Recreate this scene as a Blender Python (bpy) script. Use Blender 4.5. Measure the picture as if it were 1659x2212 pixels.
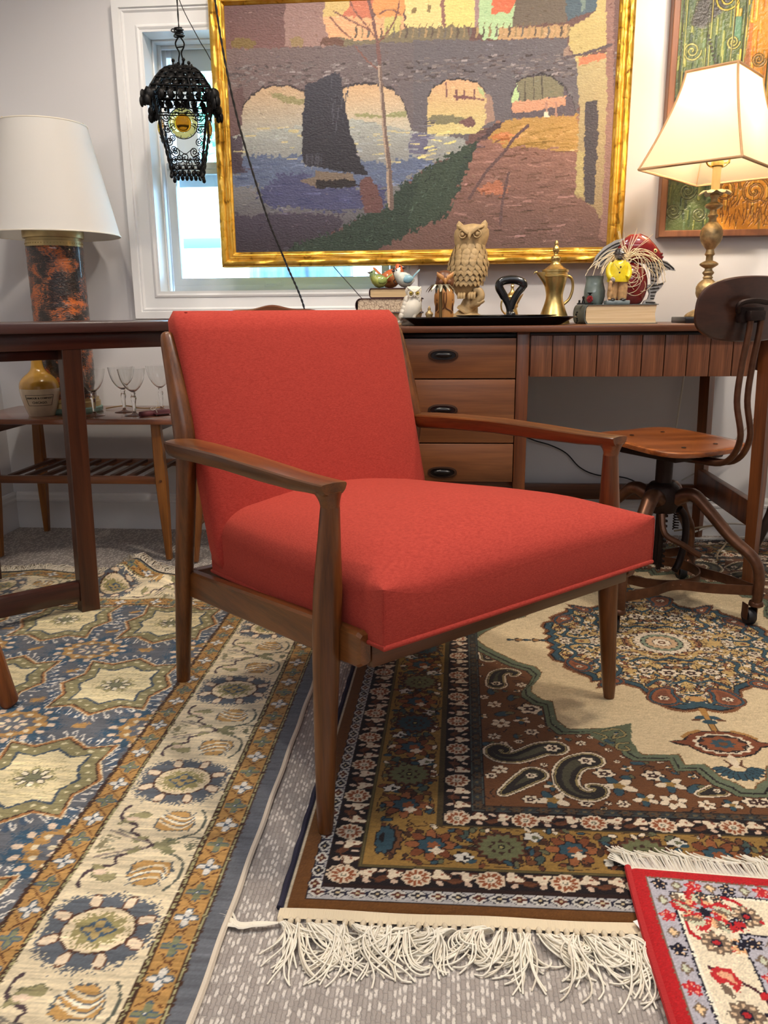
import bpy, bmesh, math, random
import numpy as np
from mathutils import Vector, Matrix
for o in list(bpy.data.objects): bpy.data.objects.remove(o)
S = bpy.context.scene
COL = S.collection
rnd = random.Random(7)
PI = math.pi

# ------------------------------------------------------------------ camera
CH = .765
pitch, yaw, roll = .24256944, .0795262, -.00883629
cp, sp, cy, sy = math.cos(pitch), math.sin(pitch), math.cos(yaw), math.sin(yaw)
Rz = Matrix(((cy, -sy, 0), (sy, cy, 0), (0, 0, 1)))
fw, up, rt = Rz @ Vector((0, cp, -sp)), Rz @ Vector((0, sp, cp)), Rz @ Vector((1, 0, 0))
rt2 = rt*math.cos(roll) + up*math.sin(roll); up2 = -rt*math.sin(roll) + up*math.cos(roll)
cam = bpy.data.cameras.new('camera'); cam_o = bpy.data.objects.new('camera', cam); COL.objects.link(cam_o)
cam_o.matrix_world = Matrix(((rt2.x, up2.x, -fw.x, 0), (rt2.y, up2.y, -fw.y, 0), (rt2.z, up2.z, -fw.z, CH), (0, 0, 0, 1)))
cam.sensor_fit = 'VERTICAL'; cam.sensor_height = 36.0; cam.lens = 1738.3/2212*36.0
cam.clip_start = .02; cam.clip_end = 200
S.camera = cam_o

# ------------------------------------------------------------------ world, lights, exposure
W = bpy.data.worlds.new('world'); S.world = W; W.use_nodes = True
bg = W.node_tree.nodes['Background']; bg.inputs[0].default_value = (.42, .70, 1, 1); bg.inputs[1].default_value = 20.0
sun = bpy.data.lights.new('sun', 'SUN'); sun.energy = 20; sun.angle = .02; sun.color = (1, .97, .9)
so = bpy.data.objects.new('sun', sun); COL.objects.link(so); so.rotation_euler = (math.radians(38), 0, math.radians(-12))
def downlight(x, y, z, w, r=.06, spot=120, col=(1, .88, .74), aim=(0, 0, -1), blend=.6):
    l = bpy.data.lights.new('ceiling_spot', 'SPOT'); l.energy = w; l.shadow_soft_size = r
    l.spot_size = math.radians(spot); l.spot_blend = blend; l.color = col
    o = bpy.data.objects.new('ceiling_spot', l); COL.objects.link(o); o.location = (x, y, z)
    o.rotation_euler = Vector(aim).to_track_quat('-Z', 'Y').to_euler()
    return o
downlight(.85, 1.30, 2.36, 84, .06, 130, aim=(-.1, .25, -1))
downlight(-.75, 1.25, 2.36, 40, .06, 130, aim=(.05, .3, -1))
downlight(1.05, 1.8, 2.36, 46, .06, 125, aim=(-.1, .35, -1))
downlight(-.40, 1.95, 2.36, 46, .06, 120, aim=(0, .3, -1))
def area(x, y, z, sx, sy_, w, col, aim):
    l = bpy.data.lights.new('overhead_fill', 'AREA'); l.shape = 'RECTANGLE'; l.size = sx; l.size_y = sy_; l.energy = w; l.color = col
    o = bpy.data.objects.new('overhead_fill', l); COL.objects.link(o); o.location = (x, y, z)
    o.rotation_euler = Vector(aim).to_track_quat('-Z', 'Y').to_euler()
area(.2, .7, 2.38, 2.6, 1.4, 20, (.84, .91, 1), (0, .12, -1))  # added cool fill from overhead, not a fixture of the room
area(.3, -1.6, 2.38, 2.6, 1.2, 40, (.95, .95, 1), (0, .45, -1))  # added fill behind the camera, lightens the wall under the desk
vs = S.view_settings; vs.view_transform = 'Standard'; vs.look = 'None'; vs.gamma = 1; vs.use_curve_mapping = False
vs.exposure = 0.0
LAMP_W = 13

# ------------------------------------------------------------------ helpers: colour and materials
def C(r, g, b):
    f = lambda c: (c/255/12.92 if c/255 <= .04045 else ((c/255+.055)/1.055)**2.4)
    return (f(r), f(g), f(b), 1)
def newmat(name):
    m = bpy.data.materials.new(name); m.use_nodes = True
    return m, m.node_tree.nodes, m.node_tree.links, m.node_tree.nodes['Principled BSDF']
def mat(name, c, rough=.5, metal=0, bump=0, bscale=300, var=0, vscale=8, coat=0, sheen=0, spec=.5, bstretch=(1, 1, 1)):
    m, N, L, P = newmat(name)
    P.inputs['Base Color'].default_value = c; P.inputs['Roughness'].default_value = rough; P.inputs['Metallic'].default_value = metal
    P.inputs['Coat Weight'].default_value = coat; P.inputs['Sheen Weight'].default_value = sheen; P.inputs['Specular IOR Level'].default_value = spec
    if bump or var:
        tc = N.new('ShaderNodeTexCoord'); mp = N.new('ShaderNodeMapping'); L.new(tc.outputs['Object'], mp.inputs[0]); mp.inputs['Scale'].default_value = bstretch
    if bump:
        n = N.new('ShaderNodeTexNoise'); n.inputs['Scale'].default_value = bscale; n.inputs['Detail'].default_value = 3; L.new(mp.outputs[0], n.inputs[0])
        b = N.new('ShaderNodeBump'); b.inputs['Strength'].default_value = bump; b.inputs['Distance'].default_value = .002
        L.new(n.outputs[0], b.inputs['Height']); L.new(b.outputs[0], P.inputs['Normal'])
    if var:
        n = N.new('ShaderNodeTexNoise'); n.inputs['Scale'].default_value = vscale; n.inputs['Detail'].default_value = 5; L.new(mp.outputs[0], n.inputs[0])
        r = N.new('ShaderNodeValToRGB'); r.color_ramp.elements[0].position = .3; r.color_ramp.elements[1].position = .7
        r.color_ramp.elements[0].color = tuple(x*(1-var) for x in c[:3])+(1,); r.color_ramp.elements[1].color = tuple(min(1, x*(1+var)) for x in c[:3])+(1,)
        L.new(n.outputs[0], r.inputs[0]); L.new(r.outputs[0], P.inputs['Base Color'])
    return m
def wood(name, dark, light, axis=2, rough=.35, scale=1.0, coat=.15, contrast=.25):
    m, N, L, P = newmat(name)
    tc = N.new('ShaderNodeTexCoord'); mp = N.new('ShaderNodeMapping'); L.new(tc.outputs['Object'], mp.inputs[0])
    s = [26*scale]*3; s[axis] = 1.6*scale; mp.inputs['Scale'].default_value = s
    n = N.new('ShaderNodeTexNoise'); n.inputs['Scale'].default_value = 1.6; n.inputs['Detail'].default_value = 7; n.inputs['Distortion'].default_value = .6
    L.new(mp.outputs[0], n.inputs[0])
    mp2 = N.new('ShaderNodeMapping'); L.new(tc.outputs['Object'], mp2.inputs[0]); s2 = [420*scale]*3; s2[axis] = 14*scale; mp2.inputs['Scale'].default_value = s2
    n2 = N.new('ShaderNodeTexNoise'); n2.inputs['Scale'].default_value = 1; n2.inputs['Detail'].default_value = 3; L.new(mp2.outputs[0], n2.inputs[0])
    mx = N.new('ShaderNodeMath'); mx.operation = 'MULTIPLY_ADD'; mx.inputs[1].default_value = .35; L.new(n2.outputs[0], mx.inputs[0]); L.new(n.outputs[0], mx.inputs[2])
    r = N.new('ShaderNodeValToRGB'); r.color_ramp.elements[0].position = .67-contrast; r.color_ramp.elements[1].position = .67+contrast
    r.color_ramp.elements[0].color = dark; r.color_ramp.elements[1].color = light
    L.new(mx.outputs[0], r.inputs[0]); L.new(r.outputs[0], P.inputs['Base Color'])
    P.inputs['Roughness'].default_value = rough; P.inputs['Coat Weight'].default_value = coat; P.inputs['Coat Roughness'].default_value = .25
    b = N.new('ShaderNodeBump'); b.inputs['Strength'].default_value = .12; b.inputs['Distance'].default_value = .001
    L.new(n2.outputs[0], b.inputs['Height']); L.new(b.outputs[0], P.inputs['Normal'])
    return m
def vcol(name, rough=.8, bump=0, bscale=400, spec=.3, sheen=0, coat=0, stretch=(1, 1, 1), bdist=.002, jit=0):
    m, N, L, P = newmat(name)
    a = N.new('ShaderNodeVertexColor'); a.layer_name = 'Col'
    P.inputs['Roughness'].default_value = rough; P.inputs['Specular IOR Level'].default_value = spec
    P.inputs['Sheen Weight'].default_value = sheen; P.inputs['Coat Weight'].default_value = coat
    out = a.outputs[0]
    if bump or jit:
        tc = N.new('ShaderNodeTexCoord'); mp = N.new('ShaderNodeMapping'); mp.inputs['Scale'].default_value = stretch; L.new(tc.outputs['Object'], mp.inputs[0])
        n = N.new('ShaderNodeTexNoise'); n.inputs['Scale'].default_value = bscale; n.inputs['Detail'].default_value = 4; L.new(mp.outputs[0], n.inputs[0])
        if bump:
            b = N.new('ShaderNodeBump'); b.inputs['Strength'].default_value = bump; b.inputs['Distance'].default_value = bdist
            L.new(n.outputs[0], b.inputs['Height']); L.new(b.outputs[0], P.inputs['Normal'])
        if jit:
            mr = N.new('ShaderNodeMapRange'); mr.inputs['From Min'].default_value = .3; mr.inputs['From Max'].default_value = .7
            mr.inputs['To Min'].default_value = 1-jit; mr.inputs['To Max'].default_value = 1+jit; L.new(n.outputs[0], mr.inputs[0])
            mm = N.new('ShaderNodeVectorMath'); mm.operation = 'SCALE'; L.new(out, mm.inputs[0]); L.new(mr.outputs[0], mm.inputs['Scale']); out = mm.outputs[0]
    L.new(out, P.inputs['Base Color'])
    return m
def glassmat(name, tint=(1, 1, 1, 1), rough=.0, ior=1.45):
    m, N, L, P = newmat(name)
    P.inputs['Base Color'].default_value = tint; P.inputs['Roughness'].default_value = rough; P.inputs['Transmission Weight'].default_value = 1; P.inputs['IOR'].default_value = ior
    return m

# ------------------------------------------------------------------ helpers: meshes
def lin(a):
    a = np.clip(np.asarray(a, np.float32)/255, 0, 1)
    return np.where(a <= .04045, a/12.92, ((a+.055)/1.055)**2.4)
def frame_of(t):
    t = Vector(t).normalized(); a = Vector((0, 0, 1)) if abs(t.z) < .9 else Vector((1, 0, 0))
    u = t.cross(a).normalized(); return t, u, u.cross(t)
class B:
    """collects shapes into one mesh; k scales everything, off shifts it"""
    def __init__(s, k=1.0, off=(0, 0, 0)): s.V = []; s.F = []; s.k = k; s.off = Vector(off); s.cv = []; s.cc = None
    def color(s, *c): s.cc = c; return s
    def add(s, V, F):
        n = len(s.V); s.V += [tuple(Vector(v)*s.k + s.off) for v in V]; s.F += [tuple(i+n for i in f) for f in F]
        s.cv += [s.cc or (200, 200, 200)]*len(V); return s
    def box(s, c, d, r=0, rot=None):
        bm = bmesh.new(); bmesh.ops.create_cube(bm, size=1)
        for v in bm.verts: v.co = Vector((v.co.x*d[0], v.co.y*d[1], v.co.z*d[2]))
        if r: bmesh.ops.bevel(bm, geom=bm.edges[:], offset=min(r, min(d)*.49), segments=2, affect='EDGES', profile=.5)
        bm.verts.index_update()
        Mx = Matrix.Translation(c) @ (rot.to_4x4() if rot is not None else Matrix())
        s.add([Mx @ v.co for v in bm.verts], [[v.index for v in f.verts] for f in bm.faces]); bm.free(); return s
    def tube(s, pts, r, n=8, cap=True, flat=1.0, closed=False):
        pts = [Vector(p) for p in pts]; m = len(pts); rs = r if isinstance(r, (list, tuple)) else [r]*m
        V = []; t0, u, w = frame_of(pts[1]-pts[0])
        for i, p in enumerate(pts):
            if closed: t = pts[(i+1) % m]-pts[i-1]
            else: t = pts[min(i+1, m-1)]-pts[max(i-1, 0)]
            if t.length < 1e-9: t = Vector((0, 0, 1))
            t.normalize(); u = (u - t*u.dot(t)); u.normalize(); w = u.cross(t)
            for j in range(n):
                a = 2*PI*j/n; V.append(p + (u*math.cos(a)*flat + w*math.sin(a))*rs[i])
        F = []
        for i in range(m if closed else m-1):
            for j in range(n):
                a = i*n+j; b = i*n+(j+1) % n; c = ((i+1) % m)*n; F.append((a, b, c+(j+1) % n, c+j))
        if cap and not closed:
            F.append(tuple(range(n-1, -1, -1))); F.append(tuple(range((m-1)*n, m*n)))
        return s.add(V, F)
    def lathe(s, prof, n=24, c=(0, 0, 0), sx=1, sy=1, cap=True, rad=None):
        V = []; m = len(prof)
        for r, z in prof:
            for j in range(n):
                a = 2*PI*j/n; q = r*(rad(a, z) if rad else 1); V.append((c[0]+q*math.cos(a)*sx, c[1]+q*math.sin(a)*sy, c[2]+z))
        F = [(i*n+j, i*n+(j+1) % n, (i+1)*n+(j+1) % n, (i+1)*n+j) for i in range(m-1) for j in range(n)]
        if cap: F.append(tuple(range(n-1, -1, -1))); F.append(tuple(range((m-1)*n, m*n)))
        return s.add(V, F)
    def loft(s, secs, cap=True):
        n = len(secs[0]); V = [p for q in secs for p in q]; m = len(secs)
        F = [(i*n+j, i*n+(j+1) % n, (i+1)*n+(j+1) % n, (i+1)*n+j) for i in range(m-1) for j in range(n)]
        if cap: F.append(tuple(range(n-1, -1, -1))); F.append(tuple(range((m-1)*n, m*n)))
        return s.add(V, F)
    def ell(s, c, r, nu=14, nv=9, rot=None):
        V = []; F = []
        for i in range(nv+1):
            ph = PI*i/nv - PI/2
            for j in range(nu):
                a = 2*PI*j/nu; p = Vector((r[0]*math.cos(ph)*math.cos(a), r[1]*math.cos(ph)*math.sin(a), r[2]*math.sin(ph)))
                V.append((rot @ p if rot is not None else p)+Vector(c))
        for i in range(nv):
            for j in range(nu): F.append((i*nu+j, i*nu+(j+1) % nu, (i+1)*nu+(j+1) % nu, (i+1)*nu+j))
        return s.add(V, F)
    def prism(s, pts, d, to=None):
        """2-D outline pts (x, z) extruded d along +y"""
        n = len(pts); V = [(x, 0, z) for x, z in pts]+[(x, d, z) for x, z in pts]
        if to: V = [to(Vector(v)) for v in V]
        return s.add(V, [tuple(range(n)), tuple(range(2*n-1, n-1, -1))]+[(j, j+n, (j+1) % n+n, (j+1) % n) for j in range(n)])
    def grid(s, f, nu, nv):
        V = [f(i/nu, j/nv) for j in range(nv+1) for i in range(nu+1)]
        return s.add(V, [(j*(nu+1)+i, j*(nu+1)+i+1, (j+1)*(nu+1)+i+1, (j+1)*(nu+1)+i) for j in range(nv) for i in range(nu)])
    def obj(s, name, m, parent=None, ang=38, kind=None, colors=False, fix=True):
        me = bpy.data.meshes.new(name); me.from_pydata(s.V, [], s.F); me.update()
        if fix:
            bm = bmesh.new(); bm.from_mesh(me); bmesh.ops.recalc_face_normals(bm, faces=bm.faces[:]); bm.to_mesh(me); bm.free()
        if colors:
            at = me.color_attributes.new('Col', 'FLOAT_COLOR', 'POINT')
            cc = np.ones((len(s.V), 4), np.float32); cc[:, :3] = lin(np.array(s.cv)); at.data.foreach_set('color', cc.ravel())
        if ang is not None:
            me.shade_smooth(); me.set_sharp_from_angle(angle=math.radians(ang))
        me.materials.append(m); o = bpy.data.objects.new(name, me); COL.objects.link(o)
        if parent is not None: o.parent = parent
        if kind: o['kind'] = kind
        return o
def thing(name, label, cat, loc=(0, 0, 0), rz=0, group=None):
    o = bpy.data.objects.new(name, None); COL.objects.link(o); o.empty_display_size = .05
    o.location = loc; o.rotation_euler = (0, 0, rz); o['label'] = label; o['category'] = cat
    if group: o['group'] = group
    return o
def tag(o, label, cat, group=None, kind=None):
    o['label'] = label; o['category'] = cat
    if group: o['group'] = group
    if kind: o['kind'] = kind
    return o
def struct(o): o['kind'] = 'structure'; return o
def smooth(pts, n=6, closed=False):
    """Catmull-Rom through pts"""
    P = [Vector(p) for p in pts]; out = []; m = len(P)
    for i in range(m if closed else m-1):
        if closed: a, b, c, d = P[i-1], P[i], P[(i+1) % m], P[(i+2) % m]
        else: a, b, c, d = P[max(i-1, 0)], P[i], P[i+1], P[min(i+2, m-1)]
        for k in range(n):
            t = k/n; out.append(.5*((2*b)+(c-a)*t+(2*a-5*b+4*c-d)*t*t+(3*b-a-3*c+d)*t*t*t))
    if not closed: out.append(P[-1])
    return out
def interp(tab, x):
    return float(np.interp(x, [t[0] for t in tab], [t[1] for t in tab]))
def copy_tree(o, **kw):
    c = o.copy(); COL.objects.link(c)
    for ch in o.children:
        d = ch.copy(); COL.objects.link(d); d.parent = c
        for g in ch.children:
            e = g.copy(); COL.objects.link(e); e.parent = d
    for k_, v in kw.items(): c[k_] = v
    return c

# ------------------------------------------------------------------ helpers: a raster canvas whose colours go onto dense meshes (rug knots, brush strokes)
class Paint:
    def __init__(s, x0, y0, x1, y1, res, bgc):
        s.x0, s.y0, s.res = x0, y0, res; s.w = int(round((x1-x0)/res))+1; s.h = int(round((y1-y0)/res))+1
        s.I = np.empty((s.h, s.w, 3), np.float32); s.I[:] = bgc
        s.xs = x0+np.arange(s.w)*res; s.ys = y0+np.arange(s.h)*res; s.rg = np.random.default_rng(3); s.clip = None
        s.nz = s.rg.normal(0, 1, (s.h, s.w)).astype(np.float32)
    def bb(s, xa, ya, xb, yb):
        i0 = max(0, int((xa-s.x0)/s.res)); i1 = min(s.w, int((xb-s.x0)/s.res)+2); j0 = max(0, int((ya-s.y0)/s.res)); j1 = min(s.h, int((yb-s.y0)/s.res)+2)
        if i1 <= i0 or j1 <= j0: return None
        return slice(j0, j1), slice(i0, i1), s.xs[None, i0:i1], s.ys[j0:j1, None]
    def put(s, j, i, m, c):
        if s.clip is not None: m = m & s.clip[j, i]
        s.I[j, i][m] = c
    def rect(s, xa, ya, xb, yb, c):
        q = s.bb(xa, ya, xb, yb)
        if q: j, i, X, Y = q; s.put(j, i, (X >= xa) & (X < xb) & (Y >= ya) & (Y < yb), c)
    def inside(s, pts, X, Y):
        m = np.zeros(np.broadcast_shapes(X.shape, Y.shape), bool); n = len(pts)
        for k in range(n):
            (xa, ya), (xb, yb) = pts[k], pts[(k+1) % n]
            if ya == yb: continue
            m ^= ((Y < ya) != (Y < yb)) & (X < (xb-xa)*(Y-ya)/(yb-ya)+xa)
        return m
    def mask(s, pts): return s.inside(pts, s.xs[None, :], s.ys[:, None])
    def poly(s, pts, c, wob=0):
        xs = [p[0] for p in pts]; ys = [p[1] for p in pts]; q = s.bb(min(xs)-wob, min(ys)-wob, max(xs)+wob, max(ys)+wob)
        if q:
            j, i, X, Y = q
            if wob: n = s.nz[j, i]*wob*.5; X = X+n; Y = Y+n[::-1]
            s.put(j, i, s.inside(pts, X, Y), c)
    def ell(s, cx, cy_, rx, ry, c, rot=0, n=0, amp=0, inner=0, ph=0, wob=0):
        R = max(rx, ry)*(1+amp)+2*wob; q = s.bb(cx-R, cy_-R, cx+R, cy_+R)
        if not q: return
        j, i, X, Y = q; dx = X-cx; dy = Y-cy_
        if rot: cr, sr = math.cos(rot), math.sin(rot); dx, dy = dx*cr+dy*sr, -dx*sr+dy*cr
        d = np.hypot(dx/rx, dy/ry)
        if wob: d = d+s.nz[j, i]*wob/max(rx, ry)
        lim = 1.0 if not n else 1+amp*np.cos(n*np.arctan2(dy/ry, dx/rx)+ph)
        m = d < lim
        if inner: m &= d > inner*lim
        s.put(j, i, m, c)
    def line(s, pts, w, c, w2=None):
        n = len(pts)-1
        for k in range(n):
            (xa, ya), (xb, yb) = pts[k], pts[k+1]; ww = w if w2 is None else w+(w2-w)*k/max(1, n-1); h = ww/2
            q = s.bb(min(xa, xb)-h, min(ya, yb)-h, max(xa, xb)+h, max(ya, yb)+h)
            if not q: continue
            j, i, X, Y = q; dx, dy = xb-xa, yb-ya; L2 = dx*dx+dy*dy+1e-12
            t = np.clip(((X-xa)*dx+(Y-ya)*dy)/L2, 0, 1); m = np.hypot(X-xa-t*dx, Y-ya-t*dy) < h; s.put(j, i, m, c)
    def leaf(s, x, y, l, w, ang, c, dark=None, dw=.0012):
        if dark is not None: s.ell(x, y, l+dw, w+dw, dark, ang)
        s.ell(x, y, l, w, c, ang)
    def sample(s, X, Y):
        i = np.clip(np.rint((X-s.x0)/s.res).astype(int), 0, s.w-1); j = np.clip(np.rint((Y-s.y0)/s.res).astype(int), 0, s.h-1); return s.I[j, i]
def spline2(pts, n=6, closed=False): return [(p.x, p.y) for p in smooth([(a, b, 0) for a, b in pts], n, closed)]
def gridmesh(name, xs, ys, colors, m, parent, pos, sm=True):
    """dense grid of knots; pos(X, Y) -> arrays x, y, z in the parent's space"""
    nx, ny = len(xs), len(ys); X, Y = np.meshgrid(xs, ys); x, y, z = pos(X, Y)
    co = np.stack([x, y, z], -1).reshape(-1, 3).astype(np.float32)
    a = (np.arange(ny-1)[:, None]*nx+np.arange(nx-1)[None, :]).ravel()
    F = np.stack([a, a+1, a+nx+1, a+nx], -1).astype(np.int32)
    me = bpy.data.meshes.new(name); me.vertices.add(nx*ny); me.vertices.foreach_set('co', co.ravel())
    me.loops.add(F.size); me.loops.foreach_set('vertex_index', F.ravel()); me.polygons.add(len(F))
    me.polygons.foreach_set('loop_start', np.arange(0, F.size, 4, dtype=np.int32))
    me.update(calc_edges=True)
    at = me.color_attributes.new('Col', 'FLOAT_COLOR', 'POINT'); cc = np.ones((nx*ny, 4), np.float32); cc[:, :3] = lin(colors.reshape(-1, 3)); at.data.foreach_set('color', cc.ravel())
    if sm: me.shade_smooth()
    me.materials.append(m); o = bpy.data.objects.new(name, me); COL.objects.link(o)
    if parent is not None: o.parent = parent
    return o
# ------------------------------------------------------------------ room shell
WY = 2.80; WLX = -1.60; WRX = 2.9; WFY = -2.6; CZ = 2.42
m_wall = mat('wall_paint', C(214, 212, 213), .75, bump=.05, bscale=180)
m_trim = mat('trim_paint', C(232, 232, 232), .35, bump=.03, bscale=60)
m_ceil = mat('ceiling_paint', C(225, 222, 216), .9)
def carpet():
    m, N, L, P = newmat('loop_carpet')
    tc = N.new('ShaderNodeTexCoord'); sx = N.new('ShaderNodeSeparateXYZ'); L.new(tc.outputs['Object'], sx.inputs[0])
    def mth(op, a, b=None):
        n = N.new('ShaderNodeMath'); n.operation = op
        for i, v in enumerate((a, b)):
            if v is None: continue
            if isinstance(v, (int, float)): n.inputs[i].default_value = v
            else: L.new(v, n.inputs[i])
        return n.outputs[0]
    dn = N.new('ShaderNodeTexNoise'); dn.inputs['Scale'].default_value = 190; L.new(tc.outputs['Object'], dn.inputs[0]); dj = mth('MULTIPLY', mth('SUBTRACT', dn.outputs[0], .5), .0042)
    u = mth('DIVIDE', mth('ADD', sx.outputs[0], dj), .0056); cu = mth('FLOOR', u); fu = mth('FRACT', u)
    wn = N.new('ShaderNodeTexWhiteNoise'); wn.noise_dimensions = '1D'; L.new(cu, wn.inputs['W'])
    v = mth('ADD', mth('DIVIDE', mth('ADD', sx.outputs[1], dj), .0150), mth('MULTIPLY', wn.outputs[0], 13)); cv = mth('FLOOR', v); fv = mth('FRACT', v)
    cmb = N.new('ShaderNodeCombineXYZ'); L.new(cu, cmb.inputs[0]); L.new(cv, cmb.inputs[1])
    w2 = N.new('ShaderNodeTexWhiteNoise'); w2.noise_dimensions = '3D'; L.new(cmb.outputs[0], w2.inputs['Vector'])
    hu = mth('SINE', mth('MULTIPLY', fu, PI)); hv = mth('SINE', mth('MULTIPLY', fv, PI)); hgt = mth('POWER', mth('MULTIPLY', mth('POWER', hu, .6), mth('POWER', hv, .5)), .7)
    ramp = N.new('ShaderNodeValToRGB'); e = ramp.color_ramp.elements; e[0].position = 0; e[0].color = C(166, 157, 150); e[1].position = 1; e[1].color = C(188, 179, 171)
    L.new(w2.outputs[0], ramp.inputs[0])
    # pale tufts: about half the loops carry a teardrop of light yarn
    tuft = mth('MULTIPLY', mth('GREATER_THAN', w2.outputs[0], .56), mth('POWER', mth('MULTIPLY', hu, mth('POWER', hv, .8)), 1.6))
    tm = N.new('ShaderNodeMapRange'); tm.inputs['From Min'].default_value = .22; tm.inputs['From Max'].default_value = .55; L.new(tuft, tm.inputs[0])
    tmix = N.new('ShaderNodeMix'); tmix.data_type = 'RGBA'; L.new(tm.outputs[0], tmix.inputs[0]); L.new(ramp.outputs[0], tmix.inputs[6]); tmix.inputs[7].default_value = C(222, 214, 204)
    ns = N.new('ShaderNodeTexNoise'); ns.inputs['Scale'].default_value = 700; L.new(tc.outputs['Object'], ns.inputs[0])
    mx = N.new('ShaderNodeMix'); mx.data_type = 'RGBA'; mx.blend_type = 'MULTIPLY'; mx.inputs[0].default_value = .5
    gap = N.new('ShaderNodeMapRange'); gap.inputs['From Min'].default_value = .2; gap.inputs['From Max'].default_value = .75; gap.inputs['To Min'].default_value = .74
    L.new(hgt, gap.inputs[0]); L.new(tmix.outputs[2], mx.inputs[6]); L.new(gap.outputs[0], mx.inputs[7])
    L.new(mx.outputs[2], P.inputs['Base Color']); P.inputs['Roughness'].default_value = .95; P.inputs['Specular IOR Level'].default_value = .15
    bsum = mth('ADD', hgt, mth('MULTIPLY', ns.outputs[0], .5))
    b = N.new('ShaderNodeBump'); b.inputs['Strength'].default_value = .65; b.inputs['Distance'].default_value = .004
    L.new(bsum, b.inputs['Height']); L.new(b.outputs[0], P.inputs['Normal'])
    return m
m_carpet = carpet()
struct(B().box((.65, .1, -.05), (4.5, 5.4, .1)).obj('floor', m_carpet))
struct(B().box((.65, .1, CZ+.05), (4.7, 5.6, .1)).obj('ceiling', m_ceil))
OX0, OX1, OZ0, OZ1 = -.990, -.185, .835, 1.648
b = B()
b.box(((WLX+OX0)/2-.05, WY+.09, CZ/2), (OX0-WLX+.1, .18, CZ)); b.box(((OX1+WRX)/2+.05, WY+.09, CZ/2), (WRX-OX1+.1, .18, CZ))
b.box(((OX0+OX1)/2, WY+.09, OZ0/2), (OX1-OX0, .18, OZ0)); b.box(((OX0+OX1)/2, WY+.09, (OZ1+CZ)/2), (OX1-OX0, .18, CZ-OZ1))
struct(b.obj('wall_back', m_wall, ang=None))
struct(B().box((WLX-.06, .1, CZ/2), (.12, 5.4, CZ)).obj('wall_left', m_wall, ang=None))
struct(B().box((WRX+.06, .1, CZ/2), (.12, 5.4, CZ)).obj('wall_right', m_wall, ang=None))
struct(B().box((.65, WFY-.06, CZ/2), (4.5, .12, CZ)).obj('wall_front', m_wall, ang=None))
# baseboards: flat board, bead and cap
def base(name, a, c_, n):
    a = Vector(a); c_ = Vector(c_); n = Vector(n)
    prof = [(0, 0), (.014, 0), (.014, .098), (.0165, .102), (.0165, .108), (.012, .114), (.012, .124), (.007, .132), (0, .134)]
    return struct(B().loft([[tuple(p+n*d+Vector((0, 0, z))) for d, z in prof] for p in (a, c_)]).obj(name, m_trim, ang=30))
base('baseboard_back', (WLX+.0142, WY, 0), (WRX, WY, 0), (0, -1, 0))
base('baseboard_left', (WLX, WFY, 0), (WLX, WY-.0005, 0), (1, 0, 0))
# window: jamb liner (the structure) with casing, tracks, two sashes and panes
def ring(x0, x1, z0, z1, prof):
    """mitred frame; prof = list of (outward distance, y)"""
    V = []; F = []
    for d, y in prof: V += [(x0-d, y, z0-d), (x1+d, y, z0-d), (x1+d, y, z1+d), (x0-d, y, z1+d)]
    n = len(prof)
    for i in range(n):
        a = i*4; c_ = ((i+1) % n)*4
        for k in range(4): F.append((a+k, a+(k+1) % 4, c_+(k+1) % 4, c_+k))
    return V, F
b = B(); b.add(*ring(OX0+.008, OX1-.008, OZ0+.008, OZ1-.008, [(0, WY-.012), (.0079, WY-.012), (.0079, WY+.19), (0, WY+.19)]))
win = struct(b.obj('window_1', m_trim, ang=30))
b = B(); b.add(*ring(OX0, OX1, OZ0, OZ1, [(0, WY), (0, WY-.013), (.006, WY-.016), (.012, WY-.014), (.014, WY-.011), (.046, WY-.017), (.052, WY-.022), (.058, WY-.02), (.060, WY-.026), (.082, WY-.026), (.084, WY-.022), (.084, WY)]))
b.obj('casing', m_trim, win, 25)
b = B()
for sx_, s_ in ((OX0+.008, 1), (OX1-.008, -1)):
    for y, w_ in ((2.872, .006), (2.925, .012), (2.956, .02), (2.986, .026)): b.box((sx_+s_*w_/2, y, (OZ0+OZ1)/2), (w_, .012, OZ1-OZ0-.016), .002)
for y, w_ in ((2.872, .005), (2.93, .012), (2.958, .03)): b.box(((OX0+OX1)/2, y, OZ1-.008-w_/2), (OX1-OX0-.016, .012, w_), .002)
b.obj('sash_track', m_trim, win)
m_pane = None
def paneglass():
    m, N, L, P = newmat('window_glass'); t = N.new('ShaderNodeBsdfTransparent'); t.inputs[0].default_value = (.93, .98, .98, 1)
    g = N.new('ShaderNodeBsdfGlossy'); g.inputs['Roughness'].default_value = .02; f = N.new('ShaderNodeFresnel'); f.inputs[0].default_value = 1.45
    x = N.new('ShaderNodeMixShader'); L.new(f.outputs[0], x.inputs[0]); L.new(t.outputs[0], x.inputs[1]); L.new(g.outputs[0], x.inputs[2])
    L.new(x.outputs[0], N['Material Output'].inputs[0]); return m
m_pane = paneglass()
m_sash = mat('sash_vinyl', C(205, 214, 220), .3)
b = B(); b.add(*ring(-.940, -.232, .889, 1.232, [(0, 2.895), (.010, 2.890), (.026, 2.890), (.026, 2.918), (0, 2.918)])); b.box((-.586, 2.901, .853), (.76, .026, .024), .003); b.box((-.586, 2.901, 1.2575), (.76, .03, .021), .003)
sash = b.obj('sash', m_sash, win, 30)
B().box((-.586, 2.906, 1.0605), (.712, .004, .347)).obj('pane', m_pane, sash)
b = B(); b.box((-.610, 2.8885, .868), (.066, .005, .022), .003); b.box((-.610, 2.886, .868), (.05, .004, .008), .002); b.obj('sash_lift', m_sash, sash)
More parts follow.
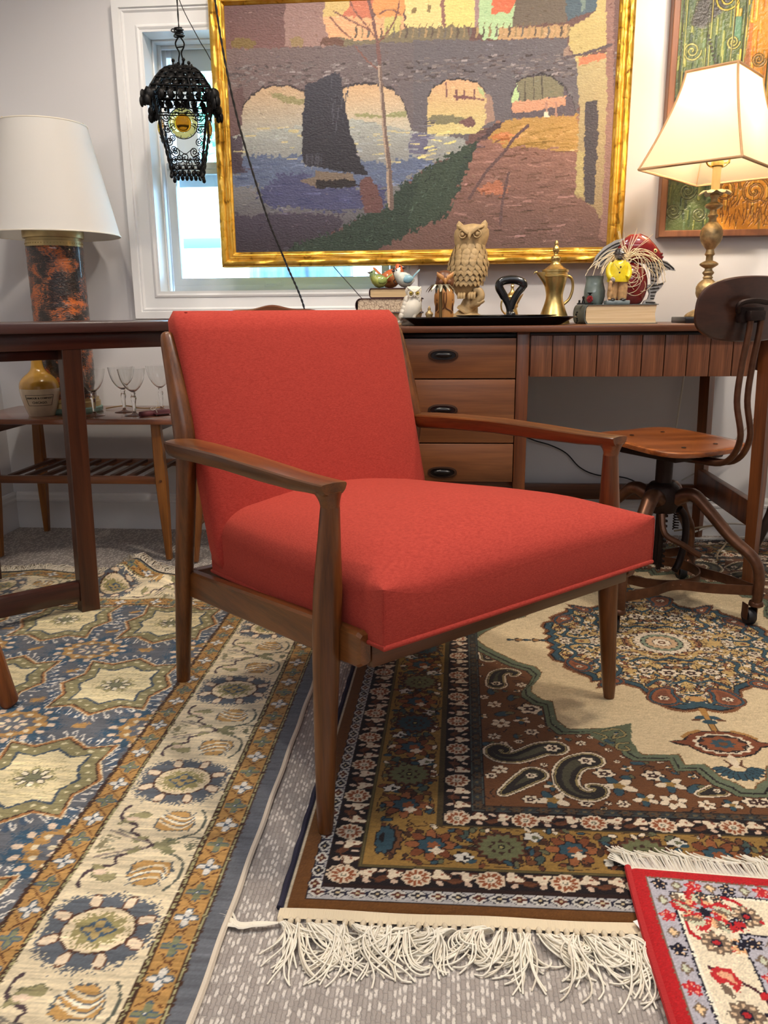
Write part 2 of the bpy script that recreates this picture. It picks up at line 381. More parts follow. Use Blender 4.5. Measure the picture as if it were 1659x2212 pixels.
b = B(); b.add(*ring(-.868, -.305, 1.272, 1.565, [(0, 2.950), (.012, 2.944), (.075, 2.944), (.075, 2.974), (0, 2.974)])); b.obj('sash', m_sash, win, 30)
B().box((-.5865, 2.96, 1.4185), (.566, .004, .297)).obj('pane', m_pane, win)
# outdoors: white building, trunk, leafy trees
m_bw = mat('white_render', C(236, 236, 234), .8)
t = thing('building', 'white building with a grey horizontal band seen through the window', 'building', (-1.6, 8, -.4))
B().box((0, .2, 1.15), (5.4, .4, 2.3)).obj('wall', m_bw, t, None)
B().box((0, -.03, 1.83), (5.4, .06, .09), .01).obj('trim_band', mat('band_paint', C(52, 84, 100), .7), t)
B().box((0, .15, 2.33), (5.6, .7, .06), .01).obj('roof_edge', m_bw, t)
struct(B().box((-1.5, 8.5, -.5), (16, 11, .1)).obj('ground', mat('concrete', C(190, 190, 186), .9)))
m_bark = mat('bark', C(92, 112, 128), .9, bump=.9, bscale=22, bstretch=(1, 1, .22), var=.45, vscale=30)
t = thing('tree_trunk', 'broad rough tree trunk standing close outside the window under the painting', 'tree', (-.72, 4.1, -.45))
def trad(a, z): return 1+.06*math.sin(9*a+z*3)+.035*math.sin(23*a-z*2)
B().lathe([(.38, 0), (.30, .5), (.262, 1.25), (.245, 1.35), (.24, 2.2), (.26, 3.2)], 72, rad=trad).obj('trunk', m_bark, t, 60)
m_leaf = vcol('foliage', .6)
def tree(x, y, z, R, n, label):
    t = thing('leafy_tree', label, 'tree', (x, y, -.45)); h = z+.45
    B().tube([(0, 0, 0), (.1, 0, h*.5), (.05, .1, h)], [.18, .14, .06], 8).obj('trunk', m_bark, t)
    b = B()
    for i in range(n):
        d = Vector((rnd.gauss(0, 1), rnd.gauss(0, 1), rnd.gauss(0, 1))).normalized()*R*(.55+.45*rnd.random()); d.z *= .8
        q = Matrix.Rotation(rnd.random()*6.3, 3, 'Z') @ Matrix.Rotation(rnd.random()*3, 3, 'X'); l = .07+.05*rnd.random()
        b.color(*[(96, 176, 140), (140, 206, 168), (190, 232, 206), (110, 190, 160)][rnd.randrange(4)])
        b.add([Vector((0, 0, h))+d+q @ Vector(p) for p in ((0, -l, 0), (l*.45, 0, .02), (0, l, 0), (-l*.45, 0, .02))], [(0, 1, 2, 3)])
    b.obj('foliage', m_leaf, t, None, kind='stuff', colors=True, fix=False)
tree(-4.9, 11.5, 2.9, 2.1, 6000, 'leafy green tree beyond the white building, left of the two')
tree(-.2, 12.2, 3.2, 2.1, 6000, 'leafy green tree beyond the white building, right of the two')
# ------------------------------------------------------------------ left rug: slate blue field of star medallions, gold guards, cream border
CRM, SLT, GLD, OLV, BRN, WHT, BLU, PEA, PUR = (226, 207, 168), (100, 103, 110), (186, 138, 72), (146, 136, 92), (72, 46, 32), (225, 218, 205), (68, 88, 110), (224, 196, 166), (80, 62, 66)
RX, RYB = -.277, 2.246
def left_rug():
    x0, y0 = -1.56, .40
    p = Paint(x0, y0, RX, RYB, .002, SLT); q = np.random.default_rng(11)
    jit = lambda a: float(q.uniform(-a, a))
    # field: lattice of star medallions and round medallions
    def oct_(cx, cy_, s):
        base_ = [(.100, .108), (.050, .094), (.004, .130), (-.046, .096), (-.098, .110), (-.088, .050), (-.116, 0), (-.090, -.048), (-.098, -.106), (-.050, -.094), (0, -.130), (.048, -.094), (.098, -.104), (.090, -.046), (.116, 0), (.092, .048)]
        return [(cx+a*s, cy_+b_*s) for a, b_ in base_]
    stars = [(-.692-.275*k, 1.163+.35*j) for k in range(4) for j in range(-2, 3)]
    for cx, cy_ in stars:                      # comb leaves round each star
        o = oct_(cx, cy_, 1.0); m = len(o)
        for e in range(m):
            (xa, ya), (xb, yb) = o[e], o[(e+1) % m]; L_ = math.hypot(xb-xa, yb-ya); nn = max(2, int(L_/.017))
            for k in range(nn):
                t_ = (k+.5)/nn; x, y = xa+(xb-xa)*t_, ya+(yb-ya)*t_; dx, dy = (x-cx), (y-cy_); r = math.hypot(dx, dy); dx, dy = dx/r, dy/r
                x += dx*.011; y += dy*.011; tx, ty = -dy, dx; h = .020+jit(.005)
                if q.random() < .55: p.ell(x+dx*h*.5, y+dy*h*.5, .008, .012, BLU, math.atan2(ty, tx), wob=.0012)
                pts = [(x, y), (x+dx*h*.5+tx*.004, y+dy*h*.5+ty*.004), (x+dx*h+tx*.010, y+dy*h+ty*.010), (x+dx*h*.7+tx*.013, y+dy*h*.7+ty*.013), (x+dx*h*.35+tx*.010, y+dy*h*.35+ty*.010)]
                p.line(pts, .0028, WHT)
    for k in range(5):
        for j in range(-3, 4):
            cx, cy_ = -.548-.275*k, 1.337+.35*j
            p.ell(cx, cy_, .090, .074, (56, 88, 112), n=9, amp=.10, wob=.008)
            for s_ in range(14): a = 2*PI*s_/14; p.ell(cx+.076*math.cos(a), cy_+.062*math.sin(a), .0085, .0065, PEA, a)
            p.ell(cx, cy_, .064, .052, GLD, n=10, amp=.06, wob=.003); p.ell(cx, cy_, .043, .034, SLT, n=8, amp=.12, wob=.002)
            for s_ in range(10): a = 2*PI*s_/10; p.ell(cx+.050*math.cos(a), cy_+.041*math.sin(a), .006, .0055, CRM, a)
            for s_ in range(8): a = 2*PI*s_/8; p.ell(cx+.022*math.cos(a), cy_+.017*math.sin(a), .009, .0045, PEA if s_ % 2 else CRM, a)
            for dx, dy in ((.132, .0), (-.132, .0), (0, .108), (0, -.112), (.075, .105), (-.08, .1), (-.07, -.105), (.075, -.1)):
                x, y = cx+dx+jit(.012), cy_+dy+jit(.01); p.ell(x, y, .013, .006, GLD, jit(.5), wob=.003); p.ell(x+.008, y+.006, .007, .006, GLD, .6, wob=.002); p.ell(x-.006, y-.004, .006, .005, (200, 150, 80), wob=.002)
    for cx, cy_ in stars:
        p.poly(oct_(cx, cy_, 1.06), CRM, .001); p.poly(oct_(cx, cy_, 1.035), (182, 122, 66), .001); p.poly(oct_(cx, cy_, .985), BRN, .0012); p.poly(oct_(cx, cy_, .955), OLV, .001)
        o = oct_(cx, cy_, .84); m = len(o)
        for e in range(m):
            for t_ in (0, .5): x, y = o[e][0]*(1-t_)+o[(e+1) % m][0]*t_, o[e][1]*(1-t_)+o[(e+1) % m][1]*t_; p.poly([(x-.006, y), (x, y+.0035), (x+.006, y), (x, y-.0035)], (228, 214, 168), .001)
        p.poly(oct_(cx, cy_, .715), (64, 80, 96), .001); p.poly(oct_(cx, cy_, .665), (228, 210, 160), .001)
        for s_ in range(40):
            a = 2*PI*s_/40; r = .72+jit(.1); x, y = cx+.062*r*math.cos(a)*1.15, cy_+.078*r*math.sin(a)
            p.line([(x, y), (x+.006, y+jit(.005)), (x+.010, y+.004)], .0016, (188, 172, 120))
        p.ell(cx, cy_, .036, .030, (168, 156, 104), n=7, amp=.18, wob=.005); p.ell(cx, cy_, .020, .016, (122, 122, 92), n=8, amp=.2, wob=.003)
        for s_ in range(8):
            a = 2*PI*s_/8+.2; x, y = cx+.023*math.cos(a), cy_+.019*math.sin(a); p.leaf(x, y, .0075, .0042, a, (236, 222, 190), (60, 56, 52), .0016)
    # borders by distance from the right (axis 0) or back (axis 1) edge
    Xg, Yg = np.meshgrid(p.xs, p.ys); dR = RX-Xg; dB = 2.262-Yg; D = np.minimum(dR, dB)
    wobn = p.nz*.0007
    for lo, hi, c_ in ((0, .0255, SLT), (.0255, .0282, BRN), (.0282, .0302, (168, 160, 110)), (.0302, .033, BRN), (.033, .072, GLD), (.072, .075, BRN), (.075, .0772, (168, 160, 110)), (.0772, .080, BRN), (.080, .236, CRM), (.236, .239, BRN), (.239, .241, (168, 160, 110)), (.241, .244, BRN), (.244, .281, GLD), (.281, .284, BRN), (.284, .286, (168, 160, 110)), (.286, .289, BRN)):
        m = (D+wobn >= lo) & (D+wobn < hi); p.I[m] = c_
    def place(axis, s_, d):                       # s_ runs along the border, d across it
        return (RX-d, s_) if axis == 0 else (s_, 2.262-d)
    for axis, lo, hi in ((0, .42, 2.19), (1, -1.55, -.34)):
        for d in (.0525, .2625):
            n = 0; s_ = lo if axis == 0 else hi
            while (s_ < hi if axis == 0 else s_ > lo):
                x, y = place(axis, s_, d); w_ = n % 2
                if min(RX-x, 2.262-y) > d-.012:
                    for sg in (-1, 1):            # lattice of thin brown hooks between flowers
                        for s2 in (-1, 1):
                            h = [(.0, .0245), (.006, .020), (.010, .013), (.0155, .010)]
                            p.line([(x+sg*a, y+s2*b_) if axis == 0 else (x+s2*b_, y+sg*a) for a, b_ in h], .0021, (104, 62, 34))
                    cpet = WHT if w_ else (126, 128, 92); ced = (70, 94, 112)
                    for a in range(4):
                        an = a*PI/2; p.ell(x+.0085*math.cos(an), y+.0092*math.sin(an), .0088, .0056, ced, an, wob=.0006)
                    for a in range(4):
                        an = a*PI/2; p.ell(x+.0085*math.cos(an), y+.0092*math.sin(an), .0070, .0040, cpet, an)
                    p.ell(x, y, .0032, .0028, BLU); p.ell(x, y, .001, .001, WHT)
                s_ += (.0490 if axis == 0 else -.049); n += 1
        # main border
        def bx(cx, cy_, a, b_): return (cx+a, cy_+b_) if axis == 0 else (cx-b_, cy_+a)
        per = .336; ks = [(.833+per*k) for k in range(-1, 4)] if axis == 0 else [(-.60-per*k) for k in range(4)]
        for s0 in ks:
            cx, cy_ = place(axis, s0, .158)
            p.poly([bx(cx, cy_, a, b_) for a, b_ in ((-.070, -.036), (-.048, -.054), (0, -.066), (.048, -.054), (.069, -.030), (.072, .030), (.052, .052), (0, .064), (-.05, .055), (-.072, .034))], (92, 98, 106), .010)
            for s_ in range(8):
                a = 2*PI*(s_+.5)/8; x, y = bx(cx, cy_, .060*math.cos(a), .053*math.sin(a)); p.ell(x, y, .0118, .0098, (110, 66, 42), a, n=2, amp=.10); p.ell(x, y, .0098, .0080, (228, 204, 170), a, n=2, amp=.10)
            rx, ry = (.0485, .0405) if axis == 0 else (.0405, .0485)
            p.ell(cx, cy_, rx, ry, (84, 52, 40), wob=.0008); p.ell(cx, cy_, rx-.003, ry-.003, (228, 206, 166))
            p.ell(cx, cy_, .034, .027, (158, 146, 92), n=9, amp=.12, wob=.005); p.ell(cx, cy_, .019, .0155, BLU, n=4, amp=.25, ph=0); p.ell(cx, cy_, .015, .012, (176, 150, 92), n=4, amp=.3); p.ell(cx, cy_, .0045, .004, BLU)
            for s_ in range(4): a = PI/2*s_+PI/4; p.ell(cx+.013*math.cos(a), cy_+.011*math.sin(a), .005, .003, (70, 92, 110), a)
            mid = s0+per/2 if axis == 0 else s0-per/2; cx, cy_ = place(axis, mid, .158); W_ = lambda *t_: [bx(cx, cy_, a, b_) for a, b_ in t_]
            # vine, olive leaves, gold cups
            for sg in (1, -1):
                p.line(spline2(W_((.012, 0), (-.020, sg*.020), (-.034, sg*.030), (-.030, sg*.044), (-.056, sg*.054), (-.066, sg*.076), (-.060, sg*.094)), 4), .0052, PUR)
                p.line(spline2(W_((.02, 0), (.044, sg*.018), (.066, sg*.034), (.070, sg*.066), (.058, sg*.090)), 4), .0036, (92, 96, 84))
                p.line(spline2(W_((.016, -sg*.002), (.05, -sg*.020), (.074, -sg*.020)), 4), .003, (92, 96, 84))
                cup = [(-.004, .040), (.010, .032), (.050, .036), (.056, .052), (.050, .070), (.034, .086), (.010, .084), (-.004, .066)]
                p.poly(W_(*[(a*1.04, sg*b_) for a, b_ in cup]), (82, 92, 98), .0018); p.poly(W_(*[(a*.94+.002, sg*(b_*.95+.003)) for a, b_ in cup]), (196, 148, 80), .0015)
                for k in range(3):
                    o_ = .046+.012*k; p.line(spline2(W_((.000, sg*(o_+.012)), (.018, sg*o_), (.040, sg*(o_-.004)), (.050, sg*(o_+.012))), 4), .0042, CRM if k != 1 else (236, 226, 198)); p.line(spline2(W_((.000, sg*(o_+.015)), (.018, sg*(o_+.003)), (.040, sg*(o_-.001)), (.050, sg*(o_+.015))), 4), .0016, (84, 96, 108))
                lf = [(-.062, .044), (-.040, .052), (-.030, .066), (-.022, .062), (-.016, .074), (-.030, .082), (-.052, .072)]
                p.poly(W_(*[(a, sg*b_) for a, b_ in lf]), (110, 106, 76), .002); p.poly(W_(*[(a*.94-.002, sg*(b_*.94+.003)) for a, b_ in lf]), (158, 148, 102), .002)
                p.ell(*bx(cx, cy_, -.044, sg*.060), .010, .006, PEA, wob=.001); p.ell(*bx(cx, cy_, -.014, sg*.012), .012, .006, (150, 142, 98), .4, wob=.002); p.ell(*bx(cx, cy_, .034, sg*.010), .013, .007, (134, 130, 92), -.3, wob=.002)
                for k in range(4): p.line(W_((-.072+.006*k, sg*(.012+.007*k)), (-.052+.006*k, sg*(.006+.006*k))), .0036, ((170, 160, 128), (138, 130, 96), (196, 176, 140), (130, 122, 110))[k])
                p.line(spline2(W_((.0, sg*.006), (-.02, sg*.012), (-.046, sg*.022), (-.066, sg*.030)), 4), .0034, (150, 134, 120))
            p.ell(*bx(cx, cy_, .022, 0), .011, .009, (140, 134, 96), n=5, amp=.2); p.ell(*bx(cx, cy_, .066, 0), .007, .010, (112, 110, 84), wob=.003); p.ell(*bx(cx, cy_, -.066, 0), .006, .012, (140, 130, 96), wob=.003)
    # wool variation: streaks along x (abrash) and per-knot noise
    h, w_ = p.h, p.w; row = q.normal(0, 1, h); ker = np.hanning(9); ker /= ker.sum(); row = np.convolve(row, ker, 'same')*1.6
    st = q.normal(0, 1, (h, w_)); k2 = np.hanning(25); k2 /= k2.sum(); st = np.apply_along_axis(lambda a: np.convolve(a, k2, 'same'), 1, st)*2.0
    I = p.I*(1+.045*row[:, None, None]+.085*st[:, :, None]+.03*p.nz[:, :, None])
    p.I = np.clip(I*.86+I.mean(-1, keepdims=True)*.14, 8, 255)
    t = thing('patterned_rug', 'long slate blue and gold rug with cream star medallions, rumpled at its far fringed end', 'rug', (RX, .4, 0))
    xs = np.concatenate([np.arange(x0, -1.0, .0035), np.arange(-1.0, RX+.0001, .0024)])
    ys = np.concatenate([np.arange(.41, 1.25, .0024), np.arange(1.25, 1.75, .0032), np.arange(1.75, RYB, .0042)])
    cols = p.sample(*np.meshgrid(xs, ys))
    gs = lambda x, c_, s_: np.exp(-((x-c_)/s_)**2)
    def height(X, Y):
        f = np.clip((Y-1.98)/.22, 0, 1); f = f*f*(3-2*f)
        z = .050*gs(X, -.945+.5*(Y-2.2), .045)*f + .018*gs(X, -.80-.35*(Y-2.1), .05)*gs(Y, 2.12, .10) + .020*gs(Y-.5*(X+.8), 2.13, .03)*gs(X, -.80, .09)
        z = z + .010*gs(X, -1.22, .07)*f + .007*gs(Y, 1.91+.15*(X+.8), .05)*gs(X, -.92, .12)*gs(Y, 1.97, .09)
        return z
    def pos(X, Y):
        return X-RX, Y-.4, .008+height(X, Y)+.0009*np.sin(Y*37+X*11)
    gridmesh('pile', xs, ys, cols, vcol('wool_left_rug', .95, bump=.5, bscale=1, stretch=(240, 420, 300), spec=.12, sheen=.15), t, pos)
    # cream selvedge cord down the right side
    b = B(); b.tube([(.0005+.0008*math.sin(i*.9), .01+i*.022, .0055) for i in range(84)], .0045, 6); b.obj('selvedge', mat('cotton_cord', C(214, 200, 180), .9, bump=.5, bscale=400), t)
    b = B()
    for i in range(950):
        x = -1.5+1.2*i/950+jit(.002); z0 = float(height(np.array(x), np.array(2.243)))+.010; a = jit(.9); l = .045+jit(.018); b.color(*((222, 210, 190) if i % 3 else (196, 184, 164)))
        e = (x+math.sin(a)*l, 2.243+math.cos(a)*l*.9); ze = z0*.55+.003
        mid = ((x+e[0])/2+jit(.008), (2.243+e[1])/2, max(z0, ze)+.006+jit(.004))
        b.tube([(u-RX, v-.4, w2) for u, v, w2 in smooth([(x, 2.238, z0), mid, (e[0], e[1], max(.003, ze+jit(.003)))], 3)], .0014, 3, cap=False)
    b.obj('fringe', vcol('fringe_cotton', .9), t, 80, kind='stuff', colors=True, fix=False)
left_rug()
# ------------------------------------------------------------------ centre rug: cream field, gold medallion, rust corners, black and gold borders
def centre_rug():
    x0, y0, cx0, cy0 = -.213, .891, .493, 1.80
    CR, RST, GD, BLK, NVY, TEAL, OLV2, IV, BR2 = (214, 190, 148), (108, 66, 36), (150, 113, 52), (30, 22, 24), (36, 34, 54), (48, 76, 88), (98, 98, 68), (222, 202, 172), (92, 52, 32)
    p = Paint(x0, y0, cx0, cy0, .00125, CR); q = np.random.default_rng(5); jit = lambda a: float(q.uniform(-a, a))
    Xg, Yg = np.meshgrid(p.xs, p.ys); fxm, fym = .063, 1.13
    # ---- rust corner spandrel
    outl = [(.060, 1.80), (.070, 1.775), (.085, 1.75), (.107, 1.722), (.15, 1.672), (.186, 1.650), (.197, 1.622), (.186, 1.585), (.169, 1.551), (.167, 1.527), (.186, 1.496), (.206, 1.487), (.205, 1.412), (.223, 1.379), (.259, 1.382), (.311, 1.388), (.339, 1.405), (.334, 1.372), (.324, 1.345), (.330, 1.312), (.342, 1.296), (.364, 1.296), (.405, 1.299), (.406, 1.266), (.441, 1.270), (.457, 1.228), (.475, 1.215), (.486, 1.198), (.500, 1.198)]
    def off(d): return [(x-d, y-d) for x, y in outl]
    def sp(d): return [(fxm, 1.81)]+off(d)+[(.51, 1.19-d), (.51, fym), (fxm, fym)]
    p.poly(sp(-.002), (120, 78, 40), .001); p.poly(sp(.0), (98, 108, 84), .001); p.poly(sp(.010), BLK, .0008); p.poly(sp(.013), (96, 106, 80), .0008); p.poly(sp(.020), BLK, .0008); p.poly(sp(.022), RST, .0008)
    p.poly([(.290, 1.386), (.345, 1.408), (.332, 1.345), (.338, 1.300), (.300, 1.315), (.262, 1.352), (.262, 1.380)], (92, 100, 74), .001)
    for pts in ([(.285, 1.375), (.315, 1.385), (.325, 1.362), (.300, 1.350), (.312, 1.368)], [(.325, 1.335), (.305, 1.330), (.302, 1.312), (.322, 1.310), (.318, 1.322)], [(.270, 1.370), (.290, 1.355), (.280, 1.345)]):
        p.line(spline2(pts, 4), .0065, BLK); p.line(spline2(pts, 4), .0038, (150, 132, 82))
    p.clip = p.mask(sp(.024))
    for k in range(150):                            # thin stems and tiny leaves between the flowers
        x, y = fxm+q.random()*.43, fym+q.random()*.66; a = jit(3.1); p.line(spline2([(x, y), (x+.012*math.cos(a), y+.012*math.sin(a)), (x+.022*math.cos(a+.5), y+.022*math.sin(a+.5))], 3), .0018, BLK)
    occupied = []
    def posy(x, y, r, kind):
        if kind == 0:
            p.ell(x, y, r*1.15, r*.95, BLK, n=6, amp=.12); p.ell(x, y, r, r*.82, IV, n=6, amp=.16, ph=1); p.ell(x, y, r*.55, r*.45, (60, 34, 30), n=5, amp=.2); p.ell(x, y, r*.18, r*.16, IV)
        elif kind == 1:
            for s_ in range(6): a = s_*PI/3+.3; p.leaf(x+r*.6*math.cos(a), y+r*.5*math.sin(a), r*.45, r*.28, a, IV, BLK, .001)
            p.ell(x, y, r*.3, r*.25, RST)
        elif kind == 2:
            for s_ in range(5): a = s_*PI*.4+.8; p.leaf(x+r*.7*math.cos(a), y+r*.6*math.sin(a), r*.6, r*.32, a, TEAL if s_ % 2 else IV, BLK, .0012)
            p.ell(x, y, r*.4, r*.34, GD, n=5, amp=.2)
        else:
            p.leaf(x, y, r*1.1, r*.6, jit(1.5), TEAL, BLK, .0014); p.leaf(x+r*.9, y+r*.3, r*.6, r*.35, jit(1.5), OLV2, BLK, .0012)
    def pais(sp_, R, layers, head=None):
        pts = spline2(sp_, 8); n = len(pts)
        for d, c_ in layers:
            for i, (x, y) in enumerate(pts):
                t_ = i/(n-1); r = R*(1-t_)**.8*.9+R*.10 + d
                if r > .0006: p.ell(x, y, r, r*.92, c_)
        if head: x, y = pts[2]; posy(x, y, head, 0)
    lay = [(.009, BLK), (.0078, IV), (.0045, (60, 44, 36)), (.003, (150, 132, 84)), (.0005, BLK), (-.001, (42, 36, 34)), (-.009, (74, 70, 52))]
    pz = [([(.190, 1.310), (.168, 1.306), (.142, 1.288), (.118, 1.274), (.092, 1.276), (.080, 1.294), (.090, 1.308), (.104, 1.302), (.102, 1.291)], .019, .013),
          ([(.245, 1.272), (.222, 1.262), (.205, 1.238), (.198, 1.205), (.206, 1.178), (.226, 1.165), (.246, 1.172), (.250, 1.188), (.236, 1.192)], .021, .013),
          ([(.146, 1.222), (.126, 1.202), (.106, 1.180), (.092, 1.164)], .018, .009),
          ([(.098, 1.560), (.098, 1.585), (.104, 1.612), (.122, 1.626), (.140, 1.618), (.136, 1.606)], .016, .010),
          ([(.086, 1.690), (.080, 1.715), (.072, 1.735)], .013, .006),
          ([(.44, 1.192), (.425, 1.186), (.408, 1.180)], .012, .006)]
    for s_, R, h in pz: occupied += [(x, y, R+.012) for x, y in s_[:5]]
    fixed = [(.160, 1.455, .022, 0), (.105, 1.432, .015, 3), (.100, 1.395, .018, 1), (.140, 1.408, .013, 2), (.155, 1.365, .012, 0), (.085, 1.345, .012, 1), (.090, 1.470, .014, 1), (.265, 1.232, .016, 0), (.282, 1.196, .024, 2), (.300, 1.222, .010, 3), (.330, 1.270, .014, 3), (.345, 1.230, .017, 0), (.368, 1.205, .020, 2), (.318, 1.160, .016, 2), (.360, 1.156, .022, 1), (.405, 1.195, .016, 3), (.410, 1.150, .014, 1), (.450, 1.152, .013, 2), (.486, 1.162, .016, 0), (.460, 1.190, .016, 3), (.170, 1.150, .022, 2), (.135, 1.150, .012, 0), (.222, 1.144, .010, 0), (.280, 1.146, .010, 0), (.090, 1.235, .014, 1), (.075, 1.215, .009, 0), (.175, 1.190, .012, 2), (.150, 1.560, .012, 1), (.085, 1.525, .012, 3), (.125, 1.500, .012, 3), (.180, 1.440, .010, 3)]
    for x, y, r, k in fixed: posy(x, y, r, k); occupied.append((x, y, r*1.5))
    n = 0
    for k in range(1500):
        x, y = fxm+q.random()*.43, fym+q.random()*.66; r = .0050+q.random()*.0055
        if all((x-a)**2+(y-b_)**2 > (c_+r)**2 for a, b_, c_ in occupied): posy(x, y, r, int(q.integers(0, 4))); occupied.append((x, y, r*1.5)); n += 1
    for s_, R, h in pz: pais(s_, R, lay, h)
    p.clip = None
    # ---- medallion
    med = [(.214, 1.81), (.226, 1.795), (.240, 1.775), (.226, 1.757), (.238, 1.742), (.226, 1.718), (.234, 1.688), (.256, 1.676), (.252, 1.655), (.272, 1.632), (.300, 1.606), (.300, 1.585), (.322, 1.592), (.306, 1.556), (.330, 1.566), (.352, 1.588), (.392, 1.560), (.404, 1.522), (.412, 1.496), (.430, 1.476), (.455, 1.466), (.478, 1.470), (.493, 1.478), (.51, 1.478), (.51, 1.81)]
    def mo(s_): return [(cx0+(x-cx0)*s_, cy0+(y-cy0)*s_) for x, y in med]
    p.poly(mo(1.03), (126, 76, 40), .002); p.poly(mo(1.0), BLK, .0015); p.poly(mo(.985), TEAL, .001); p.poly(mo(.935), BLK, .001); p.poly(mo(.922), (192, 156, 92), .001)
    p.clip = p.mask(mo(.915))
    for k in range(760):
        x, y = .22+q.random()*.275, 1.46+q.random()*.345; a = jit(3.1); c_ = [BLK, (120, 66, 38), TEAL, IV, BR2, BLK, (64, 40, 28)][int(q.integers(0, 7))]
        p.line(spline2([(x, y), (x+.008*math.cos(a), y+.008*math.sin(a)), (x+.015*math.cos(a+.9), y+.015*math.sin(a+.9))], 3), .0020+q.random()*.0022, c_)
        if k % 2: p.leaf(x+jit(.01), y+jit(.01), .006+q.random()*.004, .0030+q.random()*.002, a, [(132, 78, 48), TEAL, IV, (206, 170, 104)][int(q.integers(0, 4))], BLK, .0011)
    for pts, c_ in (([(.27, 1.70), (.285, 1.73), (.27, 1.765), (.30, 1.785), (.345, 1.775)], TEAL), ([(.345, 1.60), (.37, 1.65), (.355, 1.69), (.39, 1.72)], TEAL), ([(.40, 1.69), (.43, 1.71), (.46, 1.70), (.493, 1.715)], TEAL), ([(.41, 1.57), (.44, 1.60), (.47, 1.585), (.493, 1.60)], TEAL), ([(.31, 1.63), (.33, 1.655), (.32, 1.69)], TEAL)):
        p.line(spline2(pts, 5), .0095, BLK); p.line(spline2(pts, 5), .0068, c_)
    for x, y, r, k in ((.470, 1.635, .020, 0), (.425, 1.645, .016, 0), (.30, 1.745, .014, 0), (.345, 1.715, .013, 2), (.385, 1.605, .013, 2), (.27, 1.79, .013, 0), (.34, 1.79, .014, 1), (.455, 1.545, .012, 2), (.40, 1.765, .014, 0), (.315, 1.665, .010, 2)): posy(x, y, r, k)
    layp = [(.009, BLK), (.008, (126, 70, 42)), (.0045, BLK), (.0036, TEAL), (-.001, BLK), (-.002, (142, 80, 48)), (-.009, (120, 66, 42))]
    p.clip = None
    pais([(.430, 1.512), (.432, 1.532), (.440, 1.548), (.452, 1.552)], .026, layp, .010); pais([(.285, 1.655), (.272, 1.672), (.268, 1.69)], .018, layp, .007); pais([(.345, 1.590), (.332, 1.578), (.318, 1.566)], .014, layp, .005)
    p.line([(.493, 1.50), (.470, 1.492), (.456, 1.505)], .007, TEAL); p.ell(.493, 1.515, .014, .012, (190, 140, 80), n=5, amp=.2)
    for r, c_, n, a in ((.066, BLK, 22, .03), (.064, IV, 22, .05), (.049, BLK, 0, 0), (.047, (126, 136, 110), 14, .06), (.038, BLK, 0, 0), (.036, (196, 158, 116), 14, .06), (.022, BLK, 12, .06), (.020, IV, 12, .1), (.009, RST, 0, 0), (.004, IV, 0, 0)): p.ell(cx0, cy0, r, r, c_, n=n, amp=a)
    for s_ in range(22): a = 2*PI*s_/22; p.line([(cx0+.049*math.cos(a), cy0+.049*math.sin(a)), (cx0+.063*math.cos(a), cy0+.063*math.sin(a))], .0013, (120, 70, 46))
    # pendant and left finial
    p.line([(.493, 1.47), (.493, 1.38)], .014, (178, 128, 62)); p.line([(.487, 1.44), (.487, 1.38)], .0016, BLK)
    p.ell(.478, 1.436, .013, .007, TEAL, .6); p.ell(.470, 1.428, .010, .005, RST, .2); p.ell(.493, 1.420, .014, .008, TEAL)
    p.poly([(.493, 1.388), (.462, 1.384), (.438, 1.372), (.426, 1.352), (.398, 1.345), (.408, 1.336), (.428, 1.330), (.445, 1.308), (.468, 1.297), (.493, 1.294)], BLK, .001); p.poly([(.493, 1.386), (.464, 1.381), (.441, 1.370), (.430, 1.350), (.404, 1.344), (.431, 1.333), (.448, 1.311), (.469, 1.300), (.493, 1.297)], (126, 66, 38), .001)
    p.line([(.462, 1.386), (.440, 1.376), (.428, 1.362)], .008, (172, 124, 64))
    p.ell(.493, 1.341, .050, .036, IV, n=13, amp=.06); p.ell(.493, 1.341, .040, .028, (58, 40, 34)); p.ell(.493, 1.341, .044, .031, BLK, n=13, amp=.04, inner=.9); p.ell(.493, 1.341, .037, .025, (140, 76, 42), n=8, amp=.12); p.ell(.493, 1.341, .020, .014, TEAL, n=8, amp=.14); p.ell(.493, 1.341, .008, .006, RST)
    p.line([(.493, 1.296), (.493, 1.268)], .012, IV); p.line([(.478, 1.285), (.486, 1.270), (.478, 1.262)], .004, BR2)
    for k in range(6): a = PI+.15+k*.28; p.leaf(.493+.030*math.cos(a), 1.262+.026*math.sin(a), .014, .0052, a, TEAL, BLK, .0012)
    for k in range(5): x = .140+k*.020; p.ell(x, 1.80, .011-.0008*abs(k-2), .006+.004*(k % 2), BLK, n=3, amp=.2); p.ell(x, 1.80, .008, .003+.003*(k % 2), (150, 108, 62) if k % 2 else TEAL)
    for k in range(60): p.ell(.30+jit(.2), 1.60+jit(.3), .0012, .0012, (190, 166, 128))
    # ---- borders, mitred at the corner
    dL, dF = Xg-x0, Yg-y0
    TL = [(0, 0), (.006, 1), (.010, 2), (.031, 3), (.047, 4), (.050, 5), (.092, 6), (.099, 7), (.201, 8), (.210, 9), (.252, 10), (.276, 11)]
    TF = [(0, 2.3), (.0155, 3), (.040, 4), (.047, 5), (.083, 6), (.088, 7), (.180, 8), (.185, 9), (.221, 10), (.239, 11)]
    mL = np.interp(dL, *zip(*TL)); mF = np.interp(dF, *zip(*TF)); M_ = np.minimum(mL, mF)
    for a, b_, c_ in ((0, 1, NVY), (1, 2, (206, 190, 160)), (2, 3, (112, 69, 30)), (3, 4, (176, 172, 170)), (4, 5, (44, 26, 22)), (5, 6, BLK), (6, 7, (74, 62, 34)), (7, 8, GD), (8, 9, (74, 60, 34)), (9, 10, BLK), (10, 11, (56, 50, 42))):
        m = (M_ >= a) & (M_ < b_); p.I[m] = c_
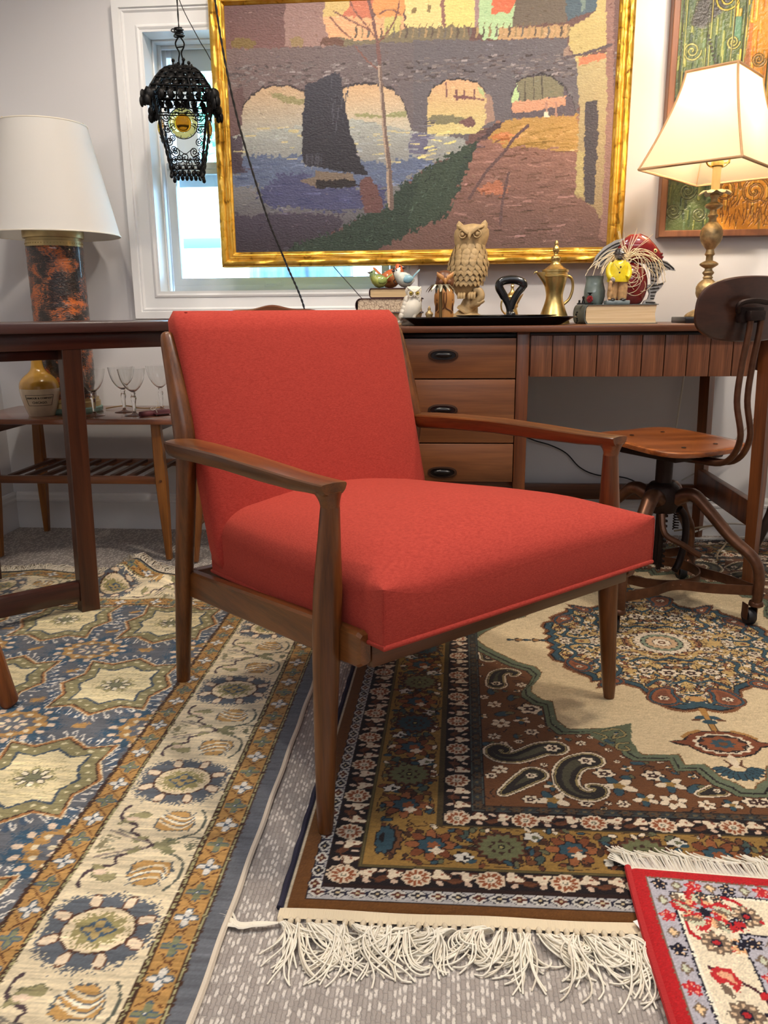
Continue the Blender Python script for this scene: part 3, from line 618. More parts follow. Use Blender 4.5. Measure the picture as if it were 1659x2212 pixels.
    for v, c_, w_ in ((3.0, BLK, .05), (6.5, (100, 88, 50), .18), (10.06, BLK, .06), (10.93, BLK, .06), (10.15, (70, 80, 78), .04), (10.85, (70, 80, 78), .04)): p.I[np.abs(M_-v) < w_] = c_
    def put(axis, s_, d):  return (x0+d, s_) if axis == 0 else (s_, y0+d)
    def sc(axis, a, b_): return (a, b_) if axis == 0 else (b_, a)
    for axis, e in ((0, 1.80), (1, .50)):
        st = {0: y0, 1: x0}[axis]
        # white guard with little red-brown and navy flowers
        d = .039 if axis == 0 else .029; s_ = st+.018; k = 0
        while s_ < e:
            x, y = put(axis, s_, d); rx, ry = sc(axis, .0088, .0122)
            if (y-y0 < .044) if axis == 0 else (x-x0 < .030): s_ += .027; k += 1; continue
            p.ell(x, y, rx*1.15, ry*1.08, NVY, n=4, amp=.08); p.ell(x, y, rx, ry*.95, (204, 198, 186), n=4, amp=.1); p.ell(x, y, rx*.62, ry*.60, (92, 42, 30) if k % 2 else (40, 36, 44), n=4, amp=.25); p.ell(x, y, rx*.2, ry*.2, (200, 180, 140))
            xx, yy = put(axis, s_+.0135, d); p.ell(xx, yy, *sc(axis, .0052, .0030), NVY, n=2, amp=.3); s_ += .027; k += 1
        # two black bands of cream rosettes
        for d, first, per in ((.071, (1.052, .0925), None), (.231, (1.097, .1005), None)) if axis == 0 else ((.065, (-.138, .1015), None), (.203, (.019, .1035), None)):
            f0, pr = first; k = -1
            while f0+k*pr < e+.03:
                s_ = f0+k*pr; k += 1; x, y = put(axis, s_, d)
                ok = (x-x0 >= .060 and y-y0 >= .055) if d < .15 else (x-x0 > .215 and y-y0 > .19)
                hw = .0185 if axis == 0 else .0158
                if ok:
                    rx, ry = .0205, .0175
                    p.ell(x, y, rx, ry, (214, 190, 160), n=11, amp=.06)
                    for t_ in range(11): a = 2*PI*t_/11; p.leaf(x+rx*.62*math.cos(a), y+ry*.62*math.sin(a), .0048, .0026, a, (146, 78, 44))
                    p.ell(x, y, .0070, .0060, (226, 208, 180), n=6, amp=.1); p.ell(x, y, .0042, .0036, (112, 110, 92)); p.ell(x, y, .0022, .0019, (222, 200, 170))
                    p.ell(x, y, rx*1.10, ry*1.10, BLK, n=11, amp=.06, inner=.93)
                for sg, dd in ((.32, .38), (.52, -.30), (.70, .36)):
                    xx, yy = put(axis, s_+pr*sg, d+hw*dd)
                    if (xx-x0 < .052 or yy-y0 < .047) if d < .15 else (xx-x0 < .212 or yy-y0 < .187): continue
                    if sg == .52:
                        p.leaf(xx, yy, .010, .0055, jit(.6), BR2); p.line([put(axis, s_+pr*.3, d), put(axis, s_+pr*.5, d-hw*.5), put(axis, s_+pr*.72, d)], .0022, (110, 64, 38))
                        xx, yy = put(axis, s_+pr*.52, d+hw*.72); p.leaf(xx, yy, .006, .0028, jit(.6), (214, 186, 160)); continue
                    p.ell(xx, yy, .0135, .0098, (82, 44, 30), jit(.5), n=3, amp=.2); p.ell(xx, yy, .0118, .0082, IV, jit(.5), n=3, amp=.28, ph=jit(2)); p.ell(*put(axis, s_+pr*sg, d-hw*.62*np.sign(dd)), .0055, .004, (206, 176, 150), jit(1)); p.ell(xx+.003, yy+.002, .0030, .0020, (150, 84, 60), jit(1))
        # gold main border of dahlias and lotus flowers
        d = .150 if axis == 0 else .137; f0, pr = (1.125, .0875) if axis == 0 else (-.019, .102); k = -1
        while f0+k*pr < e+.03:
            s_ = f0+k*pr; x, y = put(axis, s_, d); kk = k; k += 1
            corner = (axis == 0 and y < 1.08) or (axis == 1 and x < -.05)
            if corner:
                if axis == 1: p.ell(x0+.132, y0+.146, .020, .036, BLK, n=11, amp=.10); p.ell(x0+.133, y0+.146, .017, .032, RST, n=11, amp=.12); p.ell(x0+.126, y0+.146, .016, .034, BLK, n=9, amp=.08); p.ell(x0+.125, y0+.146, .0135, .031, TEAL, n=9, amp=.08); p.ell(x0+.121, y0+.150, .004, .012, BLK)
                continue
            r = .037
            if kk % 2:
                tl = kk % 4 == 3 and axis == 0; c1 = (46, 70, 78) if tl else (104, 106, 70)
                p.ell(x, y, r*1.08, r*.98, (52, 30, 24), n=15, amp=.09); p.ell(x, y, r*.96, r*.86, BR2, n=15, amp=.12); p.ell(x, y, r*.86, r*.76, c1, n=15, amp=.10); p.ell(x, y, r*.44, r*.40, (62, 38, 28), n=8, amp=.16); p.ell(x, y, r*.36, r*.32, c1, n=6, amp=.1); p.ell(x, y, r*.16, r*.15, BLK); p.ell(x, y, r*.09, r*.08, (160, 150, 90))
            else:
                for t_ in range(9): a = PI*(.02+t_*.245); xx, yy = x+r*.68*math.cos(a), y+r*.60*math.sin(a); p.leaf(xx, yy, .0135, .0072, a, (124, 66, 36) if t_ % 2 else (148, 86, 48), BLK, .0014)
                p.ell(x, y, r*.55, r*.50, BLK, n=7, amp=.12); p.ell(x, y, r*.50, r*.44, TEAL, n=7, amp=.14); p.ell(x+.003, y-.001, r*.24, r*.22, (150, 82, 44), n=5, amp=.2); p.ell(x+.008, y-.013, .009, .007, IV, n=4, amp=.25)
            for sg in (-1, 1):                       # white carnations and teal sprigs along both edges
                s2 = s_+pr*.5; dd = d+sg*.026; xx, yy = put(axis, s2+jit(.004), dd)
                if kk % 2 == (sg > 0): p.ell(xx, yy, .0150, .0115, BLK, jit(.5), n=5, amp=.15); p.ell(xx, yy, .0130, .0096, (214, 206, 190), jit(.5), n=5, amp=.2); p.ell(xx+.003, yy-.001, .0050, .0040, OLV2 if sg > 0 else BLK, n=3, amp=.3); p.ell(xx+.011, yy-.008, .007, .0045, TEAL, .4)
                else: p.leaf(xx, yy, .0105, .0062, jit(1.5), (66, 82, 74), BLK, .0016); p.leaf(*put(axis, s2-.010, dd+.006*sg), .0075, .0048, jit(1.5), RST, BLK, .0014)
                for t_ in range(5):
                    xx, yy = put(axis, s_+pr*(q.random()-.2)*1.1, d+sg*(.034+.010*q.random())); c_ = [BR2, TEAL, OLV2, (120, 66, 36), IV][int(q.integers(0, 5))]; p.leaf(xx, yy, .0052+q.random()*.0025, .0028+q.random()*.0015, jit(1.5), c_, BLK, .0012)
                pts = [put(axis, s_-pr*.3, d+sg*.040), put(axis, s_, d+sg*.045), put(axis, s_+pr*.3, d+sg*.038)]; p.line(spline2(pts, 4), .0015, (70, 44, 24))
            for t_ in range(7): xx, yy = put(axis, s_+pr*.5+jit(.014), d+jit(.018)); p.leaf(xx, yy, .0048+q.random()*.004, .0030+q.random()*.002, jit(1.5), [BR2, TEAL, (72, 44, 28), OLV2][t_ % 4], BLK, .0012)
        # dark narrow inner band
        d = .264 if axis == 0 else .230; s_ = st+.24
        while s_ < e:
            x, y = put(axis, s_, d)
            if x-x0 > .25 and y-y0 > .22: p.ell(x, y, *sc(axis, .0085, .012), BLK, n=6, amp=.12); p.ell(x, y, *sc(axis, .0070, .0095), (84, 64, 44), n=6, amp=.2); p.ell(x, y, .0025, .0025, (50, 60, 62)); p.ell(*put(axis, s_+.021, d), .007, .007, (46, 54, 58), n=4, amp=.3); p.ell(*put(axis, s_+.021, d), .0035, .0035, (96, 84, 60))
            s_ += .042
    gb = (M_ > 7.12) & (M_ < 7.88); p.clip = gb & (np.abs(p.I-np.array(GD)).sum(-1) < 3)
    for k in range(340):
        if k % 2: x, y = x0+.10+.10*q.random(), y0+.09+.82*q.random()
        else: x, y = x0+.10+.60*q.random(), y0+.09+.09*q.random()
        a = jit(3.1)
        if k % 3: p.leaf(x, y, .0048+q.random()*.003, .0028+q.random()*.0018, a, [BR2, TEAL, (72, 44, 28), OLV2, (120, 66, 36), (96, 54, 30)][k % 6], BLK, .0012)
        else: p.line(spline2([(x, y), (x+.007*math.cos(a), y+.007*math.sin(a)), (x+.012*math.cos(a+1), y+.012*math.sin(a+1))], 3), .0019, (62, 38, 22))
    p.clip = None
    st = q.normal(0, 1, (p.h, p.w)); k2 = np.hanning(15); k2 /= k2.sum(); st = np.apply_along_axis(lambda a: np.convolve(a, k2, 'same'), 1, st)*1.6
    p.I = np.clip((p.I*.90+p.I.mean(-1, keepdims=True)*.10)*.89*(1+.05*st[:, :, None]+.04*p.nz[:, :, None]), 6, 255)
    xe, ye = 1.19, 2.70
    t = thing('medallion_rug', 'cream medallion rug with rust corners and black and gold floral borders under the armchair', 'rug', (x0, y0, 0))
    xs = np.concatenate([np.arange(x0, .75, .00195), np.arange(.75, xe, .0026)])
    ys = np.concatenate([np.arange(y0, 1.42, .0019), np.arange(1.42, 1.85, .0026), np.arange(1.85, ye, .0042)])
    X, Y = np.meshgrid(xs, ys); cols = p.sample(cx0-np.abs(X-cx0), cy0-np.abs(Y-cy0))
    def pos(X, Y):
        f = np.clip((Y-1.95)/.12, 0, 1)*np.clip((X-.50)/.1, 0, 1); wv = .0035*f*(1+np.sin((X*.9+Y*.5)*42)*np.cos(Y*26))
        e = np.clip((X-x0)/.02, 0, 1)*np.clip((Y-y0)/.012, 0, 1)
        return X-x0+.016*(Y-.9), Y-y0+.008*(X+.2), .0035+.0045*np.sqrt(e)+wv
    gridmesh('pile', xs, ys, cols, vcol('wool_centre_rug', .95, bump=.45, bscale=1, stretch=(500, 500, 300), spec=.12, sheen=.1), t, pos)
    # cream kilim end
    b = B(); nx = 150
    b.grid(lambda u, v: (u*1.40, -.0195+v*.0195+.0105*u+.0012*math.sin(u*40), .0048+.0012*math.sin(v*PI)), nx, 3)
    b.obj('kilim_end', mat('cotton_kilim', C(222, 205, 174), .95, bump=.8, bscale=1, bstretch=(380, 30, 30)), t)
    b = B(); i = 0
    while i < 118:                                   # knots where the warp threads are tied off
        x = .006+i*.0117+jit(.002); b.ell((x, -.0235+.008*x+jit(.001), .006), (.0042, .0062, .0046), 7, 5, Matrix.Rotation(jit(.35), 3, 'Z')); i += 1
    b.obj('knot_row', mat('cotton_knot', C(222, 206, 178), .95, bump=.5, bscale=900), t, kind='stuff')
    b = B()
    bunch = [(.02, -.7), (.06, .2), (.11, -.3), (.16, .45), (.2, -.1), (.26, -.6), (.31, .25), (.37, .1), (.42, -.45), (.48, -.2), (.54, .4)]
    for i in range(118):
        x = .006+i*.0117; g_ = math.sin(i*.55)*.5+math.sin(i*.21+1)*.5
        a0 = -PI/2+g_*.55+float(q.normal(0, .32)); c1 = float(q.normal(0, 2.3)); c2 = float(q.normal(0, 1.5)); ph = jit(3); LT = .060+.026*q.random()+.014*g_
        for s_ in range(12 if i < 54 else 4):
            L_ = LT*(.70+.6*q.random()); u0 = a0+float(q.normal(0, .16)); k1 = c1+float(q.normal(0, .35)); k2 = c2+float(q.normal(0, .3)); px_, py_ = x+jit(.0032), -.0285+.008*x; z = .004+.010*q.random(); pts = [(px_, py_, .006)]; hook = jit(2.6) if s_ % 3 == 0 else 0
            for k in range(8):
                f = (k+1)/8; a = u0+k1*f*f+k2*math.sin(3.4*f+ph)*f+hook*max(0, f-.6)*2
                if a > -.10 and f < .75: a = -.10
                if a < -PI+.10 and f < .75: a = -PI+.10
                px_ += math.cos(a)*L_/8; py_ += math.sin(a)*L_/8; pts.append((px_, min(py_, -.024+.008*x), max(.0015, z*(math.sin(PI*min(1, .35+f*.65)))+.0015)))
            b.color(*((244, 236, 218) if (i+s_) % 4 else (226, 216, 196))); b.tube(smooth(pts, 2), .00122, 5, cap=False)
    for s_ in range(9):                               # the loose lock lying out to the left over the carpet
        pts = [(.004, -.028, .006), (-.020, -.034+jit(.004), .008), (-.045, -.036+jit(.006), .006), (-.070+jit(.006), -.026+jit(.014), .006), (-.088+jit(.01), -.040+jit(.022), .004), (-.105+jit(.02), -.050+jit(.03), .003)]
        b.color(244, 236, 218); b.tube(smooth(pts, 4), .0015, 4, cap=False)
    b.obj('fringe', vcol('fringe_cotton_centre', .9, sheen=.1), t, 80, kind='stuff', colors=True, fix=False)
    # dark corded edge down the left side
    b = B(); b.tube([(.016*y*0+.016*(y-.009)+.0008*math.sin(y*90)-.001, y, .0045) for y in np.linspace(0, 1.8, 120)], .0042, 6); b.obj('selvedge', mat('navy_cord', C(38, 36, 56), .9, bump=.5, bscale=500), t)
centre_rug()

# ------------------------------------------------------------------ small red rug lying over the near right corner
def red_rug():
    ax, ay, rot = .256, .988, -.060
    RED, LIL, CM, NV, TN = (176, 32, 36), (176, 172, 180), (228, 214, 186), (30, 28, 42), (116, 98, 82)
    w_, l_ = .72, .56; p = Paint(0, -l_, w_, 0, .0013, CM); q = np.random.default_rng(9); jit = lambda a: float(q.uniform(-a, a))
    Xg, Yg = np.meshgrid(p.xs, p.ys); D = np.minimum(Xg, -Yg)+p.nz*.0005
    for a, b_, c_ in ((0, .020, RED), (.020, .0222, TN), (.0222, .0455, LIL), (.0455, .0488, NV), (.0488, .052, (236, 228, 206)), (.052, .112, CM), (.112, .1155, NV), (.1155, .140, LIL), (.140, .143, NV), (.143, 9, CM)):
        m = (D >= a) & (D < b_); p.I[m] = c_
    def flower(x, y, r, c_, c2, n=5):
        for t_ in range(n): a = 2*PI*t_/n+.3; p.ell(x+r*.62*math.cos(a), y+r*.62*math.sin(a), r*.46, r*.40, c_, a, wob=.0008)
        for t_ in range(n): a = 2*PI*t_/n+.3; p.ell(x+r*.62*math.cos(a), y+r*.62*math.sin(a), r*.20, r*.15, c2, a)
        p.ell(x, y, r*.26, r*.26, c_)
    def diamond(x, y, c_):
        p.poly([(x-.0085, y), (x, y+.011), (x+.0085, y), (x, y-.011)], TN, .0016); p.poly([(x-.0048, y), (x, y+.0068), (x+.0048, y), (x, y-.0068)], c_, .001)
    for axis in (0, 1):
        for d, off_ in ((.034, .0), (.128, .09)):
            k = 0
            while True:
                s_ = .036+off_+k*(.0283 if axis == 0 else .0216)
                if s_ > (l_ if axis == 0 else w_): break
                x, y = (d, -s_) if axis == 0 else (s_, -d); m = (k + (0 if axis else 0)) % 4
                if axis == 0 and k == 0: k += 1; continue
                if m == 0: flower(x, y, .0104, NV, (214, 184, 150))
                elif m == 2: flower(x, y, .0104, (188, 42, 48), (224, 150, 130))
                else: diamond(x, y, (196, 198, 172) if m == 1 else (230, 196, 150))
                k += 1
    # cream main border: corner palmette, tan rosettes, red curled leaves on a dark vine
    def scroll(cx, cy_, m):
        f = lambda pts: [(cx+a*m, cy_+b_) for a, b_ in pts]
        p.line(spline2(f([(-.022, .018), (-.026, -.006), (-.014, -.026), (.010, -.034), (.020, -.030)]), 5), .0052, (178, 34, 40)); p.line(spline2(f([(-.0245, .018), (-.0285, -.006), (-.016, -.028), (.010, -.0365)]), 5), .0022, NV)
        flower(*f([(.028, -.032)])[0], .011, (184, 38, 42), (226, 160, 136)); p.ell(*f([(.042, -.035)])[0], .010, .013, (222, 170, 122), wob=.0015); p.ell(*f([(.050, -.034)])[0], .006, .012, TN, wob=.002)
    for axis in (0, 1):
        k = 0
        while True:
            s_ = .080+k*.052
            if s_ > .7: break
            x, y = (.082, -s_) if axis == 0 else (s_, -.082)
            if k == 0:
                if axis == 0:
                    for t_ in range(7):
                        a = -PI/4; c_ = [(188, 42, 46), (196, 196, 168), TN, (224, 176, 132), (188, 42, 46), (176, 180, 186), (70, 62, 60)][t_]; r = .034-.0042*t_
                        p.ell(x, y, r, r*.82, c_, a, n=5, amp=.28, ph=t_*1.1, wob=.002)
                    p.ell(x, y, .006, .008, NV)
                    for dx, dy in ((-.030, .022), (-.024, -.012), (.022, .026), (.002, .030), (.024, -.022)): flower(x+dx, y+dy, .008, TN if dx < 0 else (60, 56, 58), (222, 180, 140)); p.line([(x+dx*.4, y+dy*.4), (x+dx*1.1, y+dy*.8)], .003, (186, 40, 46))
                    p.line(spline2([(x+.030, y+.030), (x+.046, y+.022), (x+.058, y+.002), (x+.066, y-.010)], 5), .0058, (180, 34, 42)); p.line(spline2([(x-.028, y-.022), (x-.026, y-.040), (x-.008, y-.052), (x+.006, y-.054)], 5), .0058, (180, 34, 42)); flower(x+.012, y-.054, .011, (184, 38, 42), (226, 160, 136)); p.ell(x+.026, y-.054, .010, .012, (222, 170, 122), wob=.0015)
            elif k % 2: 
                for t_ in range(8): a = 2*PI*t_/8; p.ell(x+.0125*math.cos(a), y+.0125*math.sin(a), .0072, .0056, TN, a, wob=.0008); p.ell(x+.013*math.cos(a), y+.013*math.sin(a), .0034, .0022, (214, 184, 150), a)
                p.ell(x, y, .0070, .0070, NV); p.ell(x, y, .0042, .0042, (170, 40, 44))
                dx, dy = (.030, .014) if axis == 0 else (-.014, -.030); flower(x+dx, y+dy*.3-.004, .010, NV, (176, 178, 186)); p.poly([(x+dx-.008, y+dy+.008), (x+dx-.004, y+dy+.020), (x+dx+.008, y+dy+.020), (x+dx+.010, y+dy+.004), (x+dx+.004, y+dy+.012), (x+dx-.002, y+dy+.010)], (184, 40, 44), .001)
            else:
                p.line(spline2([(x-.02, y+.012), (x+.0, y+.0), (x+.022, y-.016), (x+.03, y-.034)], 5), .0044, (70, 30, 40)); p.poly([(x-.024, y+.002), (x-.012, y+.014), (x+.004, y+.012), (x+.010, y-.006), (x+.002, y-.024), (x-.006, y-.008), (x-.016, y-.012)], (186, 44, 48), .001); p.poly([(x-.016, y+.002), (x-.008, y+.008), (x+.002, y+.006), (x+.004, y-.010), (x-.006, y-.004)], (224, 164, 130), .001); p.ell(x-.010, y-.020, .005, .010, TN, .4, wob=.001)
            k += 1
    for k in range(60): x, y = .16+q.random()*.55, -.16-q.random()*.4; flower(x, y, .012+.01*q.random(), [(184, 40, 44), NV, TN][k % 3], CM)
    p.I = np.clip(p.I*(1+.05*p.nz[:, :, None]), 6, 255)
    t = thing('red_rug', 'small red bordered rug overlapping the near right corner of the medallion rug', 'rug', (ax, ay, 0), rot)
    xs = np.arange(0, w_, .0019); ys = np.arange(-l_, .0001, .0019)
    def pos(X, Y):
        e = np.clip(X/.010, 0, 1)*np.clip(-Y/.008, 0, 1)
        return X+.10*np.maximum(0, -Y-.02)**1.6*(X < .6), Y, .011+.008*np.sqrt(np.clip(1-(1-e)**2, 0, 1))
    gridmesh('pile', xs, ys, p.sample(*np.meshgrid(xs, ys)), vcol('wool_red_rug', .95, bump=.6, bscale=1, stretch=(480, 480, 300), spec=.1, sheen=.1), t, pos)
    b = B(); b.tube([(.0005+.10*max(0, y-.02)**1.6, -y, .0135) for y in np.linspace(-.003, l_, 70)], .0048, 8); b.obj('selvedge', mat('red_binding', C(178, 34, 36), .85, bump=.9, bscale=1, bstretch=(60, 420, 60)), t)
    b = B(); b.grid(lambda u, v: (u*w_, .0005+v*.006, .013+.001*math.sin(v*PI)), 90, 2); b.obj('kilim_end', mat('white_kilim', C(228, 220, 200), .95, bump=.8, bscale=500), t)
    b = B()
    for i in range(560):
        x = .72*i/560; L_ = .042+jit(.010); a = PI/2+.62+.22*math.sin(i*.07)+jit(.16)-(0.2 if i < 20 else 0); z = .010+.012*q.random()
        pts = [(x, .005, .013), (x+math.cos(a)*L_*.35, .005+math.sin(a)*L_*.35, .016+z*.5), (x+math.cos(a+.1)*L_*.7, .005+math.sin(a+.1)*L_*.7, .012+z*.4), (x+math.cos(a)*L_, .005+math.sin(a)*L_, .010+z*.15)]
        b.color(*((236, 230, 214) if i % 4 else (218, 208, 188))); b.tube(pts, .0012, 4, cap=False)
    for i in range(6): b.tube(smooth([(.001, .004, .014), (-.014, .008+.004*i, .018), (-.024+.002*i, .020+.004*i, .014), (-.012, .030, .012), (.004, .022, .014)], 3), .0012, 4, cap=False)
    b.obj('fringe', vcol('fringe_cotton_red', .9, sheen=.1), t, 80, kind='stuff', colors=True, fix=False)
    # white corner of a care tag peeping out under the red edge
    B().box((.002, -.105, .0125), (.014, .018, .001), .0004, Matrix.Rotation(.5, 3, 'Z')).obj('care_tag', mat('white_tag', C(236, 232, 226), .8), t)
red_rug()
# ------------------------------------------------------------------ the red armchair
m_walnut = wood('walnut_oiled', C(60, 31, 12), C(126, 74, 32), 2, .32, 1.0)
m_walnut_y = wood('walnut_oiled_arm', C(60, 32, 13), C(128, 76, 34), 1, .30, 1.0)
m_walnut_x = wood('walnut_oiled_rail', C(52, 28, 14), C(104, 60, 30), 0, .34, 1.0)
def felt():
    m, N, L, P = newmat('red_wool_upholstery')
    tc = N.new('ShaderNodeTexCoord'); mp = N.new('ShaderNodeMapping'); mp.inputs['Scale'].default_value = (160, 160, 700); L.new(tc.outputs['Object'], mp.inputs[0])
    n = N.new('ShaderNodeTexNoise'); n.inputs['Scale'].default_value = 1; n.inputs['Detail'].default_value = 3; L.new(mp.outputs[0], n.inputs[0])
    n2 = N.new('ShaderNodeTexNoise'); n2.inputs['Scale'].default_value = 900; L.new(tc.outputs['Object'], n2.inputs[0])
    ad = N.new('ShaderNodeMath'); ad.operation = 'ADD'; L.new(n.outputs[0], ad.inputs[0]); L.new(n2.outputs[0], ad.inputs[1])
    r = N.new('ShaderNodeValToRGB'); r.color_ramp.elements[0].position = .75; r.color_ramp.elements[1].position = 1.25
    r.color_ramp.elements[0].color = C(149, 47, 39); r.color_ramp.elements[1].color = C(174, 63, 52); L.new(ad.outputs[0], r.inputs[0])
    mr = N.new('ShaderNodeMath'); mr.operation = 'MULTIPLY'; mr.inputs[1].default_value = .5; L.new(ad.outputs[0], mr.inputs[0]); L.new(mr.outputs[0], r.inputs[0]); r.color_ramp.elements[0].position = .38; r.color_ramp.elements[1].position = .62
    L.new(r.outputs[0], P.inputs['Base Color']); P.inputs['Roughness'].default_value = .9; P.inputs['Specular IOR Level'].default_value = .2
    P.inputs['Sheen Weight'].default_value = .22; P.inputs['Sheen Roughness'].default_value = .5; P.inputs['Sheen Tint'].default_value = C(255, 150, 120)
    b = N.new('ShaderNodeBump'); b.inputs['Strength'].default_value = .25; b.inputs['Distance'].default_value = .001; L.new(ad.outputs[0], b.inputs['Height']); L.new(b.outputs[0], P.inputs['Normal'])
    return m
m_felt = felt()
def armchair():
    t = thing('armchair', 'red wool upholstered armchair with walnut frame standing across the two large rugs', 'armchair', (.0776, 1.2828, 0), .7445)
    half = [(1, .50), (.93, .66), (.55, .755), (0, .80)]; low = [(0, -1), (.42, -.97), (.70, -.78), (.88, -.35), (.98, .15)]
    ARM = half+[(-x, y) for x, y in half[:-1]][::-1]+[(-x, y) for x, y in low[::-1]]+low[1:]
    for s in (-1, 1):
        # front leg: slim foot, swollen at seat height, slim neck under the arm
        pts, rs = [], []
        for f in np.linspace(0, 1, 22):
            z = .009+f*.497; u = .3449-.0296*f; pts.append((s*u, .0094*f+.004*math.sin(f*PI), z))
            rs.append(interp([(0, .0118), (.03, .0128), (.3, .0168), (.62, .0212), (.75, .0212), (.9, .0166), (1, .0138)], f))
        rs[0] = .0105
        B().tube(pts, rs, 18).obj('front_leg', m_walnut, t, 50)
        # rear leg rising into the back post, with a knee where the arm meets it
        tab = [(.009, .289, .621, .0142), (.12, .288, .605, .0160), (.25, .287, .583, .0182), (.38, .285, .560, .0190), (.47, .2835, .546, .0195), (.515, .2825, .541, .0210), (.55, .2815, .545, .0222), (.60, .281, .558, .0210), (.665, .281, .577, .0175), (.712, .281, .593, .0145), (.728, .281, .598, .0115), (.733, .281, .5995, .005)]
        q = smooth([(s*a, b_, z) for z, a, b_, r in tab], 4); rr = [interp([(i_*4, x[3]) for i_, x in enumerate(tab)], i) for i in range(len(q))]
        B().tube(q, rr, 18).obj('rear_leg', m_walnut, t, 60)
        # paddle arm with a flared front end running down into the leg
        st = [(.552, .296, .521, .010, .010), (.548, .297, .522, .022, .016), (.535, .300, .523, .030, .019), (.50, .305, .525, .0325, .0195), (.42, .311, .529, .031, .0185), (.30, .3165, .5325, .0275, .0175), (.18, .319, .5315, .0245, .0165), (.08, .3195, .531, .0225, .0140), (.045, .3190, .532, .0220, .0122), (.012, .3185, .5325, .0222, .0118), (-.003, .3185, .533, .0222, .0115), (-.0070, .3185, .534, .0206, .0095)]
        secs = []
        for v, u, z, w, h in st:
            sec = []
            for ex, ey in ARM: sec.append((s*(u+w*ex), v, z+h*ey))
            secs.append(sec)
        b = B().loft(secs); nk = []
        for f in np.linspace(0, 1, 9):
            z = .5045+f*.0235; e = f**2.0
            nk.append([(s*(.3155+.003*f+(.0138+.0062*e)*math.cos(2*PI*k/18)), .0094-.004*f+(.0138+(.026 if math.sin(2*PI*k/18) > 0 else .0015)*e)*math.sin(2*PI*k/18), z) for k in range(18)])
        b.loft(nk).obj('armrest', m_walnut_y, t, 32)
        # side rail
        def rail(v): f = (.605-v)/.665; return (-.272-.040*f, .2285+.0835*f)
        secs = []
        for v in (.600, .585, .3, .0, -.050, -.058):
            u, z = rail(v); hh = .0275 if v < .595 else .024; hh = .0265 if v < -.03 else hh; w = .0115; c_ = .004
            if v < -.055: hh, w = .022, .0085
            P8 = [(-w, -hh+c_), (-w+c_, -hh), (w-c_, -hh), (w, -hh+c_), (w, hh-c_), (w-c_, hh), (-w+c_, hh), (-w, hh-c_)]
            secs.append([(s*(-u-.004+a), v, z+b_) for a, b_ in P8])
        B().loft(secs).obj('side_rail', m_walnut_y, t, 25)
    B().box((0, -.046, .304), (.592, .022, .050), .004).obj('front_rail', m_walnut_x, t)
    B().box((0, .582, .236), (.53, .022, .050), .004).obj('back_rail', m_walnut_x, t)
    # seat: box cushion with upright seamed corners and a crowned top
    v0, v1 = -.0976, .520; zb = lambda v: .3220-.0900*(v-v0)
    hw = lambda v: .3065-.052*(v-v0)/(v1-v0)
    rc = lambda e: (1-max(0, 1-e)**2.4)**.5
    def top(a, b_):
        x = 2*a-1; v = v0+(v1-v0)*b_; e = max(0, 1-abs(x)); ef = b_; d1 = min(1, e/.30); d2 = min(1, ef/.22)
        d1 = min(1, e/.34); d2 = min(1, ef/.30)
        h = .064 + .058*rc(d1)*rc(d2) + .032*math.sin(PI*min(1, (1-abs(x))*.5+.0))*rc(d1)*min(1, (b_+.02)/.45)**.6
        h += .024*(max(0, 1-e/.26)*max(0, 1-ef/.20))**1.3 + .016*max(0, 1-e/.3)*max(0, ef-.55)/.45
        bul = .006*math.sin(PI*min(1, b_))*0
        return (x*hw(v)+bul, v, zb(v)+h)
    n = 44; warp = lambda u: .5-.5*math.cos(PI*u)*(.6+.4*abs(math.cos(PI*u)))
    T = [[top(warp(i/n), warp(j/n)) for i in range(n+1)] for j in range(n+1)]
    b = B(); V = [p for r in T for p in r]
    b.add(V, [(j*(n+1)+i, j*(n+1)+i+1, (j+1)*(n+1)+i+1, (j+1)*(n+1)+i) for j in range(n) for i in range(n)])
    def wall(edge, out):
        V, F = [], []; m = len(edge); K = 7
        for k in range(K+1):
            f = k/K
            for i, p in enumerate(edge):
                z0 = zb(p[1])+.004; bl = .0020*math.sin(PI*f)*math.sin(PI*min(1, max(0, i/(m-1))))**.35
                V.append((p[0]+out[0]*bl, p[1]+out[1]*bl, p[2]*(1-f)+z0*f))
        for k in range(K):
            for i in range(m-1): F.append((k*m+i, k*m+i+1, (k+1)*m+i+1, (k+1)*m+i))
        b.add(V, F)
    wall(T[0], (0, -1)); wall(T[n][::-1], (0, 1)); wall([r[n] for r in T], (1, 0)); wall([r[0] for r in T[::-1]], (-1, 0))
    cs = [(-hw(v0), v0), (hw(v0), v0), (hw(v1), v1), (-hw(v1), v1)]; b.add([(x, y, zb(y)+.004) for x, y in cs], [(3, 2, 1, 0)])
    seat = b.obj('seat_cushion', m_felt, t, 84)
    def along(c_, k): return [tuple(Vector((*c_[i], zb(c_[i][1])+.004)).lerp(Vector((*c_[(i+1) % 4], zb(c_[(i+1) % 4][1])+.004)), f/k)) for i in range(4) for f in range(k)]
    B().tube(along([(x*1.0, y-(.0005 if y < 0 else -.0005)) for x, y in cs], 10), .0042, 8, closed=True).obj('piping', m_felt, seat, 60)
    for s in (-1, 1): B().tube([(s*(hw(v0)-.0005), v0-.0008, zb(v0)+.006), (s*(hw(v0)-.0005), v0-.0014, zb(v0)+.05), (s*(hw(v0)-.0005), v0-.0002, zb(v0)+.084)], .0011, 5).obj('corner_seam', m_felt, seat, 60)
    # back: rounded slab leaning between the posts, its front softly crowned
    secs = []; K = 26
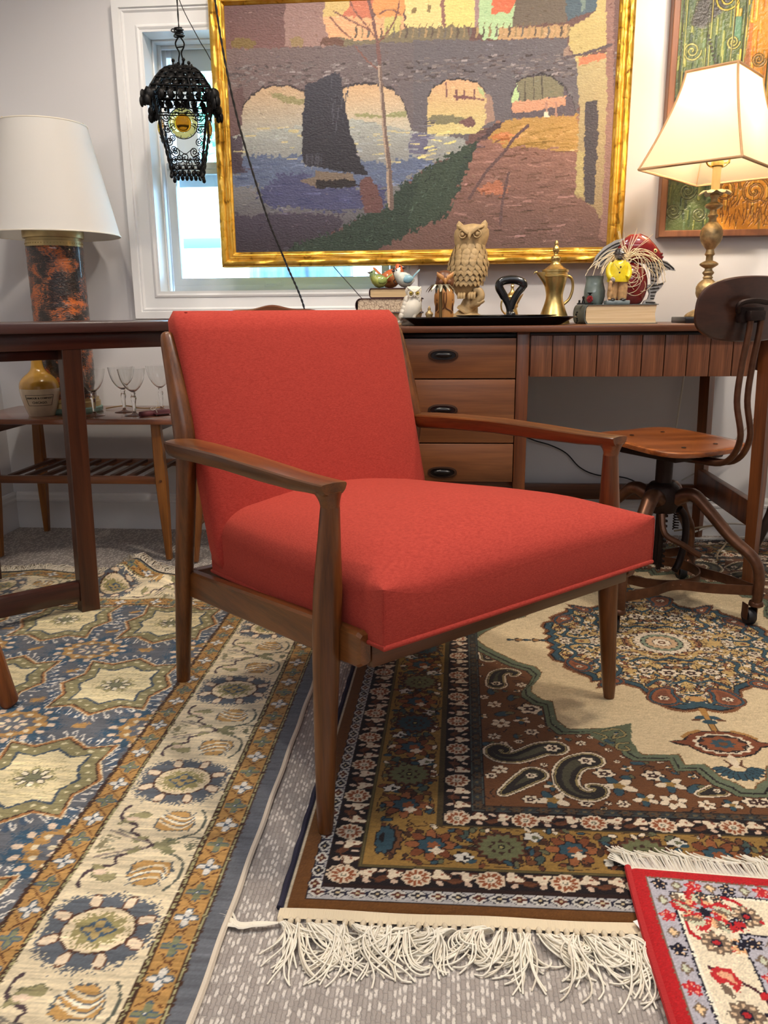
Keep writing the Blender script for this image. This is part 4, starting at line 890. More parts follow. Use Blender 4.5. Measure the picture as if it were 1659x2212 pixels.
    for k in range(K+1):
        f = k/K; z = .285+f*.487; vf = .436+f*.134; hwb = .270+.003*f; th = .066
        cl = interp([(0, .35), (.02, .8), (.06, 1), (.93, 1), (.965, .92), (.985, .72), (1, .35)], f)
        sec = []; M_ = 64
        for i in range(M_):
            a = 2*PI*(i+.5)/M_; x, y = math.cos(a), math.sin(a); ex = math.copysign(abs(x)**.26, x); ey = math.copysign(abs(y)**.42, y)
            crown = .016*(1-ex*ex)**.8*(y < 0)*math.sin(PI*min(1, .1+f*.9))**.5
            sec.append((ex*(hwb-(1-cl)*.018), vf+th/2+ey*th/2*cl-crown, z+.010*(1-abs(ex)**3)*0))
        secs.append(sec)
    back = B().loft(secs).obj('backrest', m_felt, t, 60)
    for s in (-1,): B().ell((s*.252, .570, .7690), (.0035, .0030, .0016), 8, 5).obj('corner_tuck', m_felt, back, 60)
armchair()
# ------------------------------------------------------------------ dark table at the left
m_dark = wood('mahogany_dark', C(38, 17, 12), C(74, 36, 24), 0, .28, .8, .35)
m_dark_z = wood('mahogany_leg', C(40, 19, 11), C(80, 42, 22), 2, .33, .9, .25)
m_darktop = wood('mahogany_top', C(40, 22, 20), C(74, 44, 38), 0, .30, .6, .4)
def dark_table():
    D = Vector((.735, .678, 0)); rz = math.atan2(D.y, D.x)
    t = thing('dark_table', 'dark mahogany table with square legs and low stretcher at the left edge', 'table', (-.946, 1.912, 0), rz)
    # local x runs along the lit side, local y to the far side; the near leg stands at the origin
    B().box((.06, .235, .737), (.76, .53, .026), .004).obj('table_top', m_darktop, t)
    B().box((.055, .008, .704), (.70, .020, .040), .002).obj('apron', m_dark, t); B().box((.055, .455, .704), (.70, .020, .040), .002).obj('apron', m_dark, t)
    B().box((-.285, .23, .704), (.020, .43, .040), .002).obj('apron', m_dark, t); B().box((.395, .23, .704), (.020, .43, .040), .002).obj('apron', m_dark, t)
    for x, y in ((0.024, .019), (-.28, .019), (-.115, .456), (-.30, .456)):
        B().loft([[(x+a*.0238+o, y+b_*.019, z) for a, b_ in ((-1, -.9), (-.93, -1), (.93, -1), (1, -.9), (1, .9), (.93, 1), (-.93, 1), (-1, .9))] for z, o in ((.008, 0), (.685, .016))]).obj('leg', m_dark_z, t, 30)
    for xs_, w_, y in ((-.118, .26, .020), (-.20, .17, .456)): B().box((xs_, y, .066), (w_, .030, .050), .002).obj('stretcher', m_dark, t)
    B().box((-.118, .2325, .672), (.284, .40, .024), .002).obj('leg_brace', m_dark, t)
dark_table()
# ------------------------------------------------------------------ splayed leg of a stool cut by the left edge
def stool_left():
    m = wood('stool_wood', C(92, 46, 14), C(146, 80, 30), 2, .4, 1.0)
    t = thing('wooden_stool', 'worn wooden stool of which only one splayed leg enters at the left edge', 'stool', (-1.02, 1.36, 0))
    for x, y in ((.155, .05), (.02, -.13), (-.16, -.03), (-.03, .15)):
        f = .52; B().tube([(x, y, .010), (x*.98, y*.98, .016), (x*.86, y*.86, .12), (x*f, y*f, .405)], [.0155, .0185, .0195, .0205], 10).obj('leg', m, t, 35)
    B().lathe([(.02, .405), (.125, .405), (.133, .412), (.133, .425), (.126, .432), (.02, .430)], 36).obj('seat', m, t)
stool_left()
# ------------------------------------------------------------------ two-tier side table with slatted shelf
m_teak = wood('teak_leg', C(110, 62, 20), C(166, 104, 40), 2, .4, 1.1)
m_teak_x = wood('teak_rail', C(78, 40, 22), C(134, 78, 40), 0, .36, 1.0)
m_teak_y = wood('teak_slat', C(60, 32, 20), C(104, 60, 36), 1, .4, 1.0)
m_teaktop = wood('teak_top', C(104, 58, 40), C(150, 92, 64), 0, .2, .6, .5)
ZT = .457
def side_table():
    t = thing('side_table', 'walnut side table with tapered legs and slatted lower shelf under the drum lamp', 'side table', (-1.165, 2.565, 0))
    B().box((0, 0, ZT-.0085), (.70, .375, .017), .004).obj('table_top', m_teaktop, t)
    for sx_ in (-1, 1): B().box((sx_*.255, 0, ZT-.032), (.02, .26, .030), .003).obj('top_batten', m_teak_y, t)
    for sx_ in (-1, 1):
        for sy_ in (-1, 1):
            secs = []
            for z, w, d, o in ((.006, .0085, .010, .020), (.15, .0135, .014, .014), (.26, .0165, .0165, .010), (.34, .0160, .015, .006), (ZT-.017, .0145, .012, .0)):
                cx, cy_ = sx_*(.268+o*.7), sy_*(.148+o*.5); c_ = .003
                secs.append([(cx+a, cy_+b_, z) for a, b_ in ((-w, -d+c_), (-w+c_, -d), (w-c_, -d), (w, -d+c_), (w, d-c_), (w-c_, d), (-w+c_, d), (-w, d-c_))])
            leg = B().loft(secs).obj('leg', m_teak, t, 25)
            B().tube([(sx_*.277, sy_*.170, .262), (sx_*.277, sy_*.1735, .262)], .0042, 10).obj('dowel_plug', m_walnut, leg)
    for sy_ in (-1, 1): B().box((0, sy_*.154, .262), (.535, .020, .024), .003).obj('shelf_rail', m_teak_x, t)
    for k in range(9): B().box((-.224+k*.056, 0, .270), (.017, .29, .011), .002).obj('slat', m_teak_y, t)
side_table()
# ------------------------------------------------------------------ drum lamp on a printing-roller base
def roller_mat():
    m, N, L, P = newmat('carved_roller')
    tc = N.new('ShaderNodeTexCoord'); mp = N.new('ShaderNodeMapping'); mp.inputs['Scale'].default_value = (1, 1, 1.25); L.new(tc.outputs['Object'], mp.inputs[0])
    n = N.new('ShaderNodeTexNoise'); n.inputs['Scale'].default_value = 13; n.inputs['Detail'].default_value = 3; n.inputs['Distortion'].default_value = .9; L.new(mp.outputs[0], n.inputs[0])
    n2 = N.new('ShaderNodeTexNoise'); n2.inputs['Scale'].default_value = 75; n2.inputs['Detail'].default_value = 2; n2.inputs['Distortion'].default_value = 1.6; mp2 = N.new('ShaderNodeMapping'); mp2.inputs['Scale'].default_value = (1, 1, 2.4); L.new(tc.outputs['Object'], mp2.inputs[0]); L.new(mp2.outputs[0], n2.inputs[0])
    s = N.new('ShaderNodeMath'); s.operation = 'MULTIPLY_ADD'; s.inputs[1].default_value = .55; L.new(n2.outputs[0], s.inputs[0]); L.new(n.outputs[0], s.inputs[2])
    r = N.new('ShaderNodeValToRGB'); e = r.color_ramp.elements; e[0].position = .72; e[0].color = C(30, 20, 16); e[1].position = 1.0; e[1].color = C(196, 100, 34)
    x = e.new(.775); x.color = C(62, 38, 30); x = e.new(.83); x.color = C(108, 72, 54); x = e.new(.88); x.color = C(160, 82, 36)
    L.new(s.outputs[0], r.inputs[0]); L.new(r.outputs[0], P.inputs['Base Color']); P.inputs['Roughness'].default_value = .3; P.inputs['Coat Weight'].default_value = .4
    b = N.new('ShaderNodeBump'); b.inputs['Strength'].default_value = .9; b.inputs['Distance'].default_value = .004; b.invert = True; L.new(s.outputs[0], b.inputs['Height']); L.new(b.outputs[0], P.inputs['Normal'])
    return m
def shade_mat(name, c, tr=.35):
    m, N, L, P = newmat(name); P.inputs['Base Color'].default_value = c; P.inputs['Roughness'].default_value = .9; P.inputs['Specular IOR Level'].default_value = .1
    tc = N.new('ShaderNodeTexCoord'); mp = N.new('ShaderNodeMapping'); mp.inputs['Scale'].default_value = (300, 300, 900); L.new(tc.outputs['Object'], mp.inputs[0]); n = N.new('ShaderNodeTexNoise'); L.new(mp.outputs[0], n.inputs[0]); n.inputs['Scale'].default_value = 1
    b = N.new('ShaderNodeBump'); b.inputs['Strength'].default_value = .15; b.inputs['Distance'].default_value = .001; L.new(n.outputs[0], b.inputs['Height']); L.new(b.outputs[0], P.inputs['Normal'])
    d = N.new('ShaderNodeBsdfTranslucent'); d.inputs[0].default_value = c; x = N.new('ShaderNodeMixShader'); x.inputs[0].default_value = tr
    L.new(P.outputs[0], x.inputs[1]); L.new(d.outputs[0], x.inputs[2]); L.new(x.outputs[0], N['Material Output'].inputs[0]); return m
m_shade = shade_mat('linen_shade', C(228, 225, 220), .3)
m_brass = mat('brass', C(212, 184, 118), .30, 1, var=.25, vscale=40)
m_brass_old = mat('brass_aged', C(178, 154, 112), .48, .8, var=.4, vscale=60, bump=.2, bscale=220)
m_brass_pale = mat('brass_satin', C(184, 164, 118), .4, .9, var=.15, vscale=30)
def drum_lamp():
    t = thing('table_lamp', 'unlit table lamp with white drum shade on a carved amber roller base', 'lamp', (-1.245, 2.585, ZT))
    B().lathe([(.02, 0), (.098, 0), (.102, .004), (.102, .014), (.098, .018), (.02, .018)], 48).obj('foot_plate', mat('verdigris_marble', C(140, 178, 164), .5, var=.25, vscale=50), t)
    B().lathe([(.02, .018), (.096, .018), (.096, .034), (.092, .037), (.092, .046), (.02, .046)], 48).obj('plinth', m_brass_pale, t)
    b = B(); rr = random.Random(3)
    prof = [(.0845+(0 if k in (0, 60) else .0016*rr.random()), .046+.472*k/60) for k in range(61)]
    b.lathe(prof, 72).obj('roller', roller_mat(), t, 60)
    b = B().lathe([(.02, .518), (.0855, .518), (.0855, .535), (.083, .536), (.083, .543), (.0905, .544), (.0915, .547), (.0915, .566), (.089, .569), (.02, .569)], 64)
    for k in range(56): a = 2*PI*k/56; b.ell((.0857*math.cos(a), .0857*math.sin(a), .5265), (.0016, .0016, .0016), 6, 4)
    b.obj('cap', m_brass_pale, t)
    B().lathe([(.012, .569), (.013, .572), (.010, .580), (.006, .588), (.006, .60), (.009, .603), (.009, .64), (.006, .645)], 20).obj('neck', m_brass, t)
    prof = [(.203, .560), (.131, .882)]; b = B(); n = 72
    th = .0012; V = []
    for r, z in ((.203, .551), (.131, .874), (.131-th, .874), (.203-th, .551)): V += [(r*math.cos(2*PI*j/n), r*math.sin(2*PI*j/n), z) for j in range(n)]
    b.add(V, [(i*n+j, i*n+(j+1) % n, ((i+1) % 4)*n+(j+1) % n, ((i+1) % 4)*n+j) for i in range(4) for j in range(n)])
    sh = b.obj('lamp_shade', m_shade, t, 40)
    for r, z in ((.2032, .553), (.1312, .872)): B().tube([(r*math.cos(2*PI*j/64), r*math.sin(2*PI*j/64), z) for j in range(64)], .0022, 6, closed=True).obj('shade_rim', mat('shade_tape', C(222, 214, 198), .8), sh, 60)
    b = B(); b.tube([(.0, 0, .645), (0, 0, .86)], .003, 6); [b.tube([(0, 0, .86), (.131*math.cos(a), .131*math.sin(a), .875)], .0018, 5) for a in (0, 2.094, 4.189)]; b.obj('harp', m_brass, t)
drum_lamp()
# ------------------------------------------------------------------ stoneware jug with printed name
def text_on(name, body, size, m, parent, loc, xf, extrude=.0004, align='CENTER', font_scale=(1, 1)):
    cu = bpy.data.curves.new(name+'_curve', 'FONT'); cu.body = body; cu.size = size; cu.align_x = align; cu.align_y = 'CENTER'; cu.resolution_u = 2; cu.offset = .0003
    to = bpy.data.objects.new(name+'_tmp', cu); COL.objects.link(to); dg = bpy.context.evaluated_depsgraph_get(); me = bpy.data.meshes.new_from_object(to.evaluated_get(dg)); bpy.data.objects.remove(to)
    for v in me.vertices: v.co = Vector(xf(v.co.x*font_scale[0]+loc[0], v.co.y*font_scale[1]+loc[1]))
    me.materials.clear(); me.materials.append(m); o = bpy.data.objects.new(name, me); COL.objects.link(o); o.parent = parent; return o
def jug():
    t = thing('stoneware_jug', 'two-tone mustard and cream stoneware jug with a printed company name', 'jug', (-1.288, 2.475, ZT), .42)
    prof = [(.012, .0005), (.036, 0), (.040, .003), (.046, .020), (.0535, .046), (.0585, .070), (.060, .086), (.0585, .100), (.054, .111), (.043, .124), (.030, .134), (.021, .146), (.0175, .160), (.0165, .176), (.0180, .184), (.0195, .190), (.0185, .197), (.012, .199)]
    pr = [(p.x, p.z) for p in smooth([(r, 0, z) for r, z in prof], 4)]
    lo = [p for p in pr if p[1] <= .0865]; hi = [p for p in pr if p[1] >= .0865]; hi = [(hi[0][0], .0865)]+hi
    B().lathe(lo+[(lo[-1][0], .0865)], 56, cap=True).obj('lower_body', mat('cream_glaze', C(222, 206, 178), .22, var=.06, vscale=40, coat=.5), t, 60)
    B().lathe(hi, 56).obj('upper_body', mat('mustard_glaze', C(190, 144, 58), .18, var=.12, vscale=30, coat=.6), t, 60)
    rad = lambda z: interp([(z_, r) for r, z_ in lo], z)
    def xf(x, y): z = .052+y; r = rad(z)+.0004; a = -PI/2+x/.056; return (r*math.cos(a), r*math.sin(a), z)
    ink = mat('black_ink', C(30, 26, 26), .5)
    text_on('lettering', 'ARMOUR & COMPANY', .0078, ink, t, (0, .0070), xf); text_on('lettering', 'CHICAGO.', .0098, ink, t, (0, -.0070), xf)
    b = B()
    for pts in ([(-.043+.086*k/20, .0165) for k in range(21)], [(-.039+.078*k/20, -.0160) for k in range(21)], [(-.043+.004*k/4, .0165-.0325*k/4) for k in range(5)], [(.043-.004*k/4, .0165-.0325*k/4) for k in range(5)]): b.tube([xf(*p) for p in pts], .0006, 4)
    b.obj('label_border', ink, t)
jug()
# ------------------------------------------------------------------ coupe glasses
m_glass = glassmat('crystal', (.98, .99, .99, 1))
def glass_proto():
    t = thing('coupe_glass', '', 'glass', (0, 0, ZT), 0, 'coupe glasses on the side table')
    def fac(a, z): return 1+.10*math.cos(6*a+z*260)
    B().lathe([(.004, .0), (.030, .0), (.0315, .0012), (.029, .0028), (.012, .005), (.006, .009), (.0045, .014)], 32).obj('foot', m_glass, t, 60)
    B().lathe([(.0045, .014), (.0052, .026), (.0060, .040), (.0075, .050), (.0088, .055), (.0075, .060), (.0058, .065), (.0075, .070), (.0066, .074)], 18, rad=fac).obj('stem', m_glass, t, 40)
    out = [(.004, .0735), (.012, .078), (.024, .090), (.034, .108), (.0395, .128), (.0425, .146)]; inn = [(.0413, .1462), (.0380, .128), (.0325, .109), (.0225, .0925), (.011, .081), (.002, .0775)]
    B().lathe([(p.x, p.z) for p in smooth([(r, 0, z) for r, z in out], 3)]+[(p.x, p.z) for p in smooth([(r, 0, z) for r, z in inn], 3)], 40).obj('bowl', m_glass, t, 60)
    return t
g0 = glass_proto()
for i, (x, y, l) in enumerate(((-1.110, 2.462, 'crystal coupe glass beside the square table leg, leftmost of four'), (-1.052, 2.560, 'crystal coupe glass standing behind the overlapping front glass'), (-.983, 2.470, 'crystal coupe glass in the middle, nearest the rolled tag'), (-.945, 2.610, 'crystal coupe glass half hidden by the armchair post'))):
    o = g0 if i == 0 else copy_tree(g0); o.location = (x, y, ZT); o['label'] = l; o.rotation_euler.z = i*.3
# rolled paper tag tied with white string
t = thing('paper_roll', 'small mauve roll of paper tied with white string on the side table corner', 'paper roll', (-.918, 2.468, ZT), .85)
b = B(); pts = []
B().tube([(-.050, 0, .0088), (-.049, 0, .0088), (.049, 0, .0088), (.05, 0, .0088)], .0085, 14).obj('roll', mat('mauve_paper', C(118, 62, 70), .6), t)
B().box((.022, -.016, .0075), (.060, .020, .0010), .0003, Matrix.Rotation(.15, 3, 'X')).obj('loose_flap', mat('mauve_paper_flap', C(126, 66, 72), .6), t)
b = B(); b.tube([(.004, .0092*math.cos(a), .0088+.0092*math.sin(a)) for a in np.linspace(0, 2*PI, 16, endpoint=False)], .0012, 5, closed=True); b.tube(smooth([(.004, 0, .018), (-.004, .004, .026), (-.014, -.002, .022), (-.004, -.004, .0185), (.012, .004, .028), (.016, .0, .040), (.010, .002, .046)], 4), .0009, 5); b.obj('string', mat('white_string', C(232, 226, 216), .8), t)
# cable trailing from the lamp foot
b = B(); b.tube(smooth([(-1.150, 2.64, ZT+.003), (-1.09, 2.66, ZT+.010), (-1.03, 2.64, ZT+.004), (-.985, 2.655, ZT+.003), (-.97, 2.70, ZT+.003)], 5), .0022, 6)
tag(b.obj('lamp_cable', mat('gold_cable', C(150, 120, 76), .5)), 'thin gold lamp cable lying behind the coupe glasses', 'cable')
# ------------------------------------------------------------------ chair behind the armchair, showing its crest rail and two legs
def back_chair():
    m = wood('chair_maple', C(98, 52, 20), C(150, 92, 42), 2, .4, 1.0); mx_ = wood('chair_crest', C(74, 38, 18), C(128, 74, 36), 0, .32, 1.0)
    t = thing('dining_chair', 'brown wooden chair under the window, hidden behind the red armchair but for crest and legs', 'chair', (-.575, 2.50, 0))
    for sx_ in (-1, 1):
        B().tube([(sx_*.215, -.115, .006), (sx_*.205, -.115, .11), (sx_*.188, -.105, .28), (sx_*.18, -.10, .43)], [.010, .0155, .020, .017], 10).obj('front_leg', m, t, 40)
        B().tube([(sx_*.225, .165, .006), (sx_*.205, .155, .20), (sx_*.18, .145, .43)], [.010, .015, .017], 10).obj('back_leg', m, t, 40)
        B().tube([(sx_*.203, -.112, .125), (sx_*.210, .155, .125)], .0095, 8).obj('stretcher', m, t)
        B().tube([(sx_*.165, -.135, .445), (sx_*.160+.04, -.150, .60), (sx_*.150+.075, -.165, .755)], [.013, .012, .010], 10).obj('back_post', m, t, 50)
    B().box((0, .02, .440), (.44, .36, .028), .012).obj('seat', mx_, t)
    b = B(); n = 36
    def cr(u): a = abs(2*u-1); return .777+.010*math.cos(PI*(2*u-1)*.9)*(1-a*.2)+.003*math.cos((2*u-1)*9)
    V = [];
    for i in range(n+1):
        u = i/n; x = -.165+.33*u; z1 = cr(u) if 0 < i < n else .764; z0 = .715+.006*math.cos((2*u-1)*3); y = -.170+.03*(2*u-1)**2*-1
        V += [(x, y-.009, z0), (x, y-.009, z1-.004), (x, y, z1), (x, y+.009, z1-.004), (x, y+.009, z0)]
    F = [(i*5+k, i*5+(k+1) % 5, (i+1)*5+(k+1) % 5, (i+1)*5+k) for i in range(n) for k in range(5)]+[(0, 1, 2, 3, 4), tuple(n*5+k for k in range(4, -1, -1))]
    b.add([(x+.075, y, z) for x, y, z in V], F); b.obj('crest_rail', mx_, t, 50)
    for k in range(4): B().tube([(-.09+.06*k+.02, -.145, .45), (-.09+.06*k+.05, -.172, .72)], .006, 8).obj('spindle', m, t)
back_chair()
# ------------------------------------------------------------------ large oil painting in a gilt frame, hung in front of the window
def gilt(name):
    m, N, L, P = newmat(name); tc = N.new('ShaderNodeTexCoord'); n = N.new('ShaderNodeTexNoise'); n.inputs['Scale'].default_value = 38; n.inputs['Detail'].default_value = 6; n.inputs['Distortion'].default_value = .8; L.new(tc.outputs['Object'], n.inputs[0])
    r = N.new('ShaderNodeValToRGB'); e = r.color_ramp.elements; e[0].position = .24; e[0].color = C(96, 58, 24); e[1].position = .42; e[1].color = C(226, 176, 66); x = e.new(.72); x.color = C(238, 200, 104)
    L.new(n.outputs[0], r.inputs[0]); L.new(r.outputs[0], P.inputs['Base Color']); P.inputs['Metallic'].default_value = .85; P.inputs['Roughness'].default_value = .34
    b = N.new('ShaderNodeBump'); b.inputs['Strength'].default_value = .5; b.inputs['Distance'].default_value = .003; L.new(n.outputs[0], b.inputs['Height']); L.new(b.outputs[0], P.inputs['Normal']); return m
m_gilt = gilt('gold_leaf')
def frame_side(name, m, parent, rect, prof, side, ang=40, wav=None):
    """one mitred length of moulding; rect = outer x0, x1, z0, z1; prof = (distance in from the outer edge, y)"""
    x0, x1, z0, z1 = rect; secs = []; n = 60 if wav else 1
    for i in range(n+1):
        f = i/n; sec = []
        for d, y in prof:
            if wav: y = y-wav(d, f)
            a, c_ = {'bottom': ((x0+d, z0+d), (x1-d, z0+d)), 'top': ((x1-d, z1-d), (x0+d, z1-d)), 'left': ((x0+d, z1-d), (x0+d, z0+d)), 'right': ((x1-d, z0+d), (x1-d, z1-d))}[side]
            sec.append((a[0]+(c_[0]-a[0])*f, y, a[1]+(c_[1]-a[1])*f))
        secs.append(sec)
    return B().loft(secs).obj(name, m, parent, ang)
def oil_painting():
    X0, X1, Z0, Z1 = -.750, .549, .916, 1.74; cx = (X0+X1)/2
    t = thing('oil_painting', 'large oil painting of a stone arched bridge and dark sail in a gilt frame', 'painting', (0, 2.742, 0))
    prof = [(0, .032), (0, -.004), (.003, -.010), (.009, -.014), (.017, -.014), (.022, -.009), (.0245, -.004), (.027, -.004), (.0285, -.007), (.031, -.007), (.0325, -.003), (.0355, -.003), (.037, -.005), (.0395, -.004), (.041, .0), (.046, .003), (.048, .006), (.048, .032)]
    def wav(d, f): return .0012*math.sin(f*180)*math.exp(-((d-.012)/.008)**2)+.0006*math.sin(f*431+d*300)
    for s in ('bottom', 'top', 'left', 'right'): frame_side('frame_moulding', m_gilt, t, (X0, X1, Z0, Z1), prof, s, 40, wav)
    p = Paint(X0+.04, Z0+.04, X1-.04, Z1-.04, .0022, (112, 82, 78)); q = np.random.default_rng(21); nz0 = p.nz.copy()
    for _ in range(3): p.nz = sum(np.roll(p.nz, (a, b_), (0, 1)) for a in (-1, 0, 1) for b_ in (-1, 0, 1))/9
    p.nz *= 5
    A = p.poly; wb = .0035
    def grad(pts, ca, cb, vert=True, wob=wb):
        xs_, ys_ = [a for a, _ in pts], [b_ for _, b_ in pts]; bb = p.bb(min(xs_), min(ys_), max(xs_), max(ys_))
        if not bb: return
        j, i, X, Y = bb; m = p.inside(pts, X+p.nz[j, i]*wob*.5, Y+p.nz[j, i][::-1]*wob*.5); f = (Y-min(ys_))/(max(ys_)-min(ys_)+1e-9)+0*X if vert else (X-min(xs_))/(max(xs_)-min(xs_)+1e-9)+0*Y
        col = np.array(ca)*(1-f[..., None])+np.array(cb)*f[..., None]; p.I[j, i][m] = col[m]
    # far bank: brown haze, then houses
    grad([(-.7139, 1.7336), (-.4900, 1.7257), (-.4961, 1.5574), (-.7239, 1.5644)], (126, 88, 84), (104, 76, 76)); grad([(-.5070, 1.7855), (-.3727, 1.7805), (-.3781, 1.5669), (-.5153, 1.5712)], (158, 124, 116), (138, 104, 100))
    A([(-.3584, 1.7800), (-.2774, 1.7770), (-.2835, 1.6930), (-.3276, 1.6518), (-.3954, 1.6519), (-.3900, 1.6711)], (204, 174, 106), wb); A([(-.3954, 1.6498), (-.3275, 1.6540), (-.2410, 1.6447), (-.2121, 1.6480), (-.1451, 1.6500), (-.1405, 1.5760), (-.2321, 1.5754), (-.3777, 1.5835)], (224, 164, 116), wb)
    A([(-.2964, 1.7777), (-.2346, 1.7754), (-.2382, 1.6787), (-.2434, 1.6439), (-.3373, 1.6500), (-.3126, 1.6770)], (202, 112, 82), wb); A([(-.2346, 1.7754), (-.1353, 1.7718), (-.1403, 1.6669), (-.1499, 1.6425), (-.2266, 1.6433), (-.2383, 1.6659)], (222, 148, 84), wb); A([(-.2026, 1.6442), (-.1489, 1.6459), (-.1588, 1.5723), (-.2080, 1.5738)], (196, 184, 106), wb)
    A([(-.1400, 1.7719), (.0523, 1.7648), (.0550, 1.6072), (-.1404, 1.6071)], (226, 200, 128), wb); A([(-.0384, 1.7682), (-.0225, 1.7676), (-.0115, 1.6123), (-.0282, 1.6128)], (146, 104, 94), wb)
    for x, y, w, h in ((1345, 68, 14, 24), (1440, 52, 12, 34), (1345, 160, 8, 16)): A([a for a in [(-.1207, 1.6687), (-.1074, 1.6683), (-.1074, 1.6479), (-.1208, 1.6483)]] if x == 1345 and y == 68 else [(-.0747, 1.6748), (-.0633, 1.6744), (-.0632, 1.6515), (-.0746, 1.6519)], (140, 118, 78), .002)
    A([(-.0218, 1.7587), (.0668, 1.7554), (.0719, 1.6582), (.0813, 1.6067), (-.0183, 1.6099)], (222, 202, 116), wb); A([(.0668, 1.7554), (.0805, 1.7549), (.0835, 1.6028), (.0728, 1.6089)], (160, 130, 130), wb); A([(.0793, 1.7550), (.1946, 1.7508), (.1887, 1.6032), (.1446, 1.6008), (.1411, 1.5742), (.0946, 1.5730), (.0839, 1.6047)], (168, 200, 148), wb)
    A([(.1366, 1.7529), (.1988, 1.7506), (.1890, 1.6617), (.1728, 1.6442), (.1205, 1.6422)], (216, 108, 74), wb); A([(.1907, 1.6766), (.2029, 1.7505), (.3429, 1.7453), (.3489, 1.6131), (.1866, 1.6033)], (112, 100, 88), wb); A([(.3306, 1.7458), (.4329, 1.7420), (.4342, 1.6421), (.3774, 1.6253), (.3510, 1.6130)], (82, 102, 116), wb); A([(.3798, 1.7440), (.3921, 1.7435), (.4031, 1.6469), (.3892, 1.6362)], (120, 140, 132), wb)
    # parapet
    A([(-.3873, 1.5890), (-.3482, 1.5943), (-.2999, 1.5819), (-.2320, 1.5841), (-.1404, 1.6113), (.0549, 1.6114), (.0558, 1.5578), (-.3879, 1.5672)], (124, 112, 88), .006); A([(.1446, 1.6008), (.3535, 1.6035), (.3550, 1.5713), (.1454, 1.5722)], (188, 150, 104), wb)
    for k in range(34):
        (xa, za), (xb, zb_) = [(-.2947, 1.6035), (.3501, 1.5866)]; f = k/33; x = xa+(xb-xa)*f; z = za+(zb_-za)*f; h = .012; p.line([(x, z-h), (x+.004, z), (x+.002, z+h)], .006, [(96, 84, 74), (150, 128, 92), (112, 104, 96), (170, 140, 96)][k % 4]); p.line([(x, z+h), (x+.006, z+h+.012)], .002, (128, 104, 74))
    for pts, c_ in (([(-.6836, 1.5719), (-.6874, 1.5919), (-.6672, 1.6000), (-.6227, 1.5986), (-.6061, 1.5827), (-.6142, 1.5689)], (128, 104, 58)), ([(-.4956, 1.5705), (-.4973, 1.5925), (-.4798, 1.6015), (-.4557, 1.5911), (-.4613, 1.5695)], (150, 124, 84)), ([(-.4073, 1.5722), (-.3969, 1.5936), (-.3628, 1.5947), (-.3290, 1.5828), (-.3342, 1.5677)], (112, 78, 66))): A(pts, c_, .004)
    # bridge
    grad([(-.7235, 1.5710), (-.3293, 1.5689), (-.1453, 1.5736), (.0557, 1.5613), (.0603, 1.2879), (-.7390, 1.3066)], (122, 100, 98), (104, 98, 104), False); A([(-.1141, 1.5784), (.0989, 1.5706), (.3509, 1.5703), (.3574, 1.5197), (.3876, 1.4996), (.3952, 1.3431), (-.1140, 1.3115)], (104, 98, 104), wb)
    (bx0, bz0), (bx1, bz1) = [(-.7148, 1.4615), (.6190, 1.5276)]
    for k in range(520):
        x = bx0+(bx1-bx0)*q.random(); z = bz0+(bz1-bz0)*q.random(); l = .006+.012*q.random(); v = float(q.normal(0, 14)); p.line([(x, z), (x+l, z+float(q.normal(0, .002)))], .0045, tuple(np.clip((112+v*1.5, 101+v*1.5, 102+v*1.5), 40, 200)))
    A([(-.7158, 1.4434), (-.6546, 1.4598), (-.6515, 1.4009), (-.6677, 1.3049), (-.7237, 1.3063)], (112, 86, 86), wb)
    # arches
    W1 = [(-.6677, 1.3049), (-.6596, 1.4011), (-.6309, 1.4312), (-.5897, 1.4553), (-.5444, 1.4621), (-.4998, 1.4564), (-.4508, 1.4371), (-.4552, 1.3000)]; A([(x, z+.006) for x, z in W1], (72, 60, 62), wb); grad(W1, (166, 170, 164), (196, 160, 120))
    W2 = [(-.3417, 1.4467), (-.2824, 1.4575), (-.2334, 1.4570), (-.1847, 1.4414), (-.1545, 1.4139), (-.1360, 1.3740), (-.1164, 1.2920), (-.3449, 1.2974)]; A([(x, z+.006) for x, z in W2], (70, 62, 66), wb); grad(W2, (184, 186, 172), (206, 166, 122))
    A([(-.3036, 1.3738), (-.2640, 1.3764), (-.2196, 1.3694), (-.1360, 1.3776), (-.1361, 1.3614), (-.2197, 1.3617), (-.2938, 1.3636)], (150, 150, 104), wb); A([(-.5703, 1.4417), (-.5402, 1.4441), (-.5107, 1.4325), (-.4613, 1.4185), (-.4619, 1.4023), (-.5115, 1.4108), (-.5607, 1.4302)], (150, 142, 98), wb)
    W3 = [(-.0736, 1.3105), (-.0706, 1.4148), (-.0491, 1.4451), (-.0104, 1.4605), (.0369, 1.4623), (.0800, 1.4533), (.1071, 1.4250), (.1125, 1.3382), (.0784, 1.3069)]; A([(x, z+.005) for x, z in W3], (64, 58, 62), wb); grad(W3, (204, 190, 122), (208, 162, 118)); A([(.1071, 1.4250), (.1281, 1.4094), (.1391, 1.3456), (.1083, 1.3303)], (160, 128, 112), wb); A([(.0800, 1.4501), (.1019, 1.4299), (.1075, 1.4100), (.0913, 1.4223)], (168, 184, 124), wb)
    A([(-.0703, 1.3548), (-.0485, 1.3643), (.0037, 1.3610), (.0602, 1.3555), (.0776, 1.3511), (.0736, 1.3312), (.0257, 1.3404), (-.0178, 1.3374), (-.0659, 1.3435)], (128, 122, 92), wb); A([(.0256, 1.3444), (.0688, 1.3593), (.0800, 1.3390), (.0695, 1.3192)], (120, 86, 84), wb)
